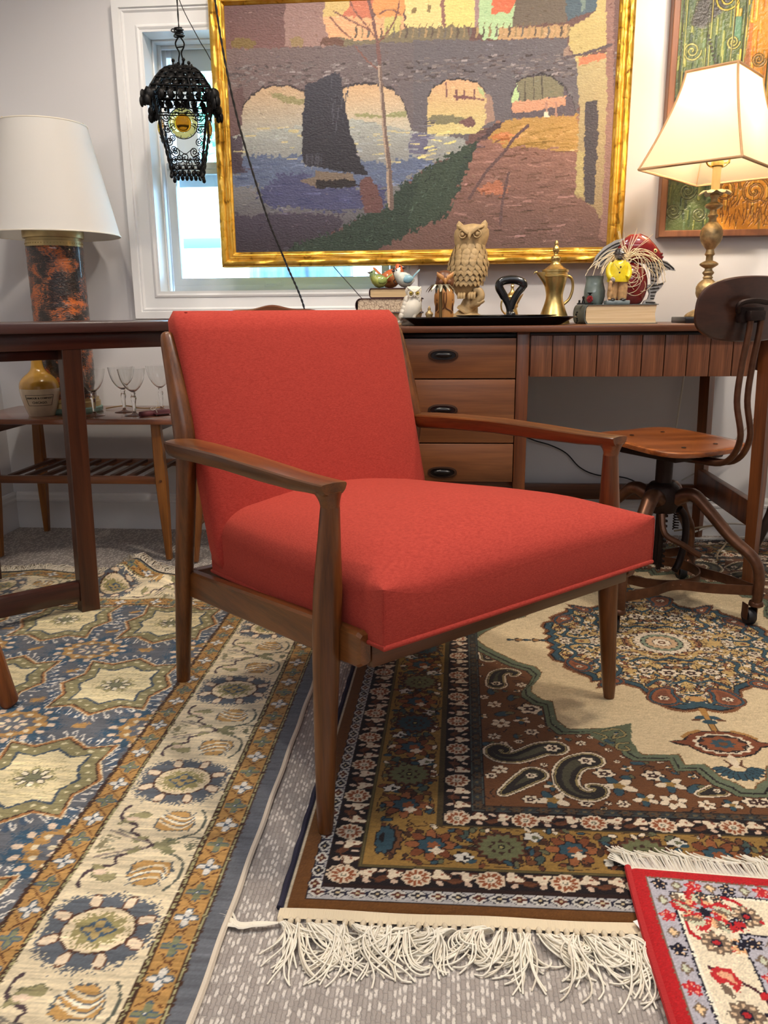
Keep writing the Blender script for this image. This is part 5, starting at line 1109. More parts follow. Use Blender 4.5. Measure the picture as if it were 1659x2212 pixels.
    for pts in ([(.0180, 1.4322), (.0205, 1.4064)], [(.0417, 1.4335), (.0442, 1.4069)], [(.0726, 1.4326), (.0744, 1.4061)], [(.0117, 1.4165), (.0377, 1.4119)], [(.0376, 1.4158), (.1024, 1.4042)], [(-.0146, 1.4567), (-.0121, 1.4172)]): p.line(pts, .006, (126, 84, 84))
    W4 = [(.1876, 1.3523), (.1871, 1.4118), (.2039, 1.4498), (.2374, 1.4660), (.2795, 1.4710), (.3180, 1.4583), (.3453, 1.4341), (.3710, 1.4068), (.3908, 1.3472)]; A([(x, z+.005) for x, z in W4], (64, 58, 62), wb); A(W4, (96, 86, 94), wb)
    A([(.2060, 1.4505), (.2374, 1.4644), (.2796, 1.4695), (.3181, 1.4571), (.3445, 1.4330), (.3524, 1.4073), (.2991, 1.4029), (.2142, 1.3945)], (126, 120, 94), wb); A([(.1873, 1.4078), (.2049, 1.4466), (.2098, 1.3962), (.1893, 1.3967)], (176, 206, 142), wb); A([(.1885, 1.3952), (.2991, 1.4029), (.3531, 1.4089), (.3552, 1.3817), (.2407, 1.3669), (.1916, 1.3622)], (206, 146, 112), wb)
    for x in (775, 840, 895): p.line([a for a in ([(.2269, 1.4616), (.2311, 1.3980)] if x == 775 else [(.2543, 1.4667), (.2575, 1.4000)] if x == 840 else [(.2775, 1.4680), (.2830, 1.4029)])], .004, (88, 82, 70))
    # water
    grad([(-.7385, 1.3159), (-.6616, 1.3233), (-.4637, 1.3460), (-.3038, 1.3602), (-.1164, 1.3193), (.0406, 1.2974), (.0608, 1.2606), (-.0372, 1.2307), (-.1464, 1.1680), (-.1970, 1.0936), (-.2887, 1.0618), (-.5181, .9587), (-.7605, .9422)], (74, 68, 80), (168, 172, 164))
    A([(-.7059, 1.2593), (-.4665, 1.2609), (-.4626, 1.2259), (-.2859, 1.2361), (-.2110, 1.2298), (-.0867, 1.2410), (-.0372, 1.2307), (-.1364, 1.1772), (-.1966, 1.1550), (-.4394, 1.1550), (-.7109, 1.1698)], (96, 108, 138), .012); A([(-.5399, 1.1994), (-.4684, 1.2027), (-.4288, 1.1689), (-.2872, 1.1567), (-.2017, 1.1457), (-.2021, 1.0937), (-.3902, 1.0875), (-.5849, 1.1053), (-.6295, 1.1444)], (80, 82, 118), .012); A([(-.1362, 1.2650), (-.1164, 1.3148), (-.0722, 1.3137), (-.0670, 1.2635), (-.0966, 1.2412)], (106, 104, 128), .004)
    grad([(-.7159, 1.0787), (-.4929, 1.0845), (-.3395, 1.0723), (-.3610, 1.0245), (-.5178, .9685), (-.7229, .9516)], (66, 58, 66), (80, 72, 88), True, .012); A([(-.7232, 1.3155), (-.6646, 1.3141), (-.6674, 1.2115), (-.7142, 1.2030)], (88, 76, 88), .006)
    (wx0, wz0), (wx1, wz1) = [(-.7107, 1.0786), (-.0089, 1.3528)]
    for k in range(420):
        x = wx0+(wx1-wx0)*q.random(); z = wz0+(wz1-wz0)*q.random(); f = (z-wz0)/(wz1-wz0); l = .012+.03*q.random()
        j = min(p.h-1, max(0, int((z-p.y0)/p.res))); i = min(p.w-1, max(0, int((x-p.x0)/p.res))); c0 = p.I[j, i]
        if c0[2] < c0[0]-22: continue
        v = float(q.normal(0, 12)); c_ = np.array((196, 182, 134)) if f > .55 and q.random() < .35 else c0+v+np.array((0, 1, 5)); p.line([(x, z), (x+l, z+float(q.normal(0, .0012)))], .0034, tuple(np.clip(c_, 30, 235)))
    for pts in ([(-.0655, 1.2615), (-.0435, 1.2659)], [(-.1007, 1.2418), (-.0786, 1.2433)], [(-.0569, 1.2939), (-.0261, 1.2891)], [(-.0394, 1.3097), (-.0001, 1.3148)], [(-.0173, 1.2808), (.0177, 1.2873)], [(-.0787, 1.2700), (-.0523, 1.2734)]): p.line(pts, .005, (220, 208, 130))
    # red path, yellow field, green bank
    grad([(-.1961, .9343), (-.1954, 1.0295), (-.0021, 1.0942), (.0273, 1.2225), (.0789, 1.2785), (.1426, 1.3415), (.2543, 1.3467), (.3947, 1.3550), (.4061, 1.1201), (.4599, 1.0859), (.4911, .9932), (.5047, .9079)], (108, 82, 76), (156, 108, 92)); A([(.1492, 1.3373), (.1985, 1.3481), (.2542, 1.3482), (.3904, 1.3551), (.4035, 1.2448), (.3310, 1.2505), (.2658, 1.2661), (.1749, 1.2662), (.1134, 1.2939)], (184, 140, 70), .006); A([(.1219, 1.3018), (.1736, 1.3126), (.1959, 1.2880), (.1661, 1.2705)], (196, 118, 64), .005)
    A([(.1600, 1.1704), (.1700, 1.1245), (.1082, 1.1299), (.0858, 1.1470)], (178, 108, 78), .008); A([(.1641, 1.3449), (.1384, 1.3376), (.0616, 1.2708), (.0704, 1.2666), (.1561, 1.3211)], (84, 66, 70), .005)
    (px0, pz0), (px1, pz1) = [(.0082, .9748), (.3873, 1.3314)]
    for k in range(380):
        x = px0+(px1-px0)*q.random(); z = pz0+(pz1-pz0)*q.random(); j = min(p.h-1, max(0, int((z-p.y0)/p.res))); i = min(p.w-1, max(0, int((x-p.x0)/p.res))); c0 = p.I[j, i]
        if c0[0] < c0[2]+8: continue
        v = float(q.normal(0, 15)); l = .012+.035*q.random(); p.line([(x, z), (x+l, z+float(q.normal(0, .004)))], .0042, tuple(np.clip(c0+np.array((v*1.2, v*.9, v)), 40, 220)))
    for pts in ([(.2421, 1.3270), (.2001, 1.2919), (.1667, 1.2481), (.1156, 1.1960), (.0642, 1.1182)], [(.1857, 1.1904), (.1702, 1.1162), (.1634, 1.0407)]): p.line(spline2(pts, 4), .009, (104, 78, 78))
    A([(-.5506, .9295), (-.5172, .9832), (-.4440, 1.0016), (-.3662, 1.0237), (-.2732, 1.0759), (-.2072, 1.0914), (-.1554, 1.1626), (-.0767, 1.2085), (.0411, 1.2679), (.0896, 1.2872), (.0425, 1.1736), (-.0059, 1.0666), (-.0861, 1.0346), (-.1876, .9832), (-.2909, .9261)], (58, 72, 62), .010); A([(-.1051, 1.1873), (-.0168, 1.2317), (.0616, 1.2729), (.0585, 1.2505), (.0232, 1.1979), (.0068, 1.0940), (-.0510, 1.0485), (-.1320, 1.0285)], (66, 80, 66), .010)
    (gx0, gz0), (gx1, gz1) = [(-.5178, .9685), (.0315, 1.2521)]
    for k in range(600):
        x = gx0+(gx1-gx0)*q.random(); z = gz0+(gz1-gz0)*q.random(); j = min(p.h-1, max(0, int((z-p.y0)/p.res))); i = min(p.w-1, max(0, int((x-p.x0)/p.res))); c0 = p.I[j, i]
        if c0[1] < c0[0]+3 or c0[1] < c0[2]: continue
        v = float(q.normal(0, 12)); p.line([(x, z), (x+.008*q.random(), z+.012*q.random())], .003, tuple(np.clip((62+v, 78+v*1.2, 66+v), 20, 140)))
    # building at the right edge
    A([(.3835, 1.4978), (.3950, 1.5185), (.4853, 1.5425), (.4818, 1.7402), (.4329, 1.7420), (.4344, 1.6384), (.3580, 1.5958), (.3560, 1.5503)], (190, 170, 108), wb); grad([(.3834, 1.4997), (.3952, 1.5147), (.4861, 1.5272), (.5149, 1.0349), (.4842, 1.0396), (.4556, 1.0860), (.3974, 1.1203), (.3964, 1.3629)], (152, 128, 92), (180, 164, 116)); A([(.3869, 1.5142), (.4860, 1.5303), (.4848, 1.5151), (.3914, 1.4910)], (206, 122, 84), wb); A([(.4541, 1.7413), (.4818, 1.7402), (.5188, .9674), (.4736, .9935), (.4835, 1.0522), (.4789, 1.4000)], (142, 106, 98), wb)
    A([(.4162, 1.3907), (.4517, 1.3960), (.4558, 1.3376), (.4580, 1.2011), (.4562, 1.0902), (.4235, 1.1011), (.4158, 1.3227)], (76, 70, 76), .004); A([(.3397, 1.5413), (.3560, 1.5496), (.3666, 1.5186), (.3449, 1.5185)], (152, 126, 112), wb); p.line([(.3533, 1.5179), (.4031, 1.5240), (.4850, 1.5471)], .008, (92, 80, 86)); A([(.3954, 1.2511), (.4171, 1.2466), (.4217, 1.1115), (.3972, 1.1244)], (176, 160, 104), wb)
    # boat, figure and bare tree
    grad([(-.4525, 1.4609), (-.4000, 1.4804), (-.3602, 1.4978), (-.3447, 1.4903), (-.3396, 1.4511), (-.3343, 1.4232), (-.3145, 1.3196), (-.2859, 1.2361), (-.2634, 1.1975), (-.2715, 1.1930), (-.3619, 1.2098), (-.4625, 1.2297), (-.4728, 1.2541), (-.4670, 1.3689)], (52, 50, 58), (66, 65, 78)); A([(-.4792, 1.1841), (-.4307, 1.1916), (-.4276, 1.2102), (-.3067, 1.1984), (-.3061, 1.1712), (-.2922, 1.1606), (-.4291, 1.1595), (-.4694, 1.1735)], (124, 108, 94), .003); A([(-.4284, 1.1830), (-.3070, 1.1806), (-.2872, 1.1586), (-.4292, 1.1567)], (52, 46, 48), .003); A([(-.2868, 1.1802), (-.2565, 1.1913), (-.2318, 1.1557), (-.2111, 1.1034), (-.2224, 1.0808), (-.2732, 1.0778), (-.2845, 1.1331)], (112, 78, 76), .004)
    for k in range(80): x0_, z0_ = [(-.4372, 1.2301), (-.3514, 1.4514)][k % 2]; x = x0_+float(q.normal(0, .03)); z = z0_-.14*q.random()*(k % 2); p.line([(x, z), (x+.003, z+.03)], .003, tuple(np.array((72, 70, 82))+float(q.normal(0, 8)))) if abs(x-x0_) < .03 else None
    p.line([(-.2637, 1.7346), (-.2455, 1.6662), (-.2263, 1.5752), (-.2192, 1.5096)], .008, (122, 86, 82), .011); p.line([(-.2192, 1.5096), (-.2141, 1.4298), (-.2088, 1.3669), (-.2030, 1.2941), (-.1922, 1.2109), (-.1859, 1.0934)], .011, (118, 98, 90), .016); p.line([(-.2241, 1.5097), (-.2190, 1.4299), (-.2137, 1.3670), (-.2080, 1.2942), (-.1982, 1.2110), (-.1940, 1.0983)], .004, (174, 150, 130), .006)
    for pts in ([(-.2281, 1.5010), (-.2618, 1.5284), (-.2953, 1.5665)], [(-.2320, 1.5884), (-.2605, 1.6238), (-.2984, 1.6680), (-.3121, 1.7025)], [(-.2510, 1.6106), (-.3085, 1.6383), (-.3611, 1.6658)], [(-.3094, 1.5909), (-.3381, 1.6134), (-.3712, 1.6490)], [(-.2225, 1.5751), (-.1933, 1.6045), (-.1690, 1.6423), (-.1593, 1.6845)], [(-.2217, 1.6526), (-.1880, 1.6642), (-.1546, 1.6503)]): p.line(spline2(pts, 4), .0045, (132, 88, 76))
    for pts in ([(.2952, 1.3931), (.2972, 1.3654)], [(.3250, 1.3923), (.3276, 1.3527)]): p.line(pts, .007, (176, 128, 108))
    A([(.2899, 1.3656), (.3015, 1.3653), (.3064, 1.3493), (.2885, 1.3478)], (216, 206, 178), .001)
    for k in range(2600):                            # loose brushwork taken from the colour underneath
        i = int(q.integers(8, p.w-8)); j = int(q.integers(8, p.h-8)); c0 = p.I[j, i].copy(); v = float(q.normal(0, 12)); a = float(q.normal(0, .5)); l = .003+.007*q.random()
        p.line([(p.xs[i]-l*math.cos(a)/2, p.ys[j]-l*math.sin(a)/2), (p.xs[i]+l*math.cos(a)/2, p.ys[j]+l*math.sin(a)/2)], .0022, tuple(np.clip(c0+np.array((v+float(q.normal(0, 4)), v, v+float(q.normal(0, 4)))), 15, 245)))
    p.nz = nz0
    # impasto: stroke-length brightness variation
    st = q.normal(0, 1, (p.h, p.w)); k2 = np.hanning(21); k2 /= k2.sum(); st = np.apply_along_axis(lambda a: np.convolve(a, k2, 'same'), 1, st)*2.2
    p.I = p.I*.80+p.I.mean(-1, keepdims=True)*.20; p.I = np.clip((p.I-96)*1.06+88, 10, 250); p.I = np.clip(p.I*(1+.03*st[:, :, None]+.02*p.nz[:, :, None]), 10, 250)
    xs = np.arange(X0+.0475, X1-.0474, .0026); ys = np.arange(Z0+.0475, Z1-.0474, .0026)
    gridmesh('canvas', xs, ys, p.sample(*np.meshgrid(xs, ys)), vcol('oil_paint', .5, bump=.5, bscale=1, stretch=(120, 120, 230), spec=.35, bdist=.004), t, lambda X, Y: (X, .006+0*X, Y))
    B().box((cx, .026, (Z0+Z1)/2), (X1-X0-.06, .010, Z1-Z0-.06)).obj('backing_board', mat('backing', C(120, 90, 60), .9), t)
    text_on('signature', 'C. Brabeck', .0125, mat('signature_paint', C(84, 62, 56), .6), t, (.462, .992), lambda x, y: (x, .0055, y), align='RIGHT')
oil_painting()
# ------------------------------------------------------------------ second picture: relief panel in green and ochre
def relief_picture():
    X0, X1, Z0, Z1 = .664, 1.34, .991, 1.80
    t = thing('relief_picture', 'abstract relief picture in green, ochre and orange with a plain brown frame', 'painting', (0, 2.772, 0))
    prof = [(0, .026), (0, -.012), (.002, -.0145), (.018, -.0145), (.0205, -.012), (.0215, -.004), (.0215, .026)]
    mf = wood('picture_frame_wood', C(92, 54, 34), C(132, 84, 54), 2, .45)
    for s in ('bottom', 'top', 'left', 'right'): frame_side('frame_moulding', mf, t, (X0, X1, Z0, Z1), prof, s, 30)
    p = Paint(X0+.01, Z0+.01, X1-.01, Z1-.01, .0009, (72, 84, 48)); q = np.random.default_rng(4); H = np.zeros((p.h, p.w), np.float32)
    fx = lambda u: X0+u*(X1-X0); fz = lambda v: Z0+v*(Z1-Z0)
    for k in range(360):
        x = X0+.30*q.random(); z = Z0+(Z1-Z0)*q.random(); c_ = [(52, 68, 42), (96, 104, 58), (128, 132, 72), (44, 56, 40), (82, 100, 70)][k % 5]; l = .02+.05*q.random(); p.line([(x, z), (x+float(q.normal(0, .002)), z+l)], .004+.004*q.random(), c_)
    p.poly([(.828, 1.19), (.838, 1.0), (1.34, 1.0), (1.34, 1.19)], (184, 122, 38), .006); p.poly([(.885, 1.37), (.900, 1.80), (.965, 1.80), (.955, 1.42)], (180, 120, 40), .005); p.poly([(.955, 1.40), (.962, 1.80), (1.34, 1.80), (1.34, 1.19), (1.0, 1.19)], (168, 126, 44), .005)
    for k in range(420):
        x = .84+.5*q.random(); z = Z0+(Z1-Z0)*q.random(); 
        if z < 1.37 and z > 1.19 and x < .98: continue
        c_ = [(206, 150, 56), (160, 98, 30), (190, 136, 50), (142, 106, 40), (214, 168, 76)][k % 5]; l = .02+.05*q.random(); p.line([(x, z), (x+float(q.normal(0, .002)), z+l)], .004+.003*q.random(), c_)
    for a, b_, c2, d, c_ in ((.893, 1.50, .905, 1.60, (196, 92, 34)), (.985, 1.375, 1.02, 1.412, (222, 84, 24)), (.985, 1.22, 1.03, 1.27, (196, 92, 30)), (.845, 1.55, .870, 1.62, (78, 112, 86)), (.985, 1.43, 1.03, 1.56, (186, 128, 30)), (.99, 1.28, 1.03, 1.36, (150, 108, 44))): p.rect(a, b_, c2, d, c_)
    p.poly([(.720, 1.60), (.735, 1.665), (.80, 1.70), (.835, 1.66), (.80, 1.625), (.76, 1.59)], (50, 46, 42), .006); p.poly([(.885, 1.37), (.905, 1.40), (.905, 1.50), (.897, 1.56), (.886, 1.50)], (132, 84, 46), .003)
    def spiral(x, z, R, c_, w=.0045, n=2.3, d=1):
        pts = [(x+R*(1-f)*math.cos(d*f*n*2*PI), z+R*(1-f)*math.sin(d*f*n*2*PI)) for f in np.linspace(0, .93, 44)]; p.line(pts, w+.003, (44, 42, 28)); p.line(pts, w, c_)
    for x, z, R, c_ in ((.73, 1.53, .028, (140, 140, 82)), (.77, 1.46, .022, (132, 132, 74)), (.735, 1.40, .024, (138, 138, 80)), (.80, 1.41, .022, (128, 126, 70)), (.85, 1.55, .020, (150, 146, 82)), (.82, 1.67, .036, (172, 156, 64)), (.93, 1.50, .020, (150, 112, 50)), (.935, 1.41, .018, (120, 100, 54)), (.865, 1.135, .045, (150, 100, 34)), (.955, 1.125, .045, (158, 106, 38)), (1.06, 1.13, .045, (160, 110, 40)), (.75, 1.13, .026, (94, 102, 64)), (.71, 1.07, .024, (88, 98, 62)), (.79, 1.06, .022, (86, 92, 56)), (1.10, 1.5, .04, (200, 150, 60)), (1.2, 1.3, .05, (190, 130, 50)), (1.2, 1.6, .05, (140, 130, 70))): spiral(x, z, R, c_, d=1 if int(x*1000) % 2 else -1)
    for x in (.84, .878, .70, .957, .775): p.line([(x, 1.38), (x+float(q.normal(0, .004)), 1.60), (x+.002, 1.78)], .005, (50, 52, 34)); p.line([(x+.005, 1.38), (x+.007, 1.60), (x+.007, 1.78)], .0025, (164, 156, 96))
    for k in range(12): f = k/11; p.ell(.775+.045*f, 1.57-.12*f, .005, .004, (40, 38, 30)); 
    for k in range(90): x = .85+.2*q.random(); z = 1.02+.08*q.random(); a = float(q.normal(0, .5)); p.line([(x, z), (x+.02*math.sin(a), z+.03*math.cos(a))], .0024, (112, 70, 26))
    p.I = np.clip(p.I*(1+.03*p.nz[:, :, None]), 8, 250)
    lum = p.I.sum(-1); H = (lum-lum.mean())/lum.std(); I_ = p.I; p.I = (I_+np.roll(I_, 1, 0)+np.roll(I_, 1, 1)+np.roll(I_, (1, 1), (0, 1)))/4; xs = np.concatenate([np.arange(X0+.021, 1.06, .0016), np.arange(1.06, X1-.0205, .005)]); ys = np.concatenate([np.arange(Z0+.021, 1.70, .0016), np.arange(1.70, Z1-.0205, .005)]); Xg, Yg = np.meshgrid(xs, ys)
    hs = np.clip(p.sample(Xg, Yg).sum(-1)-300, -160, 200)/200
    gridmesh('relief_panel', xs, ys, p.sample(Xg, Yg), vcol('relief_paint', .35, bump=.6, bscale=1, stretch=(120, 120, 120), spec=.5, bdist=.004), t, lambda X, Y: (X, .004-.0022*hs, Y))
relief_picture()
# ------------------------------------------------------------------ wrought iron lantern with amber glass roundels
m_iron = mat('black_iron', C(16, 15, 15), .45, .6, bump=.3, bscale=200)
def lantern():
    X, Y = -.808, 2.615; ZB, ZE, ZT_ = 1.190, 1.396, 1.486
    t = thing('iron_lantern', 'black wrought iron lantern with amber glass roundel hanging by the window', 'lantern', (X, Y, 0), .22)
    def corner(z, k, grow=1.0):
        r = interp([(ZB, .046), (ZE, .082)], z)*grow; a = PI/4+k*PI/2; return Vector((r*math.sqrt(2)*math.cos(a)*.98, r*math.sqrt(2)*math.sin(a)*.98, z))
    for k in range(4):
        b = B()
        for s in (0, PI): b.tube([corner(z, k)+Vector((.0022*math.cos(i*.9+s), .0022*math.sin(i*.9+s), 0)) for i, z in enumerate(np.linspace(ZB-.012, ZE, 40))], .0028, 6)
        b.ell(corner(ZB-.016, k), (.006, .006, .007), 8, 6); b.obj('corner_bar', m_iron, t, 60)
    for z in (ZB+.004, ZB+.03, ZE-.058, ZE-.004):
        B().tube([corner(z, k) for k in range(4)], .0022, 6, closed=True).obj('frame_band', m_iron, t, 60)
    def panel(k):                                   # filigree of spirals on one face
        a, c_ = corner(ZB+.004, k), corner(ZB+.004, k+1); A2, C2 = corner(ZE-.004, k), corner(ZE-.004, k+1)
        def at(u, v): return (a.lerp(c_, u)).lerp(A2.lerp(C2, u), v)
        b = B(); v0 = .46
        def spi(u, v, R, d, ph, n=2.0):
            b.tube([at(u+R*(1-f)*math.cos(ph+d*f*n*2*PI), v+R*.62*(1-f)*math.sin(ph+d*f*n*2*PI)) for f in np.linspace(0, .95, 26)], .0015, 4, cap=False)
        for u, v, R in ((.25, .90, .15), (.72, .90, .15), (.48, .85, .10), (.16, .70, .10), (.84, .70, .10), (.14, .55, .09), (.86, .55, .09), (.13, .38, .10), (.87, .38, .10), (.25, .24, .13), (.75, .24, .13), (.5, .16, .14), (.16, .12, .10), (.84, .12, .10)):
            spi(u, v, R, 1 if u < .5 else -1, PI if u < .5 else 0)
        b.tube([at(.5, .98), at(.5, .78)], .0016, 5); b.tube([at(.06, .76), at(.94, .76)], .0018, 5); b.tube([at(.08, .20), at(.3, .28), at(.5, .20), at(.7, .28), at(.92, .20)], .0014, 5)
        for i in range(5): b.ell(at(.1+.2*i, .03), (.006, .006, .008), 7, 5); b.ell(at(.1+.2*i, .97), (.005, .005, .005), 7, 5)
        return b.obj('filigree_panel', m_iron, t, 60)
    mg = glassmat('amber_glass', C(236, 228, 150), .05, 1.2); mgo = glassmat('amber_core', C(216, 150, 60), .05, 1.2)
    KB = max(range(4), key=lambda k: (corner(ZB, k)+corner(ZB, k+1)).y)     # the far panel carries no roundel
    for k in range(4):
        pn = panel(k)
        if k == KB: continue
        zm = ZB+.62*(ZE-ZB); a = (corner(zm, k)+corner(zm, k+1))/2; n_ = Vector((a.x, a.y, 0)).normalized(); s_ = Vector((0, 0, 1)); w_ = n_.cross(s_); R = .0415
        def disc(prof, mm, nm, par):
            V = []; N_ = 36
            for r, h in prof: V += [a+n_*h+(w_*math.cos(2*PI*j/N_)+s_*math.sin(2*PI*j/N_))*r*(1+(.03*math.cos(j*PI) if r > .03 else 0)) for j in range(N_)]
            F = [(i*N_+j, i*N_+(j+1) % N_, (i+1)*N_+(j+1) % N_, (i+1)*N_+j) for i in range(len(prof)-1) for j in range(N_)]+[tuple(range(N_-1, -1, -1)), tuple(range((len(prof)-1)*N_, len(prof)*N_))]
            return B().add(V, F).obj(nm, mm, par, 60)
        d = disc([(R*.6, -.001), (R, .0), (R, .003), (R*.9, .006), (R*.7, .007), (R*.62, .005)], mg, 'glass_roundel', t); disc([(R*.6, -.002), (R*.6, .004), (R*.45, .011), (R*.2, .014), (.001, .015)], mgo, 'glass_core', d)
        b = B(); b.tube([a+n_*.002+(w_*math.cos(2*PI*j/30)+s_*math.sin(2*PI*j/30))*(R+.0015) for j in range(30)], .0015, 5, closed=True)
        for j in range(8): an = 2*PI*j/8+.2; dd = w_*math.cos(an)+s_*math.sin(an); b.tube([a+dd*(R+.002)+n_*.003, a+dd*(R-.006)+n_*.008], .0009, 4)
        b.obj('claw_ring', m_iron, d, 60)
    # pierced roof with curling leaf fringe
    for k in range(4):
        b = B(); e0, e1 = corner(ZE+.002, k, 1.16), corner(ZE+.002, k+1, 1.16); apex = Vector((0, 0, ZT_)); nn = 9
        for i in range(nn+1):
            for s in range(1):
                p0 = e0.lerp(e1, i/nn); top_ = corner(ZT_-.012, k, .0).lerp(apex, 1); q_ = [p0.lerp(apex+Vector((p0.x, p0.y, 0))*.18, f)+Vector((0, 0, .020*math.sin(PI*f))) for f in np.linspace(0, 1, 9)]; b.tube(q_, .0034 if i in (0, nn) else .0026, 5)
        for f in (.12, .3, .48, .64, .8):
            row = [(e0.lerp(e1, i/12)).lerp(apex+Vector((e0.lerp(e1, i/12).x, e0.lerp(e1, i/12).y, 0))*.18, f)+Vector((0, 0, .020*math.sin(PI*f)+.001*(i % 2))) for i in range(13)]; b.tube(row, .0040, 6)
        ax_ = (e1-e0).normalized(); sl = (apex*1.0+Vector((0, 0, .0))-(e0+e1)/2).normalized(); nn_ = ax_.cross(sl); rl = random.Random(k)
        for f in (.04, .2, .36, .52, .68, .84):
            w_ = 1-f*.82; m_ = max(2, int(7*w_+.5))
            for i in range(m_):
                q0 = e0.lerp(e1, .5+((i+.5)/m_-.5)); p0 = q0.lerp(apex+Vector((q0.x, q0.y, 0))*.18, f)+Vector((0, 0, .020*math.sin(PI*f))); ro = rl.uniform(-.5, .5); a1 = ax_*math.cos(ro)+sl*math.sin(ro); a2 = sl*math.cos(ro)-ax_*math.sin(ro)
                b.ell(p0, (.0105*(1-.3*f)*rl.uniform(.75, 1.15), .0038, .0150*(1-.3*f)*rl.uniform(.7, 1.1)), 8, 6, Matrix((a1, nn_, a2)).transposed())
        b.obj('roof_panel', m_iron, t, 60)
        b = B()
        for i in range(7):
            p0 = e0.lerp(e1, (i+.5)/7); o = Vector((p0.x, p0.y, 0)).normalized(); b.ell(p0+o*.005+Vector((0, 0, -.006)), (.010, .004, .013), 8, 6, Matrix.Rotation(math.atan2(o.y, o.x)+PI/2+i*.3, 3, 'Z')); b.tube([p0, p0+o*.010+Vector((0, 0, -.006)), p0+o*.010+Vector((0, 0, -.016)), p0+o*.004+Vector((0, 0, -.019))], .0022, 5)
        for i in (0,): o = Vector((e0.x, e0.y, 0)).normalized(); [b.ell(e0+o*(.003+.002*j)+Vector((.008*math.sin(j*2.1), .008*math.cos(j*2.1), -.002-.006*j)), (.015-.001*j, .006, .016), 8, 6, Matrix.Rotation(j*1.1+k, 3, 'Z')) for j in range(6)]; b.tube([e0+o*.004, e0+o*.010+Vector((0, 0, -.02)), e0+o*.012+Vector((0, 0, -.034))], .0022, 5); b.ell(e0+o*.012+Vector((0, 0, -.038)), (.005, .005, .005), 7, 5)
        b.obj('leaf_fringe', m_iron, t, 60)
        b = B()
        for i in range(6): p0 = corner(ZB-.004, k, .9).lerp(corner(ZB-.004, k+1, .9), (i+.5)/6); b.ell(p0+Vector((0, 0, -.004)), (.0065, .0065, .009), 7, 5)
        b.obj('bottom_scroll', m_iron, t, 60)
    b = B()
    for k in range(4): a = k*PI/2+.4; b.tube(smooth([(0, 0, ZT_-.006), (.012*math.cos(a), .012*math.sin(a), ZT_+.008), (.022*math.cos(a), .022*math.sin(a), ZT_+.004), (.024*math.cos(a), .024*math.sin(a), ZT_+.014)], 3), .0026, 5); b.ell((.024*math.cos(a), .024*math.sin(a), ZT_+.016), (.0055, .0055, .0055), 7, 5)
    b.tube([(.030, 0, ZT_-.035), (.036, 0, ZT_-.010), (.030, 0, ZT_+.010)], .003, 5); b.obj('finial', m_iron, t, 60)
    b = B()
    for s in (-1, 1): b.tube(smooth([(s*.004, 0, ZT_-.002), (s*.006, 0, ZT_+.020), (s*.003, 0, ZT_+.040), (s*.011, 0, ZT_+.056), (s*.012, 0, ZT_+.068), (s*.003, 0, ZT_+.082)], 4), .0024, 6)
    b.tube([(-.011, 0, ZT_+.054), (.010, 0, ZT_+.057)], .002, 5); b.obj('wire_loop', m_iron, t, 60)
    b = B(); rr = random.Random(5)
    b.tube(smooth([(.012*math.cos(i*1.9+rr.random())*(1+.3*rr.random()), .010*math.sin(i*1.9), ZT_+.080+.026*(i/17)+.004*rr.random()) for i in range(18)], 4), .0021, 5)
    b.tube(smooth([(-.004, 0, ZT_+.100), (-.018, .0, ZT_+.104), (-.022, 0, ZT_+.098), (-.010, 0, ZT_+.094)], 4), .0020, 5); b.obj('wire_knot', m_iron, t, 60)
    b = B(); z = np.linspace(ZT_+.10, CZ-.002, 60)
    for s in (0, PI): b.tube([(.0012*math.cos(i*1.1+s), .0012*math.sin(i*1.1+s), zz) for i, zz in enumerate(z)], .0015, 5)
    b.obj('hanging_cord', m_iron, t, 60)
lantern()
# twisted swag cord falling in front of the painting, and the thin wire behind it
def cord(pts, r, tw, nm, label):
    b = B(); q = smooth(pts, 30)
    for s in (0, PI): b.tube([p+Vector((r*.75*math.cos(i*tw+s), .3*r*math.sin(i*tw+s), r*.2*math.sin(i*tw+s))) for i, p in enumerate(q)], r, 5)
    return tag(b.obj(nm, mat(nm+'_black', C(18, 16, 16), .5), None, 60), label, 'cord')
cord([(-.72, 2.60, CZ-.002), (-.700, 2.585, 1.95), (-.684, 2.575, 1.655), (-.640, 2.575, 1.36), (-.565, 2.575, 1.08), (-.505, 2.578, .92), (-.450, 2.58, .775), (-.44, 2.60, .60), (-.45, 2.64, .40), (-.47, 2.70, .02)], .0022, 1.1, 'swag_cord', 'black twisted cord slanting down in front of the bridge painting')
b = B(); b.tube(smooth([(-.835, 2.66, CZ-.002), (-.832, 2.69, 1.80), (-.828, 2.70, 1.70), (-.785, 2.735, 1.60), (-.752, 2.765, 1.535), (-.62, 2.783, 1.25), (-.45, 2.783, 1.0), (-.372, 2.770, .905), (-.315, 2.74, .845), (-.262, 2.69, .790), (-.24, 2.67, .765), (-.222, 2.70, .70), (-.30, 2.76, .30)], 8), .0014, 5)
tag(b.obj('thin_wire', mat('thin_wire_black', C(24, 22, 24), .5), None, 60), 'thin black wire running behind the gilt frame and down to the stacked books', 'wire')
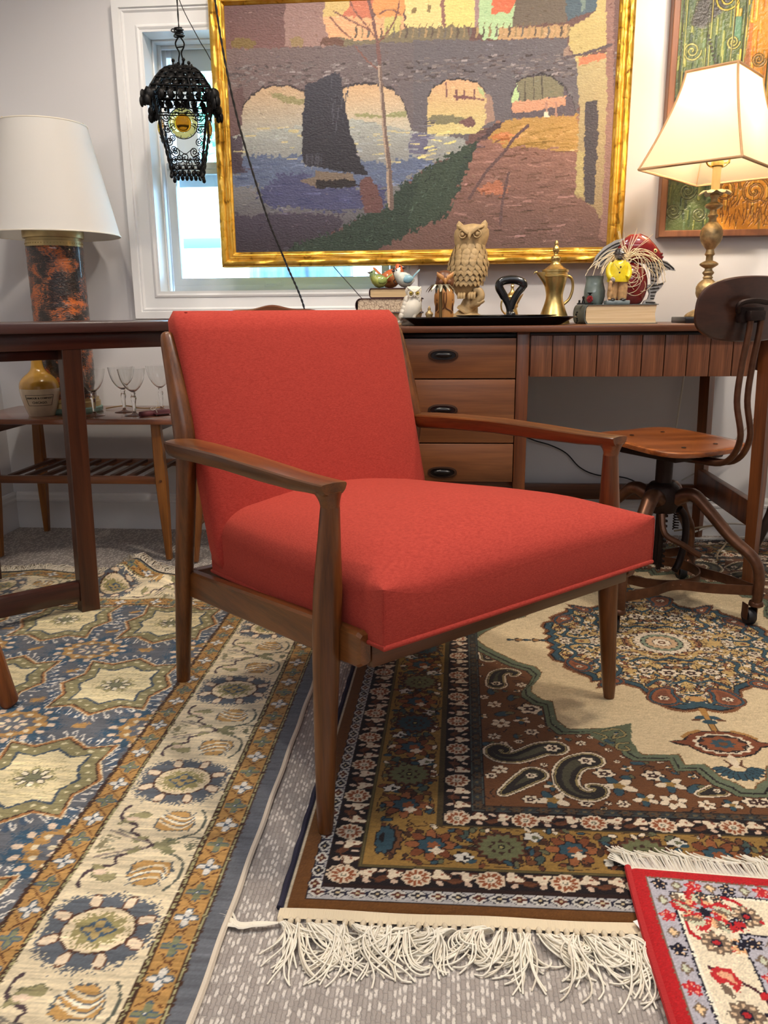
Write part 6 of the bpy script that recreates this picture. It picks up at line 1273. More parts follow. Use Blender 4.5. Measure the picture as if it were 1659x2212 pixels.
# ------------------------------------------------------------------ long walnut desk
ZD = .729; DY = 2.215
m_desk_x = wood('desk_walnut', C(62, 32, 18), C(112, 66, 38), 0, .36, .8)
m_desk_z = wood('desk_walnut_upright', C(66, 32, 14), C(124, 68, 30), 2, .34, .8)
m_plank = wood('desk_plank', C(70, 38, 24), C(138, 88, 58), 2, .42, 1.1, .1, .18)
m_drawer = wood('desk_drawer_front', C(84, 46, 24), C(132, 82, 46), 0, .38, .9)
m_black = mat('black_lacquer', C(18, 14, 14), .3)
m_bronze = mat('bronze_rim', C(74, 52, 40), .4, .7)
def desk():
    t = thing('desk', 'long walnut desk with three drawers and a row of upright plank fronts', 'desk', (.32, DY, 0))
    X = lambda x: x-.32
    B().box((X(.318), .272, ZD-.0085), (1.20, .585, .017), .003).obj('desk_top', m_desk_x, t)
    for x in (.2005,): B().box((X(x), .016, .362), (.033, .034, .706), .002).obj('front_stile', m_desk_z, t)
    B().box((X(-.262), .016, .362), (.030, .034, .706), .002).obj('front_stile', m_desk_z, t)
    B().box((X(-.268), .275, .50), (.016, .48, .42), .002).obj('side_panel', m_desk_z, t); B().box((X(.204), .275, .50), (.016, .48, .42), .002).obj('side_panel', m_desk_z, t)
    B().box((X(-.03), .52, .50), (.46, .012, .42), .001).obj('back_panel', m_desk_x, t); B().box((X(-.03), .275, .292), (.45, .48, .014), .001).obj('bottom_panel', m_desk_x, t)
    B().box((X(-.03), .02, .7035), (.43, .012, .010), .001).obj('drawer_gap_shade', m_black, t)  # black strip standing in for the shade in the gap above the drawers
    for z0, z1 in ((.5915, .697), (.4155, .5885), (.306, .4125)) if False else ((.5905, .697), (.4145, .5875), (.305, .4115)):
        d = B().box((X(-.0315), .009, (z0+z1)/2), (.427, .019, z1-z0), .0018).obj('drawer', m_drawer, t)
        B().box((X(-.0315), .25, (z0+z1)/2), (.41, .44, (z1-z0)*.8), .001).obj('drawer_box', m_desk_x, d)
        # recessed cup pull: bronze rim drawn to points at the sides, black hollow and bar
        zc = {.5905: .6525, .4145: .5045, .305: .331}[z0]; out = []
        for a in np.linspace(0, 2*PI, 40, endpoint=False):
            c_, s_ = math.cos(a), math.sin(a); out.append((X(-.0125)+.0405*math.copysign(abs(c_)**.85, c_), zc+.0165*math.copysign(abs(s_)**.62, s_)*(1-.25*abs(c_)**4)))
        b = B(); n = len(out); V = []
        cxx = X(-.0125)
        for k, y in ((1.0, -.0005), (.99, -.0034), (.85, -.0040), (.80, -.0012)): V += [(cxx+(x-cxx)*k, y, zc+(z-zc)*(k if k > .9 else k*.88)) for x, z in out]
        b.add(V, [(i*n+j, i*n+(j+1) % n, (i+1)*n+(j+1) % n, (i+1)*n+j) for i in range(3) for j in range(n)]); h = b.obj('pull_rim', m_bronze, d, 50)
        b = B(); b.add([(cxx+(x-cxx)*.84, -.0007, zc+(z-zc)*.8) for x, z in out], [tuple(range(n))]); b.obj('pull_recess', m_black, d, None)
        B().ell((cxx, -.004, zc+.001), (.024, .0055, .0072), 20, 10).obj('pull_bar', m_black, d)
    # plank fronts of the kneehole drawer
    B().box((X(.5125), .020, .650), (.588, .018, .108), .001).obj('plank_backing', m_desk_x, t)
    rr = random.Random(2); p0 = None
    for k in range(10):
        w = .0585; o = B().box((0, 0, 0), (w-.0022, .012, .1085), .0012).obj('plank', m_plank, t) if k == 0 else p0.copy()
        if k == 0: p0 = o
        else: COL.objects.link(o)
        o.location = (X(.2195+w*(k+.5)), .006+.0008*rr.random(), .6485)
    B().box((X(.5125), .006, .7065), (.588, .008, .008), .001).obj('plank_gap_shade', m_black, t)  # black strip painting the shadow between desk top and planks
    # right end: tapered legs joined by a side stretcher; a long stretcher at the back
    for y, w0 in ((.030, .021), (.525, .0215)):
        b = B(); b.tube([(X(.858), y, .010), (X(.855), y, .30), (X(.845), y, .711)], [.0155*1.2, .0235, .0245], 4); o = b.obj('leg', m_desk_z, t, 30)
        o.data.transform(Matrix.Identity(4))
    b = B(); b.tube([(X(-.262), .525, .010), (X(-.262), .525, .711)], [.018, .024], 4); b.obj('leg', m_desk_z, t, 30)
    B().box((X(.851), .2775, .212), (.024, .46, .072), .002).obj('side_stretcher', m_desk_z, t)
    B().box((X(.295), .525, .166), (1.08, .022, .052), .002).obj('back_stretcher', m_desk_x, t)
    B().box((X(.845), .2775, .655), (.020, .46, .10), .001).obj('side_apron', m_desk_z, t); B().box((X(.53), .525, .655), (.61, .018, .10), .001).obj('back_apron', m_desk_x, t)
desk()
# ------------------------------------------------------------------ industrial swivel chair on castors
m_steel = mat('brown_steel', C(98, 66, 48), .36, .7, var=.3, vscale=40, bump=.1, bscale=120)
m_steel_d = mat('dark_cast_iron', C(46, 34, 30), .5, .7, bump=.25, bscale=160)
m_rubber = mat('black_rubber', C(26, 24, 26), .5)
def shop_chair():
    cx, cy_ = .553, 2.066; rz = .20
    t = thing('swivel_chair', 'brown steel and plywood industrial swivel chair on castors by the desk', 'chair', (cx, cy_, 0), rz)
    h = .176
    ply = wood('seat_plywood', C(70, 28, 10), C(170, 96, 44), 0, .26, .35, .5, .22); plyb = wood('backrest_plywood', C(44, 24, 16), C(76, 44, 30), 0, .34, .6, .3)
    # casters and arched legs
    for k, (sx_, sy_) in enumerate(((1, -1), (1, 1), (-1, 1), (-1, -1))):
        x, y = sx_*h, sy_*h; d = Vector((sx_, sy_, 0)).normalized(); R = h*math.sqrt(2)
        prof = smooth([(.035, .300), (.075, .315), (.115, .283), (.175, .222), (R-.018, .178), (R, .140), (R+.002, .09), (R, .062)], 5)
        secs = []
        for i, p in enumerate(prof):
            q = prof[min(i+1, len(prof)-1)]-prof[max(i-1, 0)]; tx, tz = q.x, q.y; L_ = math.hypot(tx, tz); nx, nz = -tz/L_, tx/L_; n_ = Vector((-d.y, d.x, 0)); f = i/(len(prof)-1); w = interp([(0, .024), (.25, .0195), (1, .0160)], f); hh = interp([(0, .021), (.25, .0145), (1, .012)], f)
            secs.append([d*p.x + Vector((0, 0, p.y)) + n_*(w*math.cos(2*PI*j/12)) + (d*nx+Vector((0, 0, nz)))*(hh*math.sin(2*PI*j/12)) for j in range(12)])
        B().loft(secs).obj('leg', m_steel, t, 60)
        c_ = thing_part(t, 'castor', B().lathe([(.004, .074), (.010, .074), (.016, .070), (.0175, .064), (.0175, .060), (.012, .056), (.004, .056)], 18, (x, y, 0)), m_steel)
        o2 = Vector((x, y, 0))-Vector((-.012*sx_*0+.010, -.008, 0))
        for s in (-1, 1): B().box((o2.x+s*.0125, o2.y, .044), (.0024, .026, .040), .001).obj('fork', m_steel, c_)
        b = B(); V = []; n = 26
        for r, xx in ((.004, -.010), (.019, -.010), (.0215, -.006), (.0215, .006), (.019, .010), (.004, .010)): V += [(o2.x+xx, o2.y+r*math.cos(2*PI*j/n), .030+r*math.sin(2*PI*j/n)) for j in range(n)]
        b.add(V, [(i*n+j, i*n+(j+1) % n, (i+1)*n+(j+1) % n, (i+1)*n+j) for i in range(5) for j in range(n)]+[tuple(range(n)), tuple(range(5*n, 6*n))]); b.obj('wheel', m_rubber, c_, 40)
    # footrest: four flat straps bowed in to a small ring
    for k, (a, c_) in enumerate((((1, -1), (-1, -1)), ((1, 1), (1, -1)), ((-1, 1), (1, 1)), ((-1, -1), (-1, 1)))):
        p0, p1 = Vector((a[0]*h, a[1]*h, .098)), Vector((c_[0]*h, c_[1]*h, .098)); m_ = (p0+p1)/2; inn = m_*.62; inn.z = .098; q = smooth([p0, p0.lerp(inn, .55)+(m_-inn)*.10, inn, p1.lerp(inn, .55)+(m_-inn)*.10, p1], 6); secs = []
        for i, p in enumerate(q):
            tt = (q[min(i+1, len(q)-1)]-q[max(i-1, 0)]).normalized(); n_ = Vector((-tt.y, tt.x, 0)); secs.append([p+n_*.0016+Vector((0, 0, .0125)), p-n_*.0016+Vector((0, 0, .0125)), p-n_*.0016-Vector((0, 0, .0125)), p+n_*.0016-Vector((0, 0, .0125))])
        o = B().loft(secs).obj('foot_strap', m_steel, t, 30)
        b = B(); [b.ell(inn+(m_-inn).normalized()*.002+Vector((-(m_-inn).normalized().y, (m_-inn).normalized().x, 0))*s*.011, (.003, .003, .003), 7, 5) for s in (-1, 1)]; b.obj('rivet', m_steel, o)
    b = B(); n = 40; r0 = h*.62; V = []
    for z in (.0855, .1105):
        for r in (r0-.0014, r0-.0044): V += [(r*math.cos(2*PI*j/n), r*math.sin(2*PI*j/n), z) for j in range(n)]
    F = []
    for j in range(n): k = (j+1) % n; F += [(j, k, n+k, n+j), (2*n+j, 3*n+j, 3*n+k, 2*n+k), (j, 2*n+j, 2*n+k, k), (n+j, n+k, 3*n+k, 3*n+j)]
    b.add(V, F).obj('foot_ring', m_steel, t, 40)
    # hub, post with toothed rack, levers, spring
    B().lathe([(.010, .255), (.034, .262), (.044, .285), (.046, .305), (.040, .328), (.030, .338), (.018, .340)], 28).obj('hub', m_steel_d, t, 50)
    b = B().lathe([(.006, .335), (.021, .336), (.021, .400), (.016, .402), (.016, .410)], 20); b.obj('post', m_steel_d, t, 50); B().lathe([(.012, .120), (.012, .262)], 14).obj('post', m_steel_d, t, 50)
    b = B().box((-.004, -.014, .185), (.010, .010, .15), .001)
    for k in range(11): b.box((-.004+.010, -.014, .118+.0135*k), (.010, .010, .0062), .001)
    b.obj('toothed_rack', m_steel_d, t, 30)
    B().tube(smooth([(-.012, -.03, .262), (-.010, -.050, .215), (.03, -.066, .190), (.075, -.075, .160)], 4), [.008]*12+[.0075], 8).obj('lever', m_steel, t)
    b = B(); b.tube([(.048+.007*math.cos(i*.8), .010+.007*math.sin(i*.8), .255-.0009*i) for i in range(52)], .0017, 5); b.obj('spring', m_steel_d, t, 60)
    B().tube(smooth([(.060, .02, .262), (.078, .02, .235), (.080, .015, .18), (.066, .01, .12), (.050, 0, .10)], 5), .0095, 8).obj('guard', m_steel_d, t, 60)
    # dished plywood seat
    a0 = .57; fr = Matrix.Rotation(a0-rz, 3, 'Z')         # +y of fr points away from the backrest
    b = B(); n = 64; rings = []
    def zs(x, y): return .4485+.006*((x/.17)**2) + .050*y
    def rim(a, k):
        c_, s_ = math.cos(a), math.sin(a); r = 1/((abs(c_)**4.6+abs(s_)**4.6)**(1/4.6)); return (.146*k*r*c_*(1-.07*s_), .150*k*r*s_)
    lay = [(.0, 0), (.3, 0), (.6, 0), (.85, 0), (.96, 0), (.995, -.002), (1.0, -.006), (.99, -.0125), (.95, -.0135), (.5, -.0135), (.0, -.0135)]
    for k, dz in lay:
        ring = []
        for j in range(n): x, y = rim(2*PI*j/n, max(k, .001)); p = fr @ Vector((x, y, 0)); ring.append((p.x+.002, p.y, zs(x, y)+dz))
        rings.append(ring)
    b.loft(rings).obj('seat', ply, t, 40)
    for x, y in ((-.055, -.09), (.055, -.09), (-.055, .08), (.055, .08)): p = fr @ Vector((x, y, 0)); B().ell((p.x+.012, p.y, zs(x, y)+.0006), (.006, .006, .0014), 10, 6).obj('seat_bolt', m_steel_d, t)
    B().box((.012, 0, .420), (.17, .19, .022), .006, fr).obj('seat_plate', m_steel_d, t)
    # curved plywood backrest with clamp and two bent rods
    dirb = fr @ Vector((0, -1, 0)); sd = fr @ Vector((1, 0, 0)); c0 = dirb*.205+Vector((.012, 0, .766))
    def bp(u, v, d):  # u across, v up, d outward
        return c0 + sd*u + Vector((0, 0, v)) + dirb*(d - .9*u*u + .10*v)
    b = B(); n = 60
    def outl(a, k): c_, s_ = math.cos(a), math.sin(a); r = 1/((abs(c_)**3.2+abs(s_)**3.2)**(1/3.2)); return (.158*r*c_*k, .071*r*s_*k*(1-.10*c_*c_))
    b.loft([[bp(*outl(2*PI*j/n, max(k, .001)), d) for j in range(n)] for k, d in ((0, -.006), (.5, -.006), (.96, -.006), (1, -.003), (1, .003), (.96, .006), (.5, .006), (0, .006))]).obj('backrest', plyb, t, 40)
    b = B(); R3 = Matrix((sd, dirb, Vector((0, 0, 1)))).transposed()
    b.box(bp(-.030, -.012, .016), (.075, .016, .034), .004, R3); b.box(bp(-.030, -.014, .028), (.05, .022, .022), .004, R3); b.tube(smooth([bp(-.07, -.006, .02), bp(-.075, .012, .026), bp(-.04, .018, .030), bp(.0, .014, .03)], 4), .006, 8); b.obj('clamp', m_steel_d, t, 40)
    for s in (-.044, -.012):
        q = [bp(s, -.005, .030), bp(s, -.05, .033), bp(s-.004, -.12, .034), bp(s-.006, -.20, .040)]
        e = [c0+sd*(s+.004)+dirb*.028-Vector((0, 0, .285)), c0+sd*(s+.020)+dirb*-.02-Vector((0, 0, .345)), fr @ Vector((s+.03, -.09, 0))+Vector((.012, 0, .410)), fr @ Vector((s+.03, -.02, 0))+Vector((.012, 0, .407))]
        q2 = smooth([Vector(p) for p in q]+[Vector(p) for p in e], 6); B().tube(q2, .0072, 8).obj('back_rod', m_steel, t, 60)
def thing_part(t, name, b, m): return b.obj(name, m, t, 45)
shop_chair()
# dark curved leg at the right edge, and loose cables under the desk
t = thing('dark_stand', 'dark curved wooden stand leg cut by the right edge behind the desk leg', 'stand', (1.06, 2.45, 0))
md = wood('ebonised', C(22, 12, 10), C(46, 26, 20), 2, .4)
for a in (PI*.95, PI*.95+2.09, PI*.95+4.19):
    d = Vector((math.cos(a), math.sin(a), 0)); B().tube([tuple(d*r+Vector((0, 0, z))) for r, z in ((.115, .010), (.108, .06), (.075, .16), (.045, .30), (.035, .42), (.034, .50))], [.010, .013, .016, .018, .018, .016], 10, flat=.7).obj('leg', md, t, 50)
B().lathe([(.02, .49), (.13, .495), (.14, .505), (.14, .515), (.13, .52), (.02, .52)], 40).obj('top', md, t)
def cable(pts, r, nm, label, c_):
    b = B(); b.tube(smooth(pts, 7), r, 6); return tag(b.obj(nm, mat(nm+'_pvc', c_, .45), None, 60), label, 'cable', None)
cable([(.205, 2.765, .42), (.25, 2.77, .36), (.30, 2.775, .335), (.355, 2.78, .318), (.41, 2.782, .29), (.46, 2.782, .24), (.52, 2.776, .215), (.62, 2.772, .205), (.74, 2.77, .15), (.90, 2.75, .135), (1.03, 2.70, .16)], .0024, 'black_cable', 'black cable sagging along the wall below the desk', C(22, 20, 22))
cable([(.79, 2.783, .62), (.76, 2.76, .30), (.715, 2.70, .10), (.69, 2.60, .016), (.73, 2.56, .013)], .0032, 'white_cable', 'white cable dropping behind the swivel chair to the rug', C(222, 218, 208))
cable([(1.05, 2.72, .50), (1.0, 2.74, .40), (.90, 2.76, .27), (.80, 2.765, .20)], .003, 'grey_cable', 'pale grey cable running slantwise behind the side stretcher', C(190, 186, 178))
cable([(.78, 2.735, .03), (.90, 2.70, .06), (.93, 2.66, .075), (.91, 2.60, .03), (.86, 2.52, .014), (.84, 2.46, .013)], .0032, 'beige_cable', 'beige cable looping up from the rug beside the rear desk leg', C(150, 130, 100))
cable([(.82, 2.72, .02), (.92, 2.73, .055), (1.02, 2.71, .06), (1.12, 2.68, .03), (1.2, 2.66, .02)], .0035, 'cream_cable', 'cream cable arching along the baseboard at the right', C(228, 222, 210))
cable([(.83, 2.70, .014), (.90, 2.69, .016), (1.0, 2.70, .020), (1.1, 2.71, .018)], .0042, 'power_lead', 'thick white power lead lying along the back edge of the rug', C(216, 212, 204))
# ------------------------------------------------------------------ things on the desk.  k turns the proportions measured in each figure into metres
def at(name, label, cat, X, Y, rz=0, z=None, group=None): return thing(name, label, cat, (X, Y, ZD if z is None else z), rz, group)
def book(name, label, X, Y, z, w, d, h, spine, cover, pages, rz=0, round_=.010, marb=False, group=None):
    """spine at -x; pages show at the front"""
    t = at(name, label, 'book', X, Y, rz, z, group); c_ = .0022
    n = 10; arc = lambda r, i: (-w/2+r*.6-r*math.sin(PI*i/n)*.9, h/2-(h/2)*math.cos(PI*i/n))
    prof_o = [(w/2, 0)]+[(-w/2+round_, 0)]+[(-w/2+round_*(1-math.sin(PI*i/n)), h/2-h/2*math.cos(PI*i/n)) for i in range(1, n)]+[(-w/2+round_, h), (w/2, h), (w/2, h-c_)]+[(-w/2+round_, h-c_)]+[(-w/2+c_+round_*(1-math.sin(PI*i/n)), h/2+(h/2-c_)*math.cos(PI*i/n)) for i in range(1, n)]+[(-w/2+round_, c_), (w/2, c_)]
    B().prism([(x, z_) for x, z_ in prof_o], d, lambda v: Vector((v.x, v.y-d/2, v.z))).obj('cover', cover, t, 45)
    fe = w/2-.004; B().prism([(-w/2+c_+round_*.35, h*.5-h*.3), (-w/2+c_+round_, c_), (fe, c_), (fe-.004, h/2), (fe, h-c_), (-w/2+c_+round_, h-c_), (-w/2+c_+round_*.35, h*.5+h*.3)], d-.006, lambda v: Vector((v.x, v.y-d/2+.003, v.z))).obj('page_block', pages, t, 45)
    return t
def pagemat(name, c1, c2, sc=900):
    m, N, L, P = newmat(name); tc = N.new('ShaderNodeTexCoord'); mp = N.new('ShaderNodeMapping'); mp.inputs['Scale'].default_value = (8, 8, sc); L.new(tc.outputs['Object'], mp.inputs[0]); n = N.new('ShaderNodeTexNoise'); n.inputs['Scale'].default_value = 1; L.new(mp.outputs[0], n.inputs[0])
    r = N.new('ShaderNodeValToRGB'); r.color_ramp.elements[0].color = c1; r.color_ramp.elements[1].color = c2; r.color_ramp.elements[0].position = .35; r.color_ramp.elements[1].position = .65; L.new(n.outputs[0], r.inputs[0]); L.new(r.outputs[0], P.inputs['Base Color']); P.inputs['Roughness'].default_value = .85
    b = N.new('ShaderNodeBump'); b.inputs['Strength'].default_value = .4; b.inputs['Distance'].default_value = .001; L.new(n.outputs[0], b.inputs['Height']); L.new(b.outputs[0], P.inputs['Normal']); return m
def marble_pages():
    m, N, L, P = newmat('marbled_pages'); tc = N.new('ShaderNodeTexCoord'); v = N.new('ShaderNodeTexVoronoi'); v.feature = 'DISTANCE_TO_EDGE'; v.inputs['Scale'].default_value = 95
    ns = N.new('ShaderNodeTexNoise'); ns.inputs['Scale'].default_value = 30; L.new(tc.outputs['Object'], ns.inputs[0]); mx = N.new('ShaderNodeMix'); mx.data_type = 'VECTOR'; mx.inputs[0].default_value = .04; L.new(tc.outputs['Object'], mx.inputs[4]); L.new(ns.outputs[1], mx.inputs[5]); L.new(mx.outputs[1], v.inputs['Vector'])
    r = N.new('ShaderNodeValToRGB'); r.color_ramp.elements[0].color = C(120, 92, 78); r.color_ramp.elements[1].color = C(206, 186, 160); r.color_ramp.elements[1].position = .09; L.new(v.outputs['Distance'], r.inputs[0]); L.new(r.outputs[0], P.inputs['Base Color']); P.inputs['Roughness'].default_value = .85; return m
pg = pagemat('pages_cream', C(196, 168, 128), C(222, 198, 160)); pg2 = pagemat('pages_tan', C(188, 158, 116), C(214, 186, 142), 1100)
cov_m = mat('maroon_cloth', C(58, 26, 30), .7, bump=.2, bscale=800); cov_g = mat('grey_cloth', C(86, 92, 88), .7, bump=.2, bscale=800); cov_t = mat('tan_cloth', C(140, 108, 76), .7, bump=.2, bscale=800)
book('book', 'thick book at the bottom of the left stack, mostly hidden by the armchair', -.185, 2.530, ZD, .215, .155, .036, 0, cov_t, pg, .0, .012)
book('book', 'thick dark bound book with marbled page edges in the middle of the left stack', -.176, 2.520, ZD+.0365, .200, .150, .042, 0, cov_m, marble_pages(), .01, .016)
book('book', 'slim maroon book with cream pages on top of the left stack', -.162, 2.525, ZD+.079, .150, .120, .0285, 0, cov_m, pg2, .02, .006)
book('book', 'thick grey covered book lying under the yellow coated figurine', .482, 2.46, ZD, .208, .150, .054, 0, cov_g, pg, .06, .010)
ZB1 = ZD+.0365+.042+.0285+.0006; ZB2 = ZD+.0545
# three glazed birds perched on the stack
def bird(name, label, X, Y, z, rz, k, body, wing, head, beak, tail_up):
    t = at(name, label, 'figurine', X, Y, rz, z)
    def cm(u): return body
    b = B(k); secs = []
    # plump body lofted tail to head along x
    for x, r, zc in ((-26, 3, 20), (-20, 9, 19), (-12, 17, 19.5), (0, 20.5, 20.5), (10, 19, 22), (17, 15, 27), (20, 12, 34), (21, 11.5, 40), (20, 10, 46), (18, 5, 50.5), (17.5, 1, 51.5)):
        secs.append((x, r, zc))
    V = []; n = 22
    b.color(*body)
    for i, (x, r, zc) in enumerate(secs):
        tilt = 0 if i < 5 else min(1.4, (i-4)*.36)
        ring = []
        for j in range(n):
            a = 2*PI*j/n; y = r*math.cos(a)*.92; q = r*math.sin(a)
            ring.append((x-q*math.sin(tilt)*.9, y, max(0.0, zc+q*math.cos(tilt)*(1 if q > 0 else .98))))
        V.append(ring)
    b.loft(V); m0 = len(b.cv)
    for i in range(m0):
        x, y, z_ = [q/k for q in b.V[i]]
        if z_ > 34: b.cv[i] = head
        elif z_ > 24 and x < 4: b.cv[i] = wing
    b.obj('body', glaze, t, 60, colors=True)
    b = B(k).color(*wing)
    for s in (-1, 1): b.ell((-4, s*16, 22), (15, 5, 10), 14, 8, Matrix.Rotation(.25, 3, 'Y'))
    b.obj('wing', glaze, t, 60, colors=True)
    b = B(k).color(*wing); b.loft([[(-18+dx-6*f, w*math.cos(2*PI*j/10), 22+tail_up*f+h*math.sin(2*PI*j/10)) for j in range(10)] for f, dx, w, h in ((0, 0, 8, 5), (.5, -6, 6, 3.5), (1, -14, 8.5, 3), (1.12, -16, 5, 2))]); b.obj('tail', glaze, t, 60, colors=True)
    b = B(k).color(*beak); b.lathe([(3.6, 0), (2.2, 5), (.4, 9)], 10); q = Matrix.Rotation(1.45, 3, 'Y'); b.V = [tuple((q @ Vector(v))+Vector((29, 0, 43))*k) for v in b.V]; b.obj('beak', glaze, t, 60, colors=True)
    b = B(k).color(18, 16, 18); [b.ell((25, s*7.8, 45.5), (2.1, 1.8, 2.3), 8, 6) for s in (-1, 1)]; b.obj('eye', glaze, t, 60, colors=True)
    return t
glaze = vcol('bird_glaze', .12, coat=.8, spec=.5, jit=.12, bscale=160)
bird('bird_figurine', 'small lime green glazed bird, leftmost of the three on the books', -.207, 2.490, ZB1, 3.6, .00102, (168, 176, 88), (150, 168, 92), (120, 140, 92), (84, 72, 56), 16)
bird('bird_figurine', 'orange glazed bird standing behind the green and the blue birds', -.176, 2.545, ZB1, -.35, .00140, (196, 128, 74), (184, 104, 60), (206, 98, 50), (60, 44, 40), 20)
tb = bird('bird_figurine', 'pale blue and white glazed bird with raised tail, rightmost of three birds', -.130, 2.490, ZB1, 3.14+.35, .00112, (206, 210, 196), (132, 176, 192), (224, 224, 212), (28, 26, 30), 22)
b = B(.00112).color(26, 28, 34); b.tube(smooth([(26, -10, 52), (30, -10.5, 42), (26, -13, 33), (22, -17, 24), (27, -14, 17), (24, -8, 12)], 4), 1.3, 5); b.obj('black_collar', glaze, tb, 60, colors=True)
for i, o in enumerate([o for o in bpy.data.objects if o.name.startswith('bird_figurine')]): o['group'] = 'three glazed birds on the stacked books'
# ------------------------------------------------------------------ owls
def owl_shape(k, H, wid, mm, t, feathers, headw=.62, lean=0.0, eyes=None, ears=True, body_name='body'):
    """upright owl facing -y: lofted body and head, rows of overlapping feathers, discs, beak"""
    prof = [(.0, .20), (.06, .29), (.16, .40), (.32, .51), (.46, .53), (.58, .47), (.66, .41), (.71, .395), (.76, .43), (.84, .455), (.91, .44), (.96, .36), (.985, .22), (1.0, .05)]
    b = B(); n = 30; secs = []
    for f, r in prof:
        R = r*wid; hd = f > .68; secs.append([(R*math.cos(2*PI*j/n)*(headw/.62 if hd else 1)+lean*(f)*H, R*math.sin(2*PI*j/n)*(.86 if not hd else .80)-(.02*H*(f-.6) if hd else 0), f*H) for j in range(n)])
    b.loft(secs)
    if ears:
        for s in (-1, 1): b.tube([(s*wid*.30+lean*H, -wid*.10, H*.93), (s*wid*.36+lean*H, -wid*.12, H*1.0), (s*wid*.36+lean*H, -wid*.12, H*1.035)], [wid*.13, wid*.075, wid*.012], 8)
    # brow V and beak
    ye = -wid*.40
    for s in (-1, 1): b.tube(smooth([(lean*H, ye-.02*wid, H*.835), (s*wid*.17+lean*H, ye-.01*wid, H*.905), (s*wid*.36+lean*H, -wid*.24, H*.965)], 4), [wid*.045]*8+[wid*.03], 6)
    b.tube([(lean*H, ye-.02*wid, H*.86), (lean*H, ye-.075*wid, H*.815), (lean*H, ye-.05*wid, H*.765)], [wid*.055, wid*.05, wid*.010], 8)
    b.obj(body_name, mm, t, 60)
    for s in (-1, 1):
        d = B(); c_ = Vector((s*wid*.20+lean*H, ye+.015*wid, H*.845))
        d.tube([c_+Vector((wid*.10*math.cos(2*PI*j/20), -.005*wid, wid*.10*math.sin(2*PI*j/20))) for j in range(20)], wid*.022, 6, closed=True); d.ell(c_, (wid*.055, wid*.035, wid*.055), 12, 8); d.obj('eye', eyes or mm, t, 60)
    if feathers:
        fb = B(); rr = random.Random(4)
        rows = 8
        for r_ in range(rows):
            f = .665-.066*r_; R = interp(prof, f)*wid; m_ = int(7+r_*.8)
            for j in range(m_):
                a = PI+PI*(j+.5*(r_ % 2))/m_*1.0; a = PI*.94+ (PI*1.12)*(j+.5*(r_ % 2))/m_; l = H*.066*(1+.15*rr.random()); w = wid*.108
                x, y = R*math.cos(a)+lean*H*f, R*math.sin(a)*.86; o = Vector((math.cos(a), math.sin(a)*.9, 0)).normalized(); tn = Vector((-o.y, o.x, 0)); p = Vector((x, y, f*H)); up_ = Vector((0, 0, 1))
                P0 = [p+tn*(w*cx_)+up_*(l*cz_)+o*(wid*dd) for cx_, cz_, dd in ((-.5, .8, -.01), (.5, .8, -.01), (.95, .2, .015), (.8, -.35, .030), (0, -1.0, .040), (-.8, -.35, .030), (-.95, .2, .015), (0, -.1, .060))]
                fb.add(P0, [(0, 1, 7), (1, 2, 7), (2, 3, 7), (3, 4, 7), (4, 5, 7), (5, 6, 7), (6, 0, 7)])
        fb.obj('breast_feathers', mm, t, 60, kind='stuff', fix=False)
m_resin = mat('tan_resin', C(176, 148, 104), .6, var=.25, vscale=40, bump=.3, bscale=160)
t = at('owl_statue', 'tall tan carved owl statue perched on a branch before the gilt frame', 'figurine', .050, 2.575, -.22)
def tall_owl():
    H, wd = .212, .110; pr = bpy.data.objects.new('owl', None); COL.objects.link(pr); pr.parent = t; pr.location = (0, 0, .082)
    owl_shape(1, H, wd, m_resin, pr, True, .66, .10)
    pr.name = 'owl_figure'
    b = B()
    secs = [[((.078+.012*math.sin(3*a))*math.cos(a)*s+.004, (.05)*math.sin(a)*s, z) for a in np.linspace(0, 2*PI, 26, endpoint=False)] for z, s in ((0, .92), (.004, 1), (.016, .92), (.026, .6), (.034, .40), (.042, .30))]
    b.loft(secs); b.tube(smooth([(.0, 0, .035), (.012, 0, .055), (.022, 0, .075), (.018, 0, .092), (.006, 0, .098)], 5), [.028]*3+[.024]*5+[.020]*13, 14); b.tube(smooth([(.012, -.01, .052), (.040, -.012, .066), (.052, -.012, .082), (.046, -.012, .098), (.030, -.014, .100)], 5), [.013]*6+[.012]*15, 10); b.tube(smooth([(.026, -.012, .056), (.052, -.016, .064), (.060, -.012, .070)], 4), [.010]*4+[.006]*5, 8)
    b.obj('branch', m_resin, t, 60)
    for s in (-1, 1):
        b = B()
        for k in range(3): b.tube(smooth([(.012+s*.016+.007*(k-1), -.018, .094), (.012+s*.016+.008*(k-1), -.034, .088), (.012+s*.016+.008*(k-1), -.034, .076)], 3), .0042, 6)
        b.obj('claw', m_resin, t, 60)
    tl = B(); [tl.box((.000+.014*k, .030, .070), (.014, .006, .08), .003, Matrix.Rotation(.2, 3, 'X')) for k in range(3)]; tl.obj('tail', m_resin, t)
tall_owl()
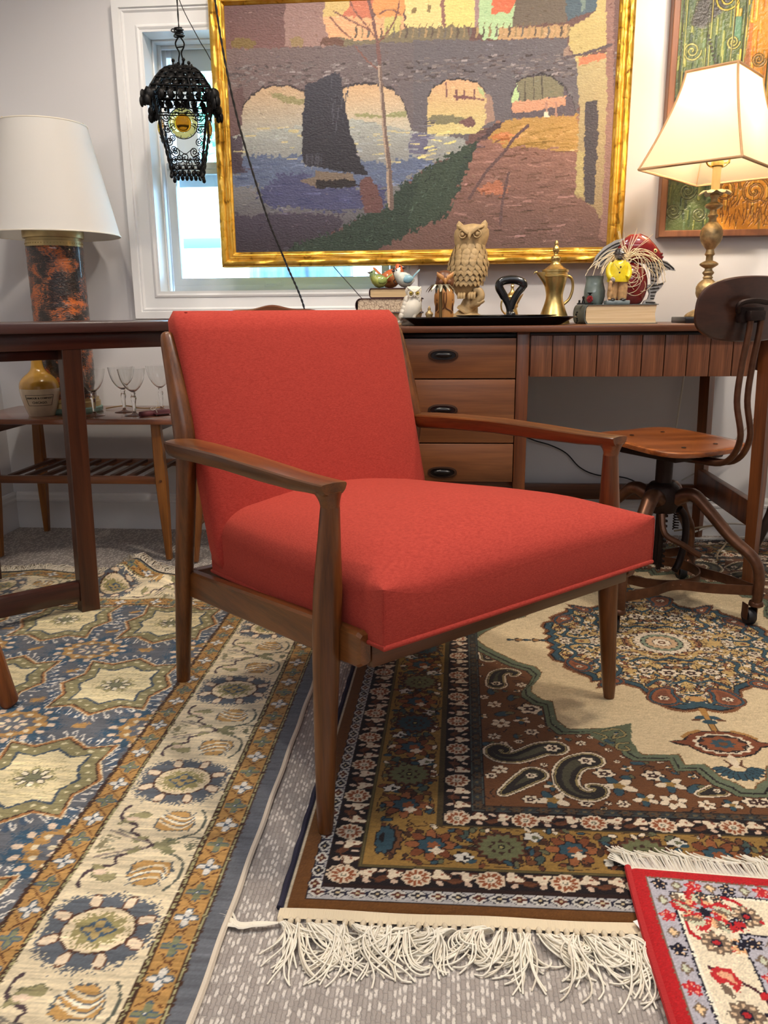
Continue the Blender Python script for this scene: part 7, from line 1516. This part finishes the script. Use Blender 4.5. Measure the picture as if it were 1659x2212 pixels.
# carved two-tone wooden owl
t = at('wooden_owl', 'carved two-tone wooden owl standing in front of the tall tan owl', 'figurine', -.012, 2.445, .1)
mwo = wood('owl_wood', C(146, 92, 42), C(196, 140, 78), 2, .4, 1.0); mwd = wood('owl_wood_dark', C(74, 40, 22), C(122, 74, 42), 2, .45, 1.0)
def wowl():
    b = B(); n = 28
    prof = [(.002, 0), (.024, 0), (.027, .006), (.028, .030), (.0255, .044), (.0265, .050), (.0300, .066), (.0295, .085), (.0245, .100), (.0215, .108)]
    b.lathe(prof, n, sy=.85); b.obj('body', mwo, t, 60)
    B().lathe([(.0210, .107), (.0262, .112), (.0275, .122), (.0262, .134), (.0215, .146), (.012, .153), (.002, .155)], n, sy=.86).obj('head', mwd, t, 50)
    b = B()
    for s in (-1, 1):
        b.loft([[(s*(.004+.020*f)+.0*c_, -.024+.006*f-.0035*math.sin(2*PI*j/8), .128+.016*f+.010*(1-f*.4)*math.cos(2*PI*j/8)) for j in range(8)] for f, c_ in ((0, 0), (.5, 0), (1, 0))])
    b.obj('brow', mwo, t, 50)
    b = B(); [b.ell((s*.0105, -.0225, .122), (.0075, .003, .0075), 12, 8) for s in (-1, 1)]; b.obj('eye', mwd, t, 60); B().tube([(0, -.0235, .130), (0, -.029, .122), (0, -.026, .113)], [.005, .0045, .001], 8).obj('beak', mwo, t, 60)
    for s in (-1, 1): B().loft([[(s*(.021+.006*math.cos(2*PI*j/12)), .0+.018*math.sin(2*PI*j/12)*w, z) for j in range(12)] for z, w in ((.028, .3), (.045, .8), (.07, 1.0), (.092, .8), (.102, .3))]).obj('wing', mwd, t, 60)
    b = B()
    for s in (-1, 1): b.tube(smooth([(s*.003, -.0245, .092), (s*.004, -.0255, .070), (s*.002, -.0235, .05), (s*.018, -.020, .040), (s*.021, -.018, .034)], 4), .0016, 5)
    b.obj('carved_line', mwd, t, 60)
wowl()
# white owl at the stack's right end
m_wh = mat('white_ceramic', C(226, 218, 202), .5, var=.06, vscale=60)
t = at('white_owl', 'small white owl figurine with yellow eyes at the right end of the stacked books', 'figurine', -.106, 2.385, .15)
def wowl2():
    H = .098; wd = .052; me = mat('yellow_eye', C(196, 168, 60), .3)
    b = B(); secs = []
    for f, r, dx in ((.0, .20, -.26), (.10, .36, -.16), (.25, .52, -.05), (.42, .56, .02), (.56, .48, .07), (.66, .38, .09), (.72, .37, .10), (.80, .44, .10), (.88, .46, .10), (.95, .41, .10), (.985, .27, .10), (1, .04, .10)):
        secs.append([(dx*H*.6+r*wd*math.cos(2*PI*j/24), r*wd*.85*math.sin(2*PI*j/24), .012+f*H) for j in range(24)])
    b.loft(secs).obj('body', m_wh, t, 60)
    b = B()
    for s in (-1, 1): b.tube(smooth([(.006+s*.001, -.022, .092), (.006+s*.010, -.022, .098), (.006+s*.019, -.016, .106)], 3), .0030, 6); b.tube([(.006+s*.0095+.0075*math.cos(2*PI*j/16), -.0215, .0885+.0085*math.sin(2*PI*j/16)) for j in range(16)], .0016, 5, closed=True)
    b.tube([(.006, -.023, .090), (.006, -.026, .083), (.006, -.0235, .077)], [.003, .003, .0006], 7); b.obj('face', m_wh, t, 60)
    for s in (-1, 1): o = B().ell((.006+s*.0095, -.0225, .0895), (.0045, .0025, .0045), 10, 7).obj('eye', me, t, 60); B().ell((.006+s*.0095, -.0247, .0895), (.0018, .001, .0018), 8, 6).obj('pupil', m_black, o)
    for s in (-1, 1):
        b = B()
        for r_ in range(5):
            for c_ in range(3): b.ell((.002+s*.0175-.0035*r_, -.010+.008*c_, .072-.011*r_), (.007, .008, .0125), 10, 7, Matrix.Rotation(.3, 3, 'Y'))
        b.obj('wing', m_wh, t, 60)
    b = B(); 
    for k in range(4): b.box((-.024-.003*k, -.004+.004*k, .014), (.020, .006, .005), .002, Matrix.Rotation(-.7, 3, 'Y'))
    b.obj('tail', m_wh, t); B().lathe([(.004, 0), (.030, 0), (.033, .004), (.028, .012), (.015, .018), (.004, .019)], 24, (.012, 0, 0), 1.2, .8, rad=lambda a, z: 1+.08*math.sin(5*a)).obj('rock', m_wh, t, 60)
wowl2()
# tiny brass pepper pot
t = at('brass_pot', 'tiny brass pot with pointed finial between the white and wooden owls', 'pot', -.055, 2.40)
B(1.35).lathe([(.003, 0), (.009, 0), (.0095, .002), (.007, .008), (.0062, .014), (.0072, .020)], 18).obj('body', m_brass_old, t, 60); B(1.35).lathe([(.0075, .020), (.0085, .0225), (.0078, .026), (.0045, .029), (.0030, .031), (.0038, .0335), (.0028, .036), (.0008, .040)], 18).obj('lid', m_brass_old, t, 60)
# pewter palm tree
t = at('palm_ornament', 'small pewter palm tree ornament rising in front of the wooden owl', 'ornament', -.022, 2.375)
def palm():
    b = B(); b.tube([(0, 0, .002+.0015*i) for i in range(66)], [.0046+(.0008 if i % 2 else 0) for i in range(66)], 10); b.obj('trunk', mat('pewter_gold', C(130, 104, 66), .4, .8), t, 60)
    mf = mat('pewter_leaf', C(140, 136, 118), .35, .8)
    for k in range(9):
        a = -.2+k*.70; c_, s_ = math.cos(a), math.sin(a); secs = []
        for f, w in ((0, .003), (.25, .0068), (.6, .0070), (.9, .0034), (1, .0006)):
            r = .042*f; z = .104+.018*math.sin(f*2.2)-.026*f*f; p = Vector((c_*r, s_*r, z)); n_ = Vector((-s_, c_, 0)); secs.append([p+n_*w-Vector((0, 0, .0016)), p+Vector((0, 0, .0012)), p-n_*w-Vector((0, 0, .0016)), p-Vector((0, 0, .0008))])
        B().loft(secs).obj('frond', mf, t, 40)
    B().ell((0, 0, .104), (.006, .006, .006), 10, 7).obj('crown', mf, t, 60); B().lathe([(.003, 0), (.013, 0), (.013, .003), (.006, .005), (.003, .006)], 20).obj('base', mf, t)
palm()
# ------------------------------------------------------------------ trays
m_ebony = mat('black_enamel', C(12, 11, 12), .22, coat=.5)
def rtray(nm, label, X, Y, z, rx, ry, h, rz=0):
    t = at(nm, label, 'tray', X, Y, rz, z); n = 72
    sup = lambda a: 1/((abs(math.cos(a))**3+abs(math.sin(a))**3)**(1/3))
    b = B().lathe([(.01, 0), (.80, 0), (.84, .002), (.97, h), (1.0, h+.001), (1.0, h+.0035), (.965, h+.003), (.83, .0055), (.01, .0045)], n, sx=rx, sy=ry, rad=lambda a, z_: sup(a)); b.obj('tray_body', m_ebony, t, 40); return t
rtray('black_tray', 'large black tray lying along the front edge of the desk', .110, 2.340, ZD, .243, .118, .0195)
ZTR = ZD+.0058
t2 = at('handled_dish', 'flat black serving dish with a tall looped handle, resting across the large tray', 'serving dish', .164, 2.375, 0, ZD+.0232)
def dish():
    b = B().lathe([(.01, .0), (.9, .0), (.985, .0015), (1.0, .004), (.97, .0048), (.88, .0032), (.01, .0030)], 64, sx=.140, sy=.118, rad=lambda a, z: 1+.022*math.cos(8*a)); b.obj('plate', m_ebony, t2, 40)
    k = .001275; P = lambda x, z: ((x-1104+10)*k, 0, (678-z)*k+.004)
    loop = smooth([P(1104, 676), P(1098, 655), P(1086, 634), P(1077, 618), P(1081, 607), P(1096, 602.5), P(1114, 603), P(1128, 609), P(1129, 618), P(1119, 630), P(1109, 648), P(1104, 664)], 5)
    B().tube(loop, [.0118 if 8 < i < 40 else .0098 for i in range(len(loop))], 12, flat=.8).obj('loop_handle', m_ebony, t2, 60)
    B().lathe([(.004, .002), (.014, .002), (.0135, .008), (.010, .014), (.004, .015)], 20, ((0+10)*k, 0, 0)).obj('handle_base', m_ebony, t2, 60)
dish()
# ------------------------------------------------------------------ Arabian brass coffee pots
def dallah(nm, label, X, Y, k, rz, spout):
    t = at(nm, label, 'coffee pot', X, Y, rz)
    S_ = lambda pts: [(p.x, p.z) for p in smooth([(r, 0, z) for r, z in pts], 4)]
    B(k).lathe(S_([(2, 0), (32, 0), (33.5, 3), (30, 14), (24, 30), (19, 46), (17.5, 56), (18.5, 66), (22, 80), (24, 90), (25, 96)]), 40).obj('body', m_brass, t, 60)
    B(k).lathe([(25, 94), (26.5, 95), (26.5, 98), (25.5, 99), (25.5, 104), (27.5, 105), (27.5, 109), (24, 110)], 40).obj('collar', m_brass, t, 40)
    B(k).lathe(S_([(24, 109), (18, 114), (11, 120), (9, 126), (10, 131), (9, 135), (5, 138), (4, 141), (6.5, 146), (7, 151), (4.5, 156), (3, 158), (4.2, 160.5), (2.6, 166), (.6, 168)]), 32).obj('lid', m_brass, t, 60)
    b = B(k); secs = []
    for f in np.linspace(0, 1, 9):
        x = -16-27*f**1.1; z0 = 62+42*f**.8; w = 9*(1-f)**.7+1.2; d = 15*(1-f)**.8+2; z1 = 105-.5*f
        secs.append([(x+(0 if j < 5 else 0), w*math.cos(PI*j/8), (z0 if True else 0)+(z1-z0)*(math.sin(PI*j/8) < 0)+0 if False else z1-(z1-z0)*math.sin(PI*j/8)) for j in range(9)])
    b.loft(secs); b.tube([(-40, 0, 105), (-45, 0, 104), (-47, 0, 100)], [2.0, 1.6, .5], 6); b.obj('spout', m_brass, t, 50)
    b = B(k); b.tube(smooth([(23, 0, 98), (36, 0, 92), (40, 0, 74), (34, 0, 52), (22, 0, 40)], 5), 3, 8); b.obj('handle', m_brass, t, 60); return t
dallah('coffee_pot', 'large brass coffee pot with tall pointed lid and beak spout', .314, 2.510, .00142, .25, 1)
t = at('coffee_pot', 'small brass coffee pot half hidden behind the black looped handle', 'coffee pot', .195, 2.58, .3)
def smallpot():
    k = .00134; S_ = lambda pts: [(p.x, p.z) for p in smooth([(r, 0, z) for r, z in pts], 4)]
    B(k).lathe(S_([(2, 0), (19, 0), (19.5, 3), (17, 14), (13, 28), (11.5, 36), (12.5, 46), (15, 58)]), 32).obj('body', m_brass, t, 60); B(k).lathe([(13, 36), (14, 38), (14, 42), (13, 44)], 32).obj('band', m_brass, t, 40)
    B(k).lathe(S_([(15, 58), (16, 59), (14, 63), (8, 68), (4, 74), (3, 80), (4.2, 83), (2.4, 87), (3.2, 90), (1, 97)]), 28).obj('lid', m_brass, t, 60)
    b = B(k); b.loft([[(13+14*f, (6*(1-f)+.8)*math.cos(PI*j/6), 58+9*f-(16*(1-f)+1.5)*math.sin(PI*j/6)) for j in range(7)] for f in (0, .35, .7, 1)]); b.obj('spout', m_brass, t, 50)
    b = B(k); b.tube(smooth([(-14, 0, 56), (-25, 0, 50), (-25, 0, 32), (-14, 0, 20)], 4), 2, 7); b.obj('handle', m_brass, t, 60)
smallpot()
# ------------------------------------------------------------------ figures on the thick grey book
def fisherman():
    k = .00115; t = at('fisherman_figurine', 'painted figurine of a man in yellow coat and black hat on the thick book', 'figurine', .480, 2.425, .04, ZB2)
    g = lambda nm, c_, r=.3, v=.0: mat(nm, c_, r, coat=.3, var=v, vscale=90)
    yl, br, bk, sk = g('yellow_glaze', C(214, 190, 30), .3, .12), g('tan_glaze', C(186, 148, 102), .35, .25), g('black_glaze', C(30, 28, 30), .3), g('grey_skin_paint', C(150, 138, 128), .4)
    B(k).box((0, 0, 4.5), (58, 34, 9), 2).obj('base', g('grey_base', C(120, 128, 130), .35, .2), t)
    for s in (-1, 1):
        b = B(k); secs = []
        for z, rx, ry, x in ((8, 9, 10, 12), (14, 11, 10, 12), (24, 12.5, 11, 12), (40, 12.5, 12, 11.5), (54, 13, 13, 10.5), (64, 12, 12, 9.5)): secs.append([(s*x+rx*(1+.06*math.sin(3*a+z))*math.cos(a), ry*math.sin(a), z) for a in np.linspace(0, 2*PI, 18, endpoint=False)])
        b.loft(secs).obj('trouser_leg', br, t, 60); B(k).ell((s*13, -7, 10.5), (8, 13, 4.5), 12, 8).obj('boot', bk, t)
    b = B(k); secs = []
    for z, rx, ry in ((53, 26, 18), (56, 27, 18.5), (70, 24, 17), (84, 23, 16), (94, 21, 15), (100, 17, 12), (104, 9, 8)): secs.append([(rx*math.copysign(abs(math.cos(a))**.8, math.cos(a)), ry*(1+.03*math.sin(5*a+z*.4))*math.sin(a), z) for a in np.linspace(0, 2*PI, 28, endpoint=False)])
    b.loft(secs)
    for s in (-1, 1): b.tube(smooth([(s*16, 0, 97), (s*23, -2, 87), (s*24.5, -5, 76), (s*22.5, -10, 66), (s*18, -13, 62)], 4), [7]*5+[7.4]*6+[7]*6, 12)
    for s in (-1, 1): b.add([(0, -14.5, 92), (s*12, -12, 106), (s*16, -13, 98), (s*2, -17.5, 82)], [(0, 1, 2, 3)])
    b.obj('coat', yl, t, 60)
    for z in (75, 88): B(k).ell((-1 if z < 80 else 1, -17.2, z), (2.1, 1.2, 2.1), 10, 6).obj('button', bk, t)
    b = B(k); b.ell((-18, -16, 60), (5, 5, 5), 10, 7); [b.tube([(-19+2.2*j, -19, 60), (-19+2.2*j, -20.5, 56), (-18.5+2*j, -18, 53)], 1.3, 6) for j in range(4)]; b.tube([(-14, -18, 62), (-12, -20, 58)], 1.4, 6); b.obj('hand', sk, t, 60)
    b = B(k); b.tube(smooth([(-20, -17, 56), (-22, -16, 40), (-19, -15, 26), (-22, -14, 12)], 5), [3, 4.5, 5, 4, 4.5, 5, 5.5, 5, 4, 4.5, 5, 5.5, 5, 4, 4.5, 4.5], 9); b.obj('rope_net', br, t, 60)
    b = B(k); b.ell((0, -1, 116), (10, 10, 12), 18, 12); b.ell((0, -11, 114.5), (2.2, 3, 3), 8, 6); [b.ell((s*3.6, -9.6, 118), (1.8, 1.2, 1.5), 8, 6) for s in (-1, 1)]; b.ell((0, -9.8, 109), (4, 1.6, 1.1), 8, 6); [b.ell((s*10, 0, 115), (1.6, 2.4, 3), 8, 6) for s in (-1, 1)]; h_ = b.obj('head', sk, t, 60)
    B(k).ell((0, -8, 108), (6.5, 4, 4), 12, 8).obj('beard', bk, h_)
    b = B(k).lathe([(1, 133), (6, 132.5), (10, 129.5), (11.8, 124.5), (13, 123), (16, 121), (16.3, 120), (12, 121.5), (10, 122)], 28); b.V = [(x, y*1.0+(.006 if z > .15 else 0)*0, z-.10*max(0, y)*.9-.05*max(0, -y)*0) for x, y, z in b.V]; b.obj('hat', bk, h_, 60)
fisherman()
t = at('grey_vase', 'small grey glazed vase half hidden behind the yellow coated figurine', 'vase', .424, 2.475, 0, ZB2)
B().lathe([(.004, 0), (.024, 0), (.0275, .006), (.031, .022), (.0305, .038), (.0265, .055), (.0245, .066), (.0265, .078), (.0280, .080), (.0255, .079), (.0225, .066), (.024, .055), (.004, .05)], 36, rad=lambda a, z: 1+.04*math.sin(3*a+z*60)).obj('body', mat('grey_green_glaze', C(110, 122, 118), .2, coat=.6, var=.3, vscale=25), t, 60)
def raffia_sculpture():
    t = at('fish_sculpture', 'red glazed fish sculpture with grey ribbed fins and pale raffia strands', 'sculpture', .540, 2.492, 0, ZB2); k = .00132
    red = mat('red_glaze', C(120, 26, 26), .16, coat=.7, var=.25, vscale=30); gry = mat('grey_ribbed', C(158, 156, 154), .4, var=.15, vscale=40); dk = mat('dark_groove', C(36, 33, 34), .5); raf = mat('raffia', C(240, 224, 190), .7)
    B(k).lathe([(p.x, p.z) for p in smooth([(3, 0, 0), (22, 0, 0), (32, 0, 14), (37, 0, 36), (36, 0, 56), (29, 0, 74), (16, 0, 86), (3, 0, 90)], 4)], 36, (-8, 0, 0), 1, .7).obj('body', red, t, 60)
    b = B(k); secs = []
    for x, zc, r in ((-42, 112, 8), (-32, 116, 20), (-14, 120, 28), (6, 119, 31), (24, 113, 29), (40, 104, 22), (52, 98, 13), (58, 96, 4)): secs.append([(x, r*.6*math.cos(a), zc+r*math.sin(a)) for a in np.linspace(0, 2*PI, 20, endpoint=False)])
    b.loft(secs).obj('head', red, t, 60); b = B(k); b.ell((38, -12.5, 112), (4.6, 2.4, 4.6), 12, 8); e_ = b.obj('eye', mat('cream_glaze_eye', C(224, 200, 130), .3), t); B(k).ell((38, -14.6, 112), (2, 1.2, 2), 8, 6).obj('pupil', m_black, e_)
    b = B(k)
    for i in range(12): b.ell((54-i*.6+3*math.sin(i*2), -6+i*1.1, 100+6*math.cos(i*1.7)), (3, 3, 3), 7, 5)
    b.obj('lip', red, t, 60)
    def fin(nm, out, ribs, y0):
        B(k).prism(out, 9, lambda v: Vector((v.x, v.y+y0, v.z))).obj(nm, gry, t, 30)
        b = B(k)
        for r_ in ribs: b.tube(smooth([(x, y0-.6, z) for x, z in r_], 4), 1.5, 5)
        b.obj(nm+'_groove', dk, t, 60)
    fin('tail_fin', [(-92, 86), (-86, 104), (-70, 122), (-46, 136), (-14, 142), (-10, 128), (-30, 118), (-48, 104), (-62, 88), (-76, 80)], [[(-90, 88), (-74, 110), (-46, 128), (-14, 136)], [(-84, 88), (-66, 108), (-44, 122), (-16, 130)], [(-76, 86), (-60, 102), (-42, 114)]], -4)
    fin('side_fin', [(16, 96), (44, 96), (66, 90), (82, 76), (86, 70), (72, 72), (60, 70), (52, 56), (44, 42), (36, 44), (34, 66), (24, 84)], [[(20, 93), (44, 93), (66, 86), (82, 73)], [(22, 88), (44, 88), (62, 81), (74, 74)], [(26, 82), (44, 82), (58, 74)], [(30, 76), (44, 74), (55, 68)], [(33, 69), (44, 66), (51, 61)], [(34, 60), (46, 56)], [(35, 51), (46, 48)]], -8)
    fin('foot_fin', [(30, 10), (48, 4), (50, 0), (20, 0), (22, 6)], [[(26, 4), (46, 3)]], -8); fin('back_fin', [(26, 40), (40, 44), (56, 44), (66, 48), (58, 34), (48, 24), (44, 8), (30, 8), (34, 22)], [[(32, 38), (46, 40), (62, 44)], [(34, 32), (54, 34)], [(36, 25), (48, 26)], [(36, 18), (45, 18)], [(36, 12), (44, 12)]], -6)
    b = B(k); rr = random.Random(8)
    for i in range(40):
        a = rr.random()*2*PI; R = 26+52*rr.random(); up_ = rr.random(); x0, z0 = -22+rr.gauss(0, 3), 98+rr.gauss(0, 3); s = -1 if rr.random() < .62 else 1
        b.tube(smooth([(x0, -17, z0), (x0+s*R*.4, -20-6*rr.random(), z0+16*up_+6), (x0+s*R*.9, -20-8*rr.random(), z0+10*up_-8), (x0+s*R*(1.0+.25*rr.random()), -18-6*rr.random(), z0-20-34*rr.random())], 5), .7, 3, cap=False)
    for i in range(13):
        x0, z0 = -4+rr.gauss(0, 12), 62+rr.gauss(0, 10); b.tube(smooth([(x0+R_*math.cos(t_), -28-3*math.sin(t_*2), z0+R_*.9*math.sin(t_)) for R_ in (10+20*rr.random(),) for t_ in np.linspace(rr.random()*6, rr.random()*6+4.6, 8)], 3), .6, 3, cap=False)
    for i in range(12): a = PI/2+rr.gauss(0, .45); L_ = 36+34*rr.random(); b.tube(smooth([(-22, -17, 100), (-22+math.cos(a)*L_*.5, -18, 100+math.sin(a)*L_*.5), (-22+math.cos(a)*L_+5*rr.random(), -18, 100+math.sin(a)*L_)], 3), .5, 3, cap=False)
    b.obj('raffia_strands', raf, t, 60, kind='stuff', fix=False)
raffia_sculpture()
# small dark scrolled ornament with red beads at the book's left end
t = at('beaded_ornament', 'tiny black scrolled ornament with a red beaded barrel on the thick book', 'ornament', .400, 2.432, 0, ZB2)
def ornament():
    k = .00126; B(k).box((-6, 0, 1.5), (36, 12, 3), 1).obj('base', m_iron, t)
    b = B(k)
    for i in range(6):
        for j in range(9): a = 2*PI*j/9+i*.35; b.ell((4+6.2*math.cos(a)*math.sin(.5+i*.42), 6.2*math.sin(a)*math.sin(.5+i*.42), 5+i*2.6), (1.5, 1.5, 1.5), 6, 5)
    b.obj('red_beads', mat('red_bead', C(150, 30, 34), .25, coat=.4), t, 60); B(k).lathe([(1, 18), (4, 18.5), (2.4, 21), (2.4, 23), (5.6, 24.5), (5.6, 26), (1, 26.5)], 16, (4, 0, 0)).obj('top_knob', m_iron, t, 50)
    b = B(k); b.lathe([(1, 2), (4.5, 3), (3, 8), (2, 12), (3.6, 15), (2.4, 18), (.6, 19)], 14, (-10, 0, 0)); b.obj('post', m_iron, t, 50); B(k).lathe([(1, 2), (3.5, 3), (2, 6), (2.8, 8.5), (.6, 10)], 12, (-19, 0, 0)).obj('post', m_iron, t, 50)
ornament()
t = at('chain_charm', 'tiny dark bead charm hanging at the left end of the thick grey book', 'ornament', .368, 2.42)
b = B(); [b.ell((.002*math.sin(i*1.3), -.003, .004+.0058*i), (.0030, .0030, .0030), 8, 6) for i in range(6)]; b.obj('bead_string', m_iron, t, 60)
# ------------------------------------------------------------------ lit lamp with rectangular bell shade
def lit_lamp():
    LX, LY = .748, 2.490; t = at('lit_lamp', 'lit table lamp with cream bell shade on a turned brass column', 'lamp', LX, LY)
    B().box((0, 0, .0085), (.150, .150, .017), .002).obj('plinth', m_black, t)
    S_ = lambda pts, n=4: [(p.x, p.z) for p in smooth([(r, 0, z) for r, z in pts], n)]
    B().lathe(S_([(.01, .017), (.052, .017), (.056, .020), (.050, .027), (.034, .036), (.020, .043), (.0135, .050)]), 40).obj('foot', m_brass_old, t, 60)
    def leafy(a, z): return 1+.025*math.sin(8*a+z*420)+.015*math.sin(16*a-z*600)
    B().lathe(S_([(.013, .048), (.011, .056), (.016, .062), (.027, .074), (.0305, .090), (.028, .106), (.018, .118), (.012, .123), (.014, .127), (.011, .132), (.016, .140), (.0115, .146)]), 36, rad=leafy).obj('lower_bulb', m_brass_old, t, 60)
    B().lathe([(.0115, .144), (.010, .152), (.020, .158), (.0255, .162), (.0255, .166), (.019, .170), (.010, .174), (.0095, .186), (.014, .191), (.012, .196), (.0105, .204), (.016, .210)], 32).obj('stem_ring', m_brass_old, t, 50)
    B().lathe(S_([(.013, .208), (.019, .214), (.028, .228), (.0305, .244), (.028, .260), (.019, .273), (.012, .279)]), 36, rad=leafy).obj('upper_bulb', m_brass_old, t, 60)
    B().lathe([(.011, .278), (.010, .290), (.0145, .295), (.0145, .298), (.010, .302), (.009, .312), (.021, .318), (.025, .323), (.021, .328), (.010, .333), (.009, .342), (.0135, .350), (.011, .356)], 32).obj('neck', m_brass_old, t, 50)
    mpl = mat('white_gilt_leaf', C(196, 184, 150), .45, .4)
    for k in range(8):
        a = 2*PI*k/8+.2; c_, s_ = math.cos(a), math.sin(a); secs = []
        for f, w in ((0, .006), (.35, .0115), (.7, .0130), (.92, .0085), (1, .002)):
            r = .010+.036*f; z = .356+.010*math.sin(f*2.6)-.007*f*f; p = Vector((c_*r, s_*r, z)); n_ = Vector((-s_, c_, 0)); secs.append([p+n_*w-Vector((0, 0, .002)), p+Vector((0, 0, .001)), p-n_*w-Vector((0, 0, .002)), p-Vector((0, 0, .0016))])
        B().loft(secs).obj('leaf', mpl, t, 50)
    B().lathe([(.004, .356), (.0115, .356), (.0115, .425), (.0115, .4255), (.004, .426)], 24).obj('candle_sleeve', mat('ivory_sleeve', C(226, 206, 150), .5), t, 50)
    B().lathe([(.004, .425), (.016, .428), (.017, .436), (.016, .442), (.013, .444), (.0145, .446), (.0145, .480), (.010, .486)], 24).obj('socket', m_brass, t, 50)
    b = B(); b.tube([(.015, 0, .436), (.026, .004, .437), (.030, .004, .438)], .0022, 6); b.ell((.032, .004, .438), (.004, .004, .004), 8, 6); b.obj('switch_key', m_brass, t)
    b = B()
    for s in (-1, 1): b.tube(smooth([(s*.010, 0, .424), (s*.026, 0, .432), (s*.035, 0, .455), (s*.036, 0, .50), (s*.030, 0, .60), (s*.004, 0, .645)], 5), .0026, 6, flat=1)
    b.lathe([(.001, .640), (.008, .642), (.008, .648), (.004, .655), (.006, .662), (.001, .668)], 14); b.obj('harp', m_brass, t, 60)
    mb, N, L, P = newmat('bulb_glow'); P.inputs['Emission Color'].default_value = (1, .80, .52, 1); P.inputs['Emission Strength'].default_value = 30; P.inputs['Base Color'].default_value = (1, 1, 1, 1)
    B().lathe(S_([(.010, .484), (.014, .492), (.026, .515), (.030, .535), (.024, .556), (.010, .566), (.001, .567)]), 24).obj('bulb', mb, t, 60)
    pl = bpy.data.lights.new('bulb_light', 'POINT'); pl.energy = LAMP_W; pl.color = (1, .86, .68); pl.shadow_soft_size = .028; po = bpy.data.objects.new('bulb_light', pl); COL.objects.link(po); po.parent = t; po.location = (0, 0, .610)
    # shade: four concave panels
    A0 = math.atan2(-.166, .218); ex = Vector((math.cos(A0), math.sin(A0), 0)); ey = Vector((-math.sin(A0), math.cos(A0), 0)); zb, zt = .411, .661
    def cor(f, k, ins=0):
        w = interp([(0, 1), (1, 0)], f)
        g = w**1.35; hx = .0685+(.137-.0685)*g-ins; hy = .098+(.203-.098)*g-ins; sx_, sy_ = ((-1, -1), (1, -1), (1, 1), (-1, 1))[k]
        return ex*sx_*hx+ey*sy_*hy+Vector((0, 0, zb+(zt-zb)*f))
    ms = shade_mat('silk_shade_lit', C(246, 236, 216), .74)
    K = 14; sh = None
    for k in range(4):
        b = B()
        for ins in (0, .0012):
            V = [cor(i/K, (k+(j > 0)) % 4, ins) for i in range(K+1) for j in (0, 1)]
            V = []
            for i in range(K+1):
                p0, p1 = cor(i/K, k, ins), cor(i/K, (k+1) % 4, ins)
                for j in range(7): V.append(p0.lerp(p1, j/6))
            b.add(V, [(i*7+j, i*7+j+1, (i+1)*7+j+1, (i+1)*7+j) for i in range(K) for j in range(6)])
        b.obj('shade_panel', ms, t, 40, fix=False)
    mt = mat('shade_braid', C(176, 138, 98), .7, bump=.4, bscale=700)
    for k in range(4): B().tube([cor(i/K, k)*1 for i in range(K+1)], .0032, 6).obj('corner_braid', mt, t, 60)
    for f in (0, 1): B().tube([cor(f, k).lerp(cor(f, (k+1) % 4), j/6) for k in range(4) for j in range(6)], .0040, 6, closed=True).obj('rim_braid', mt, t, 60)
    b = B(); [b.tube([(0, 0, .642), cor(.985, k, .002)], .0016, 5) for k in range(4)]; b.obj('shade_spider', m_brass, t, 60)
lit_lamp()
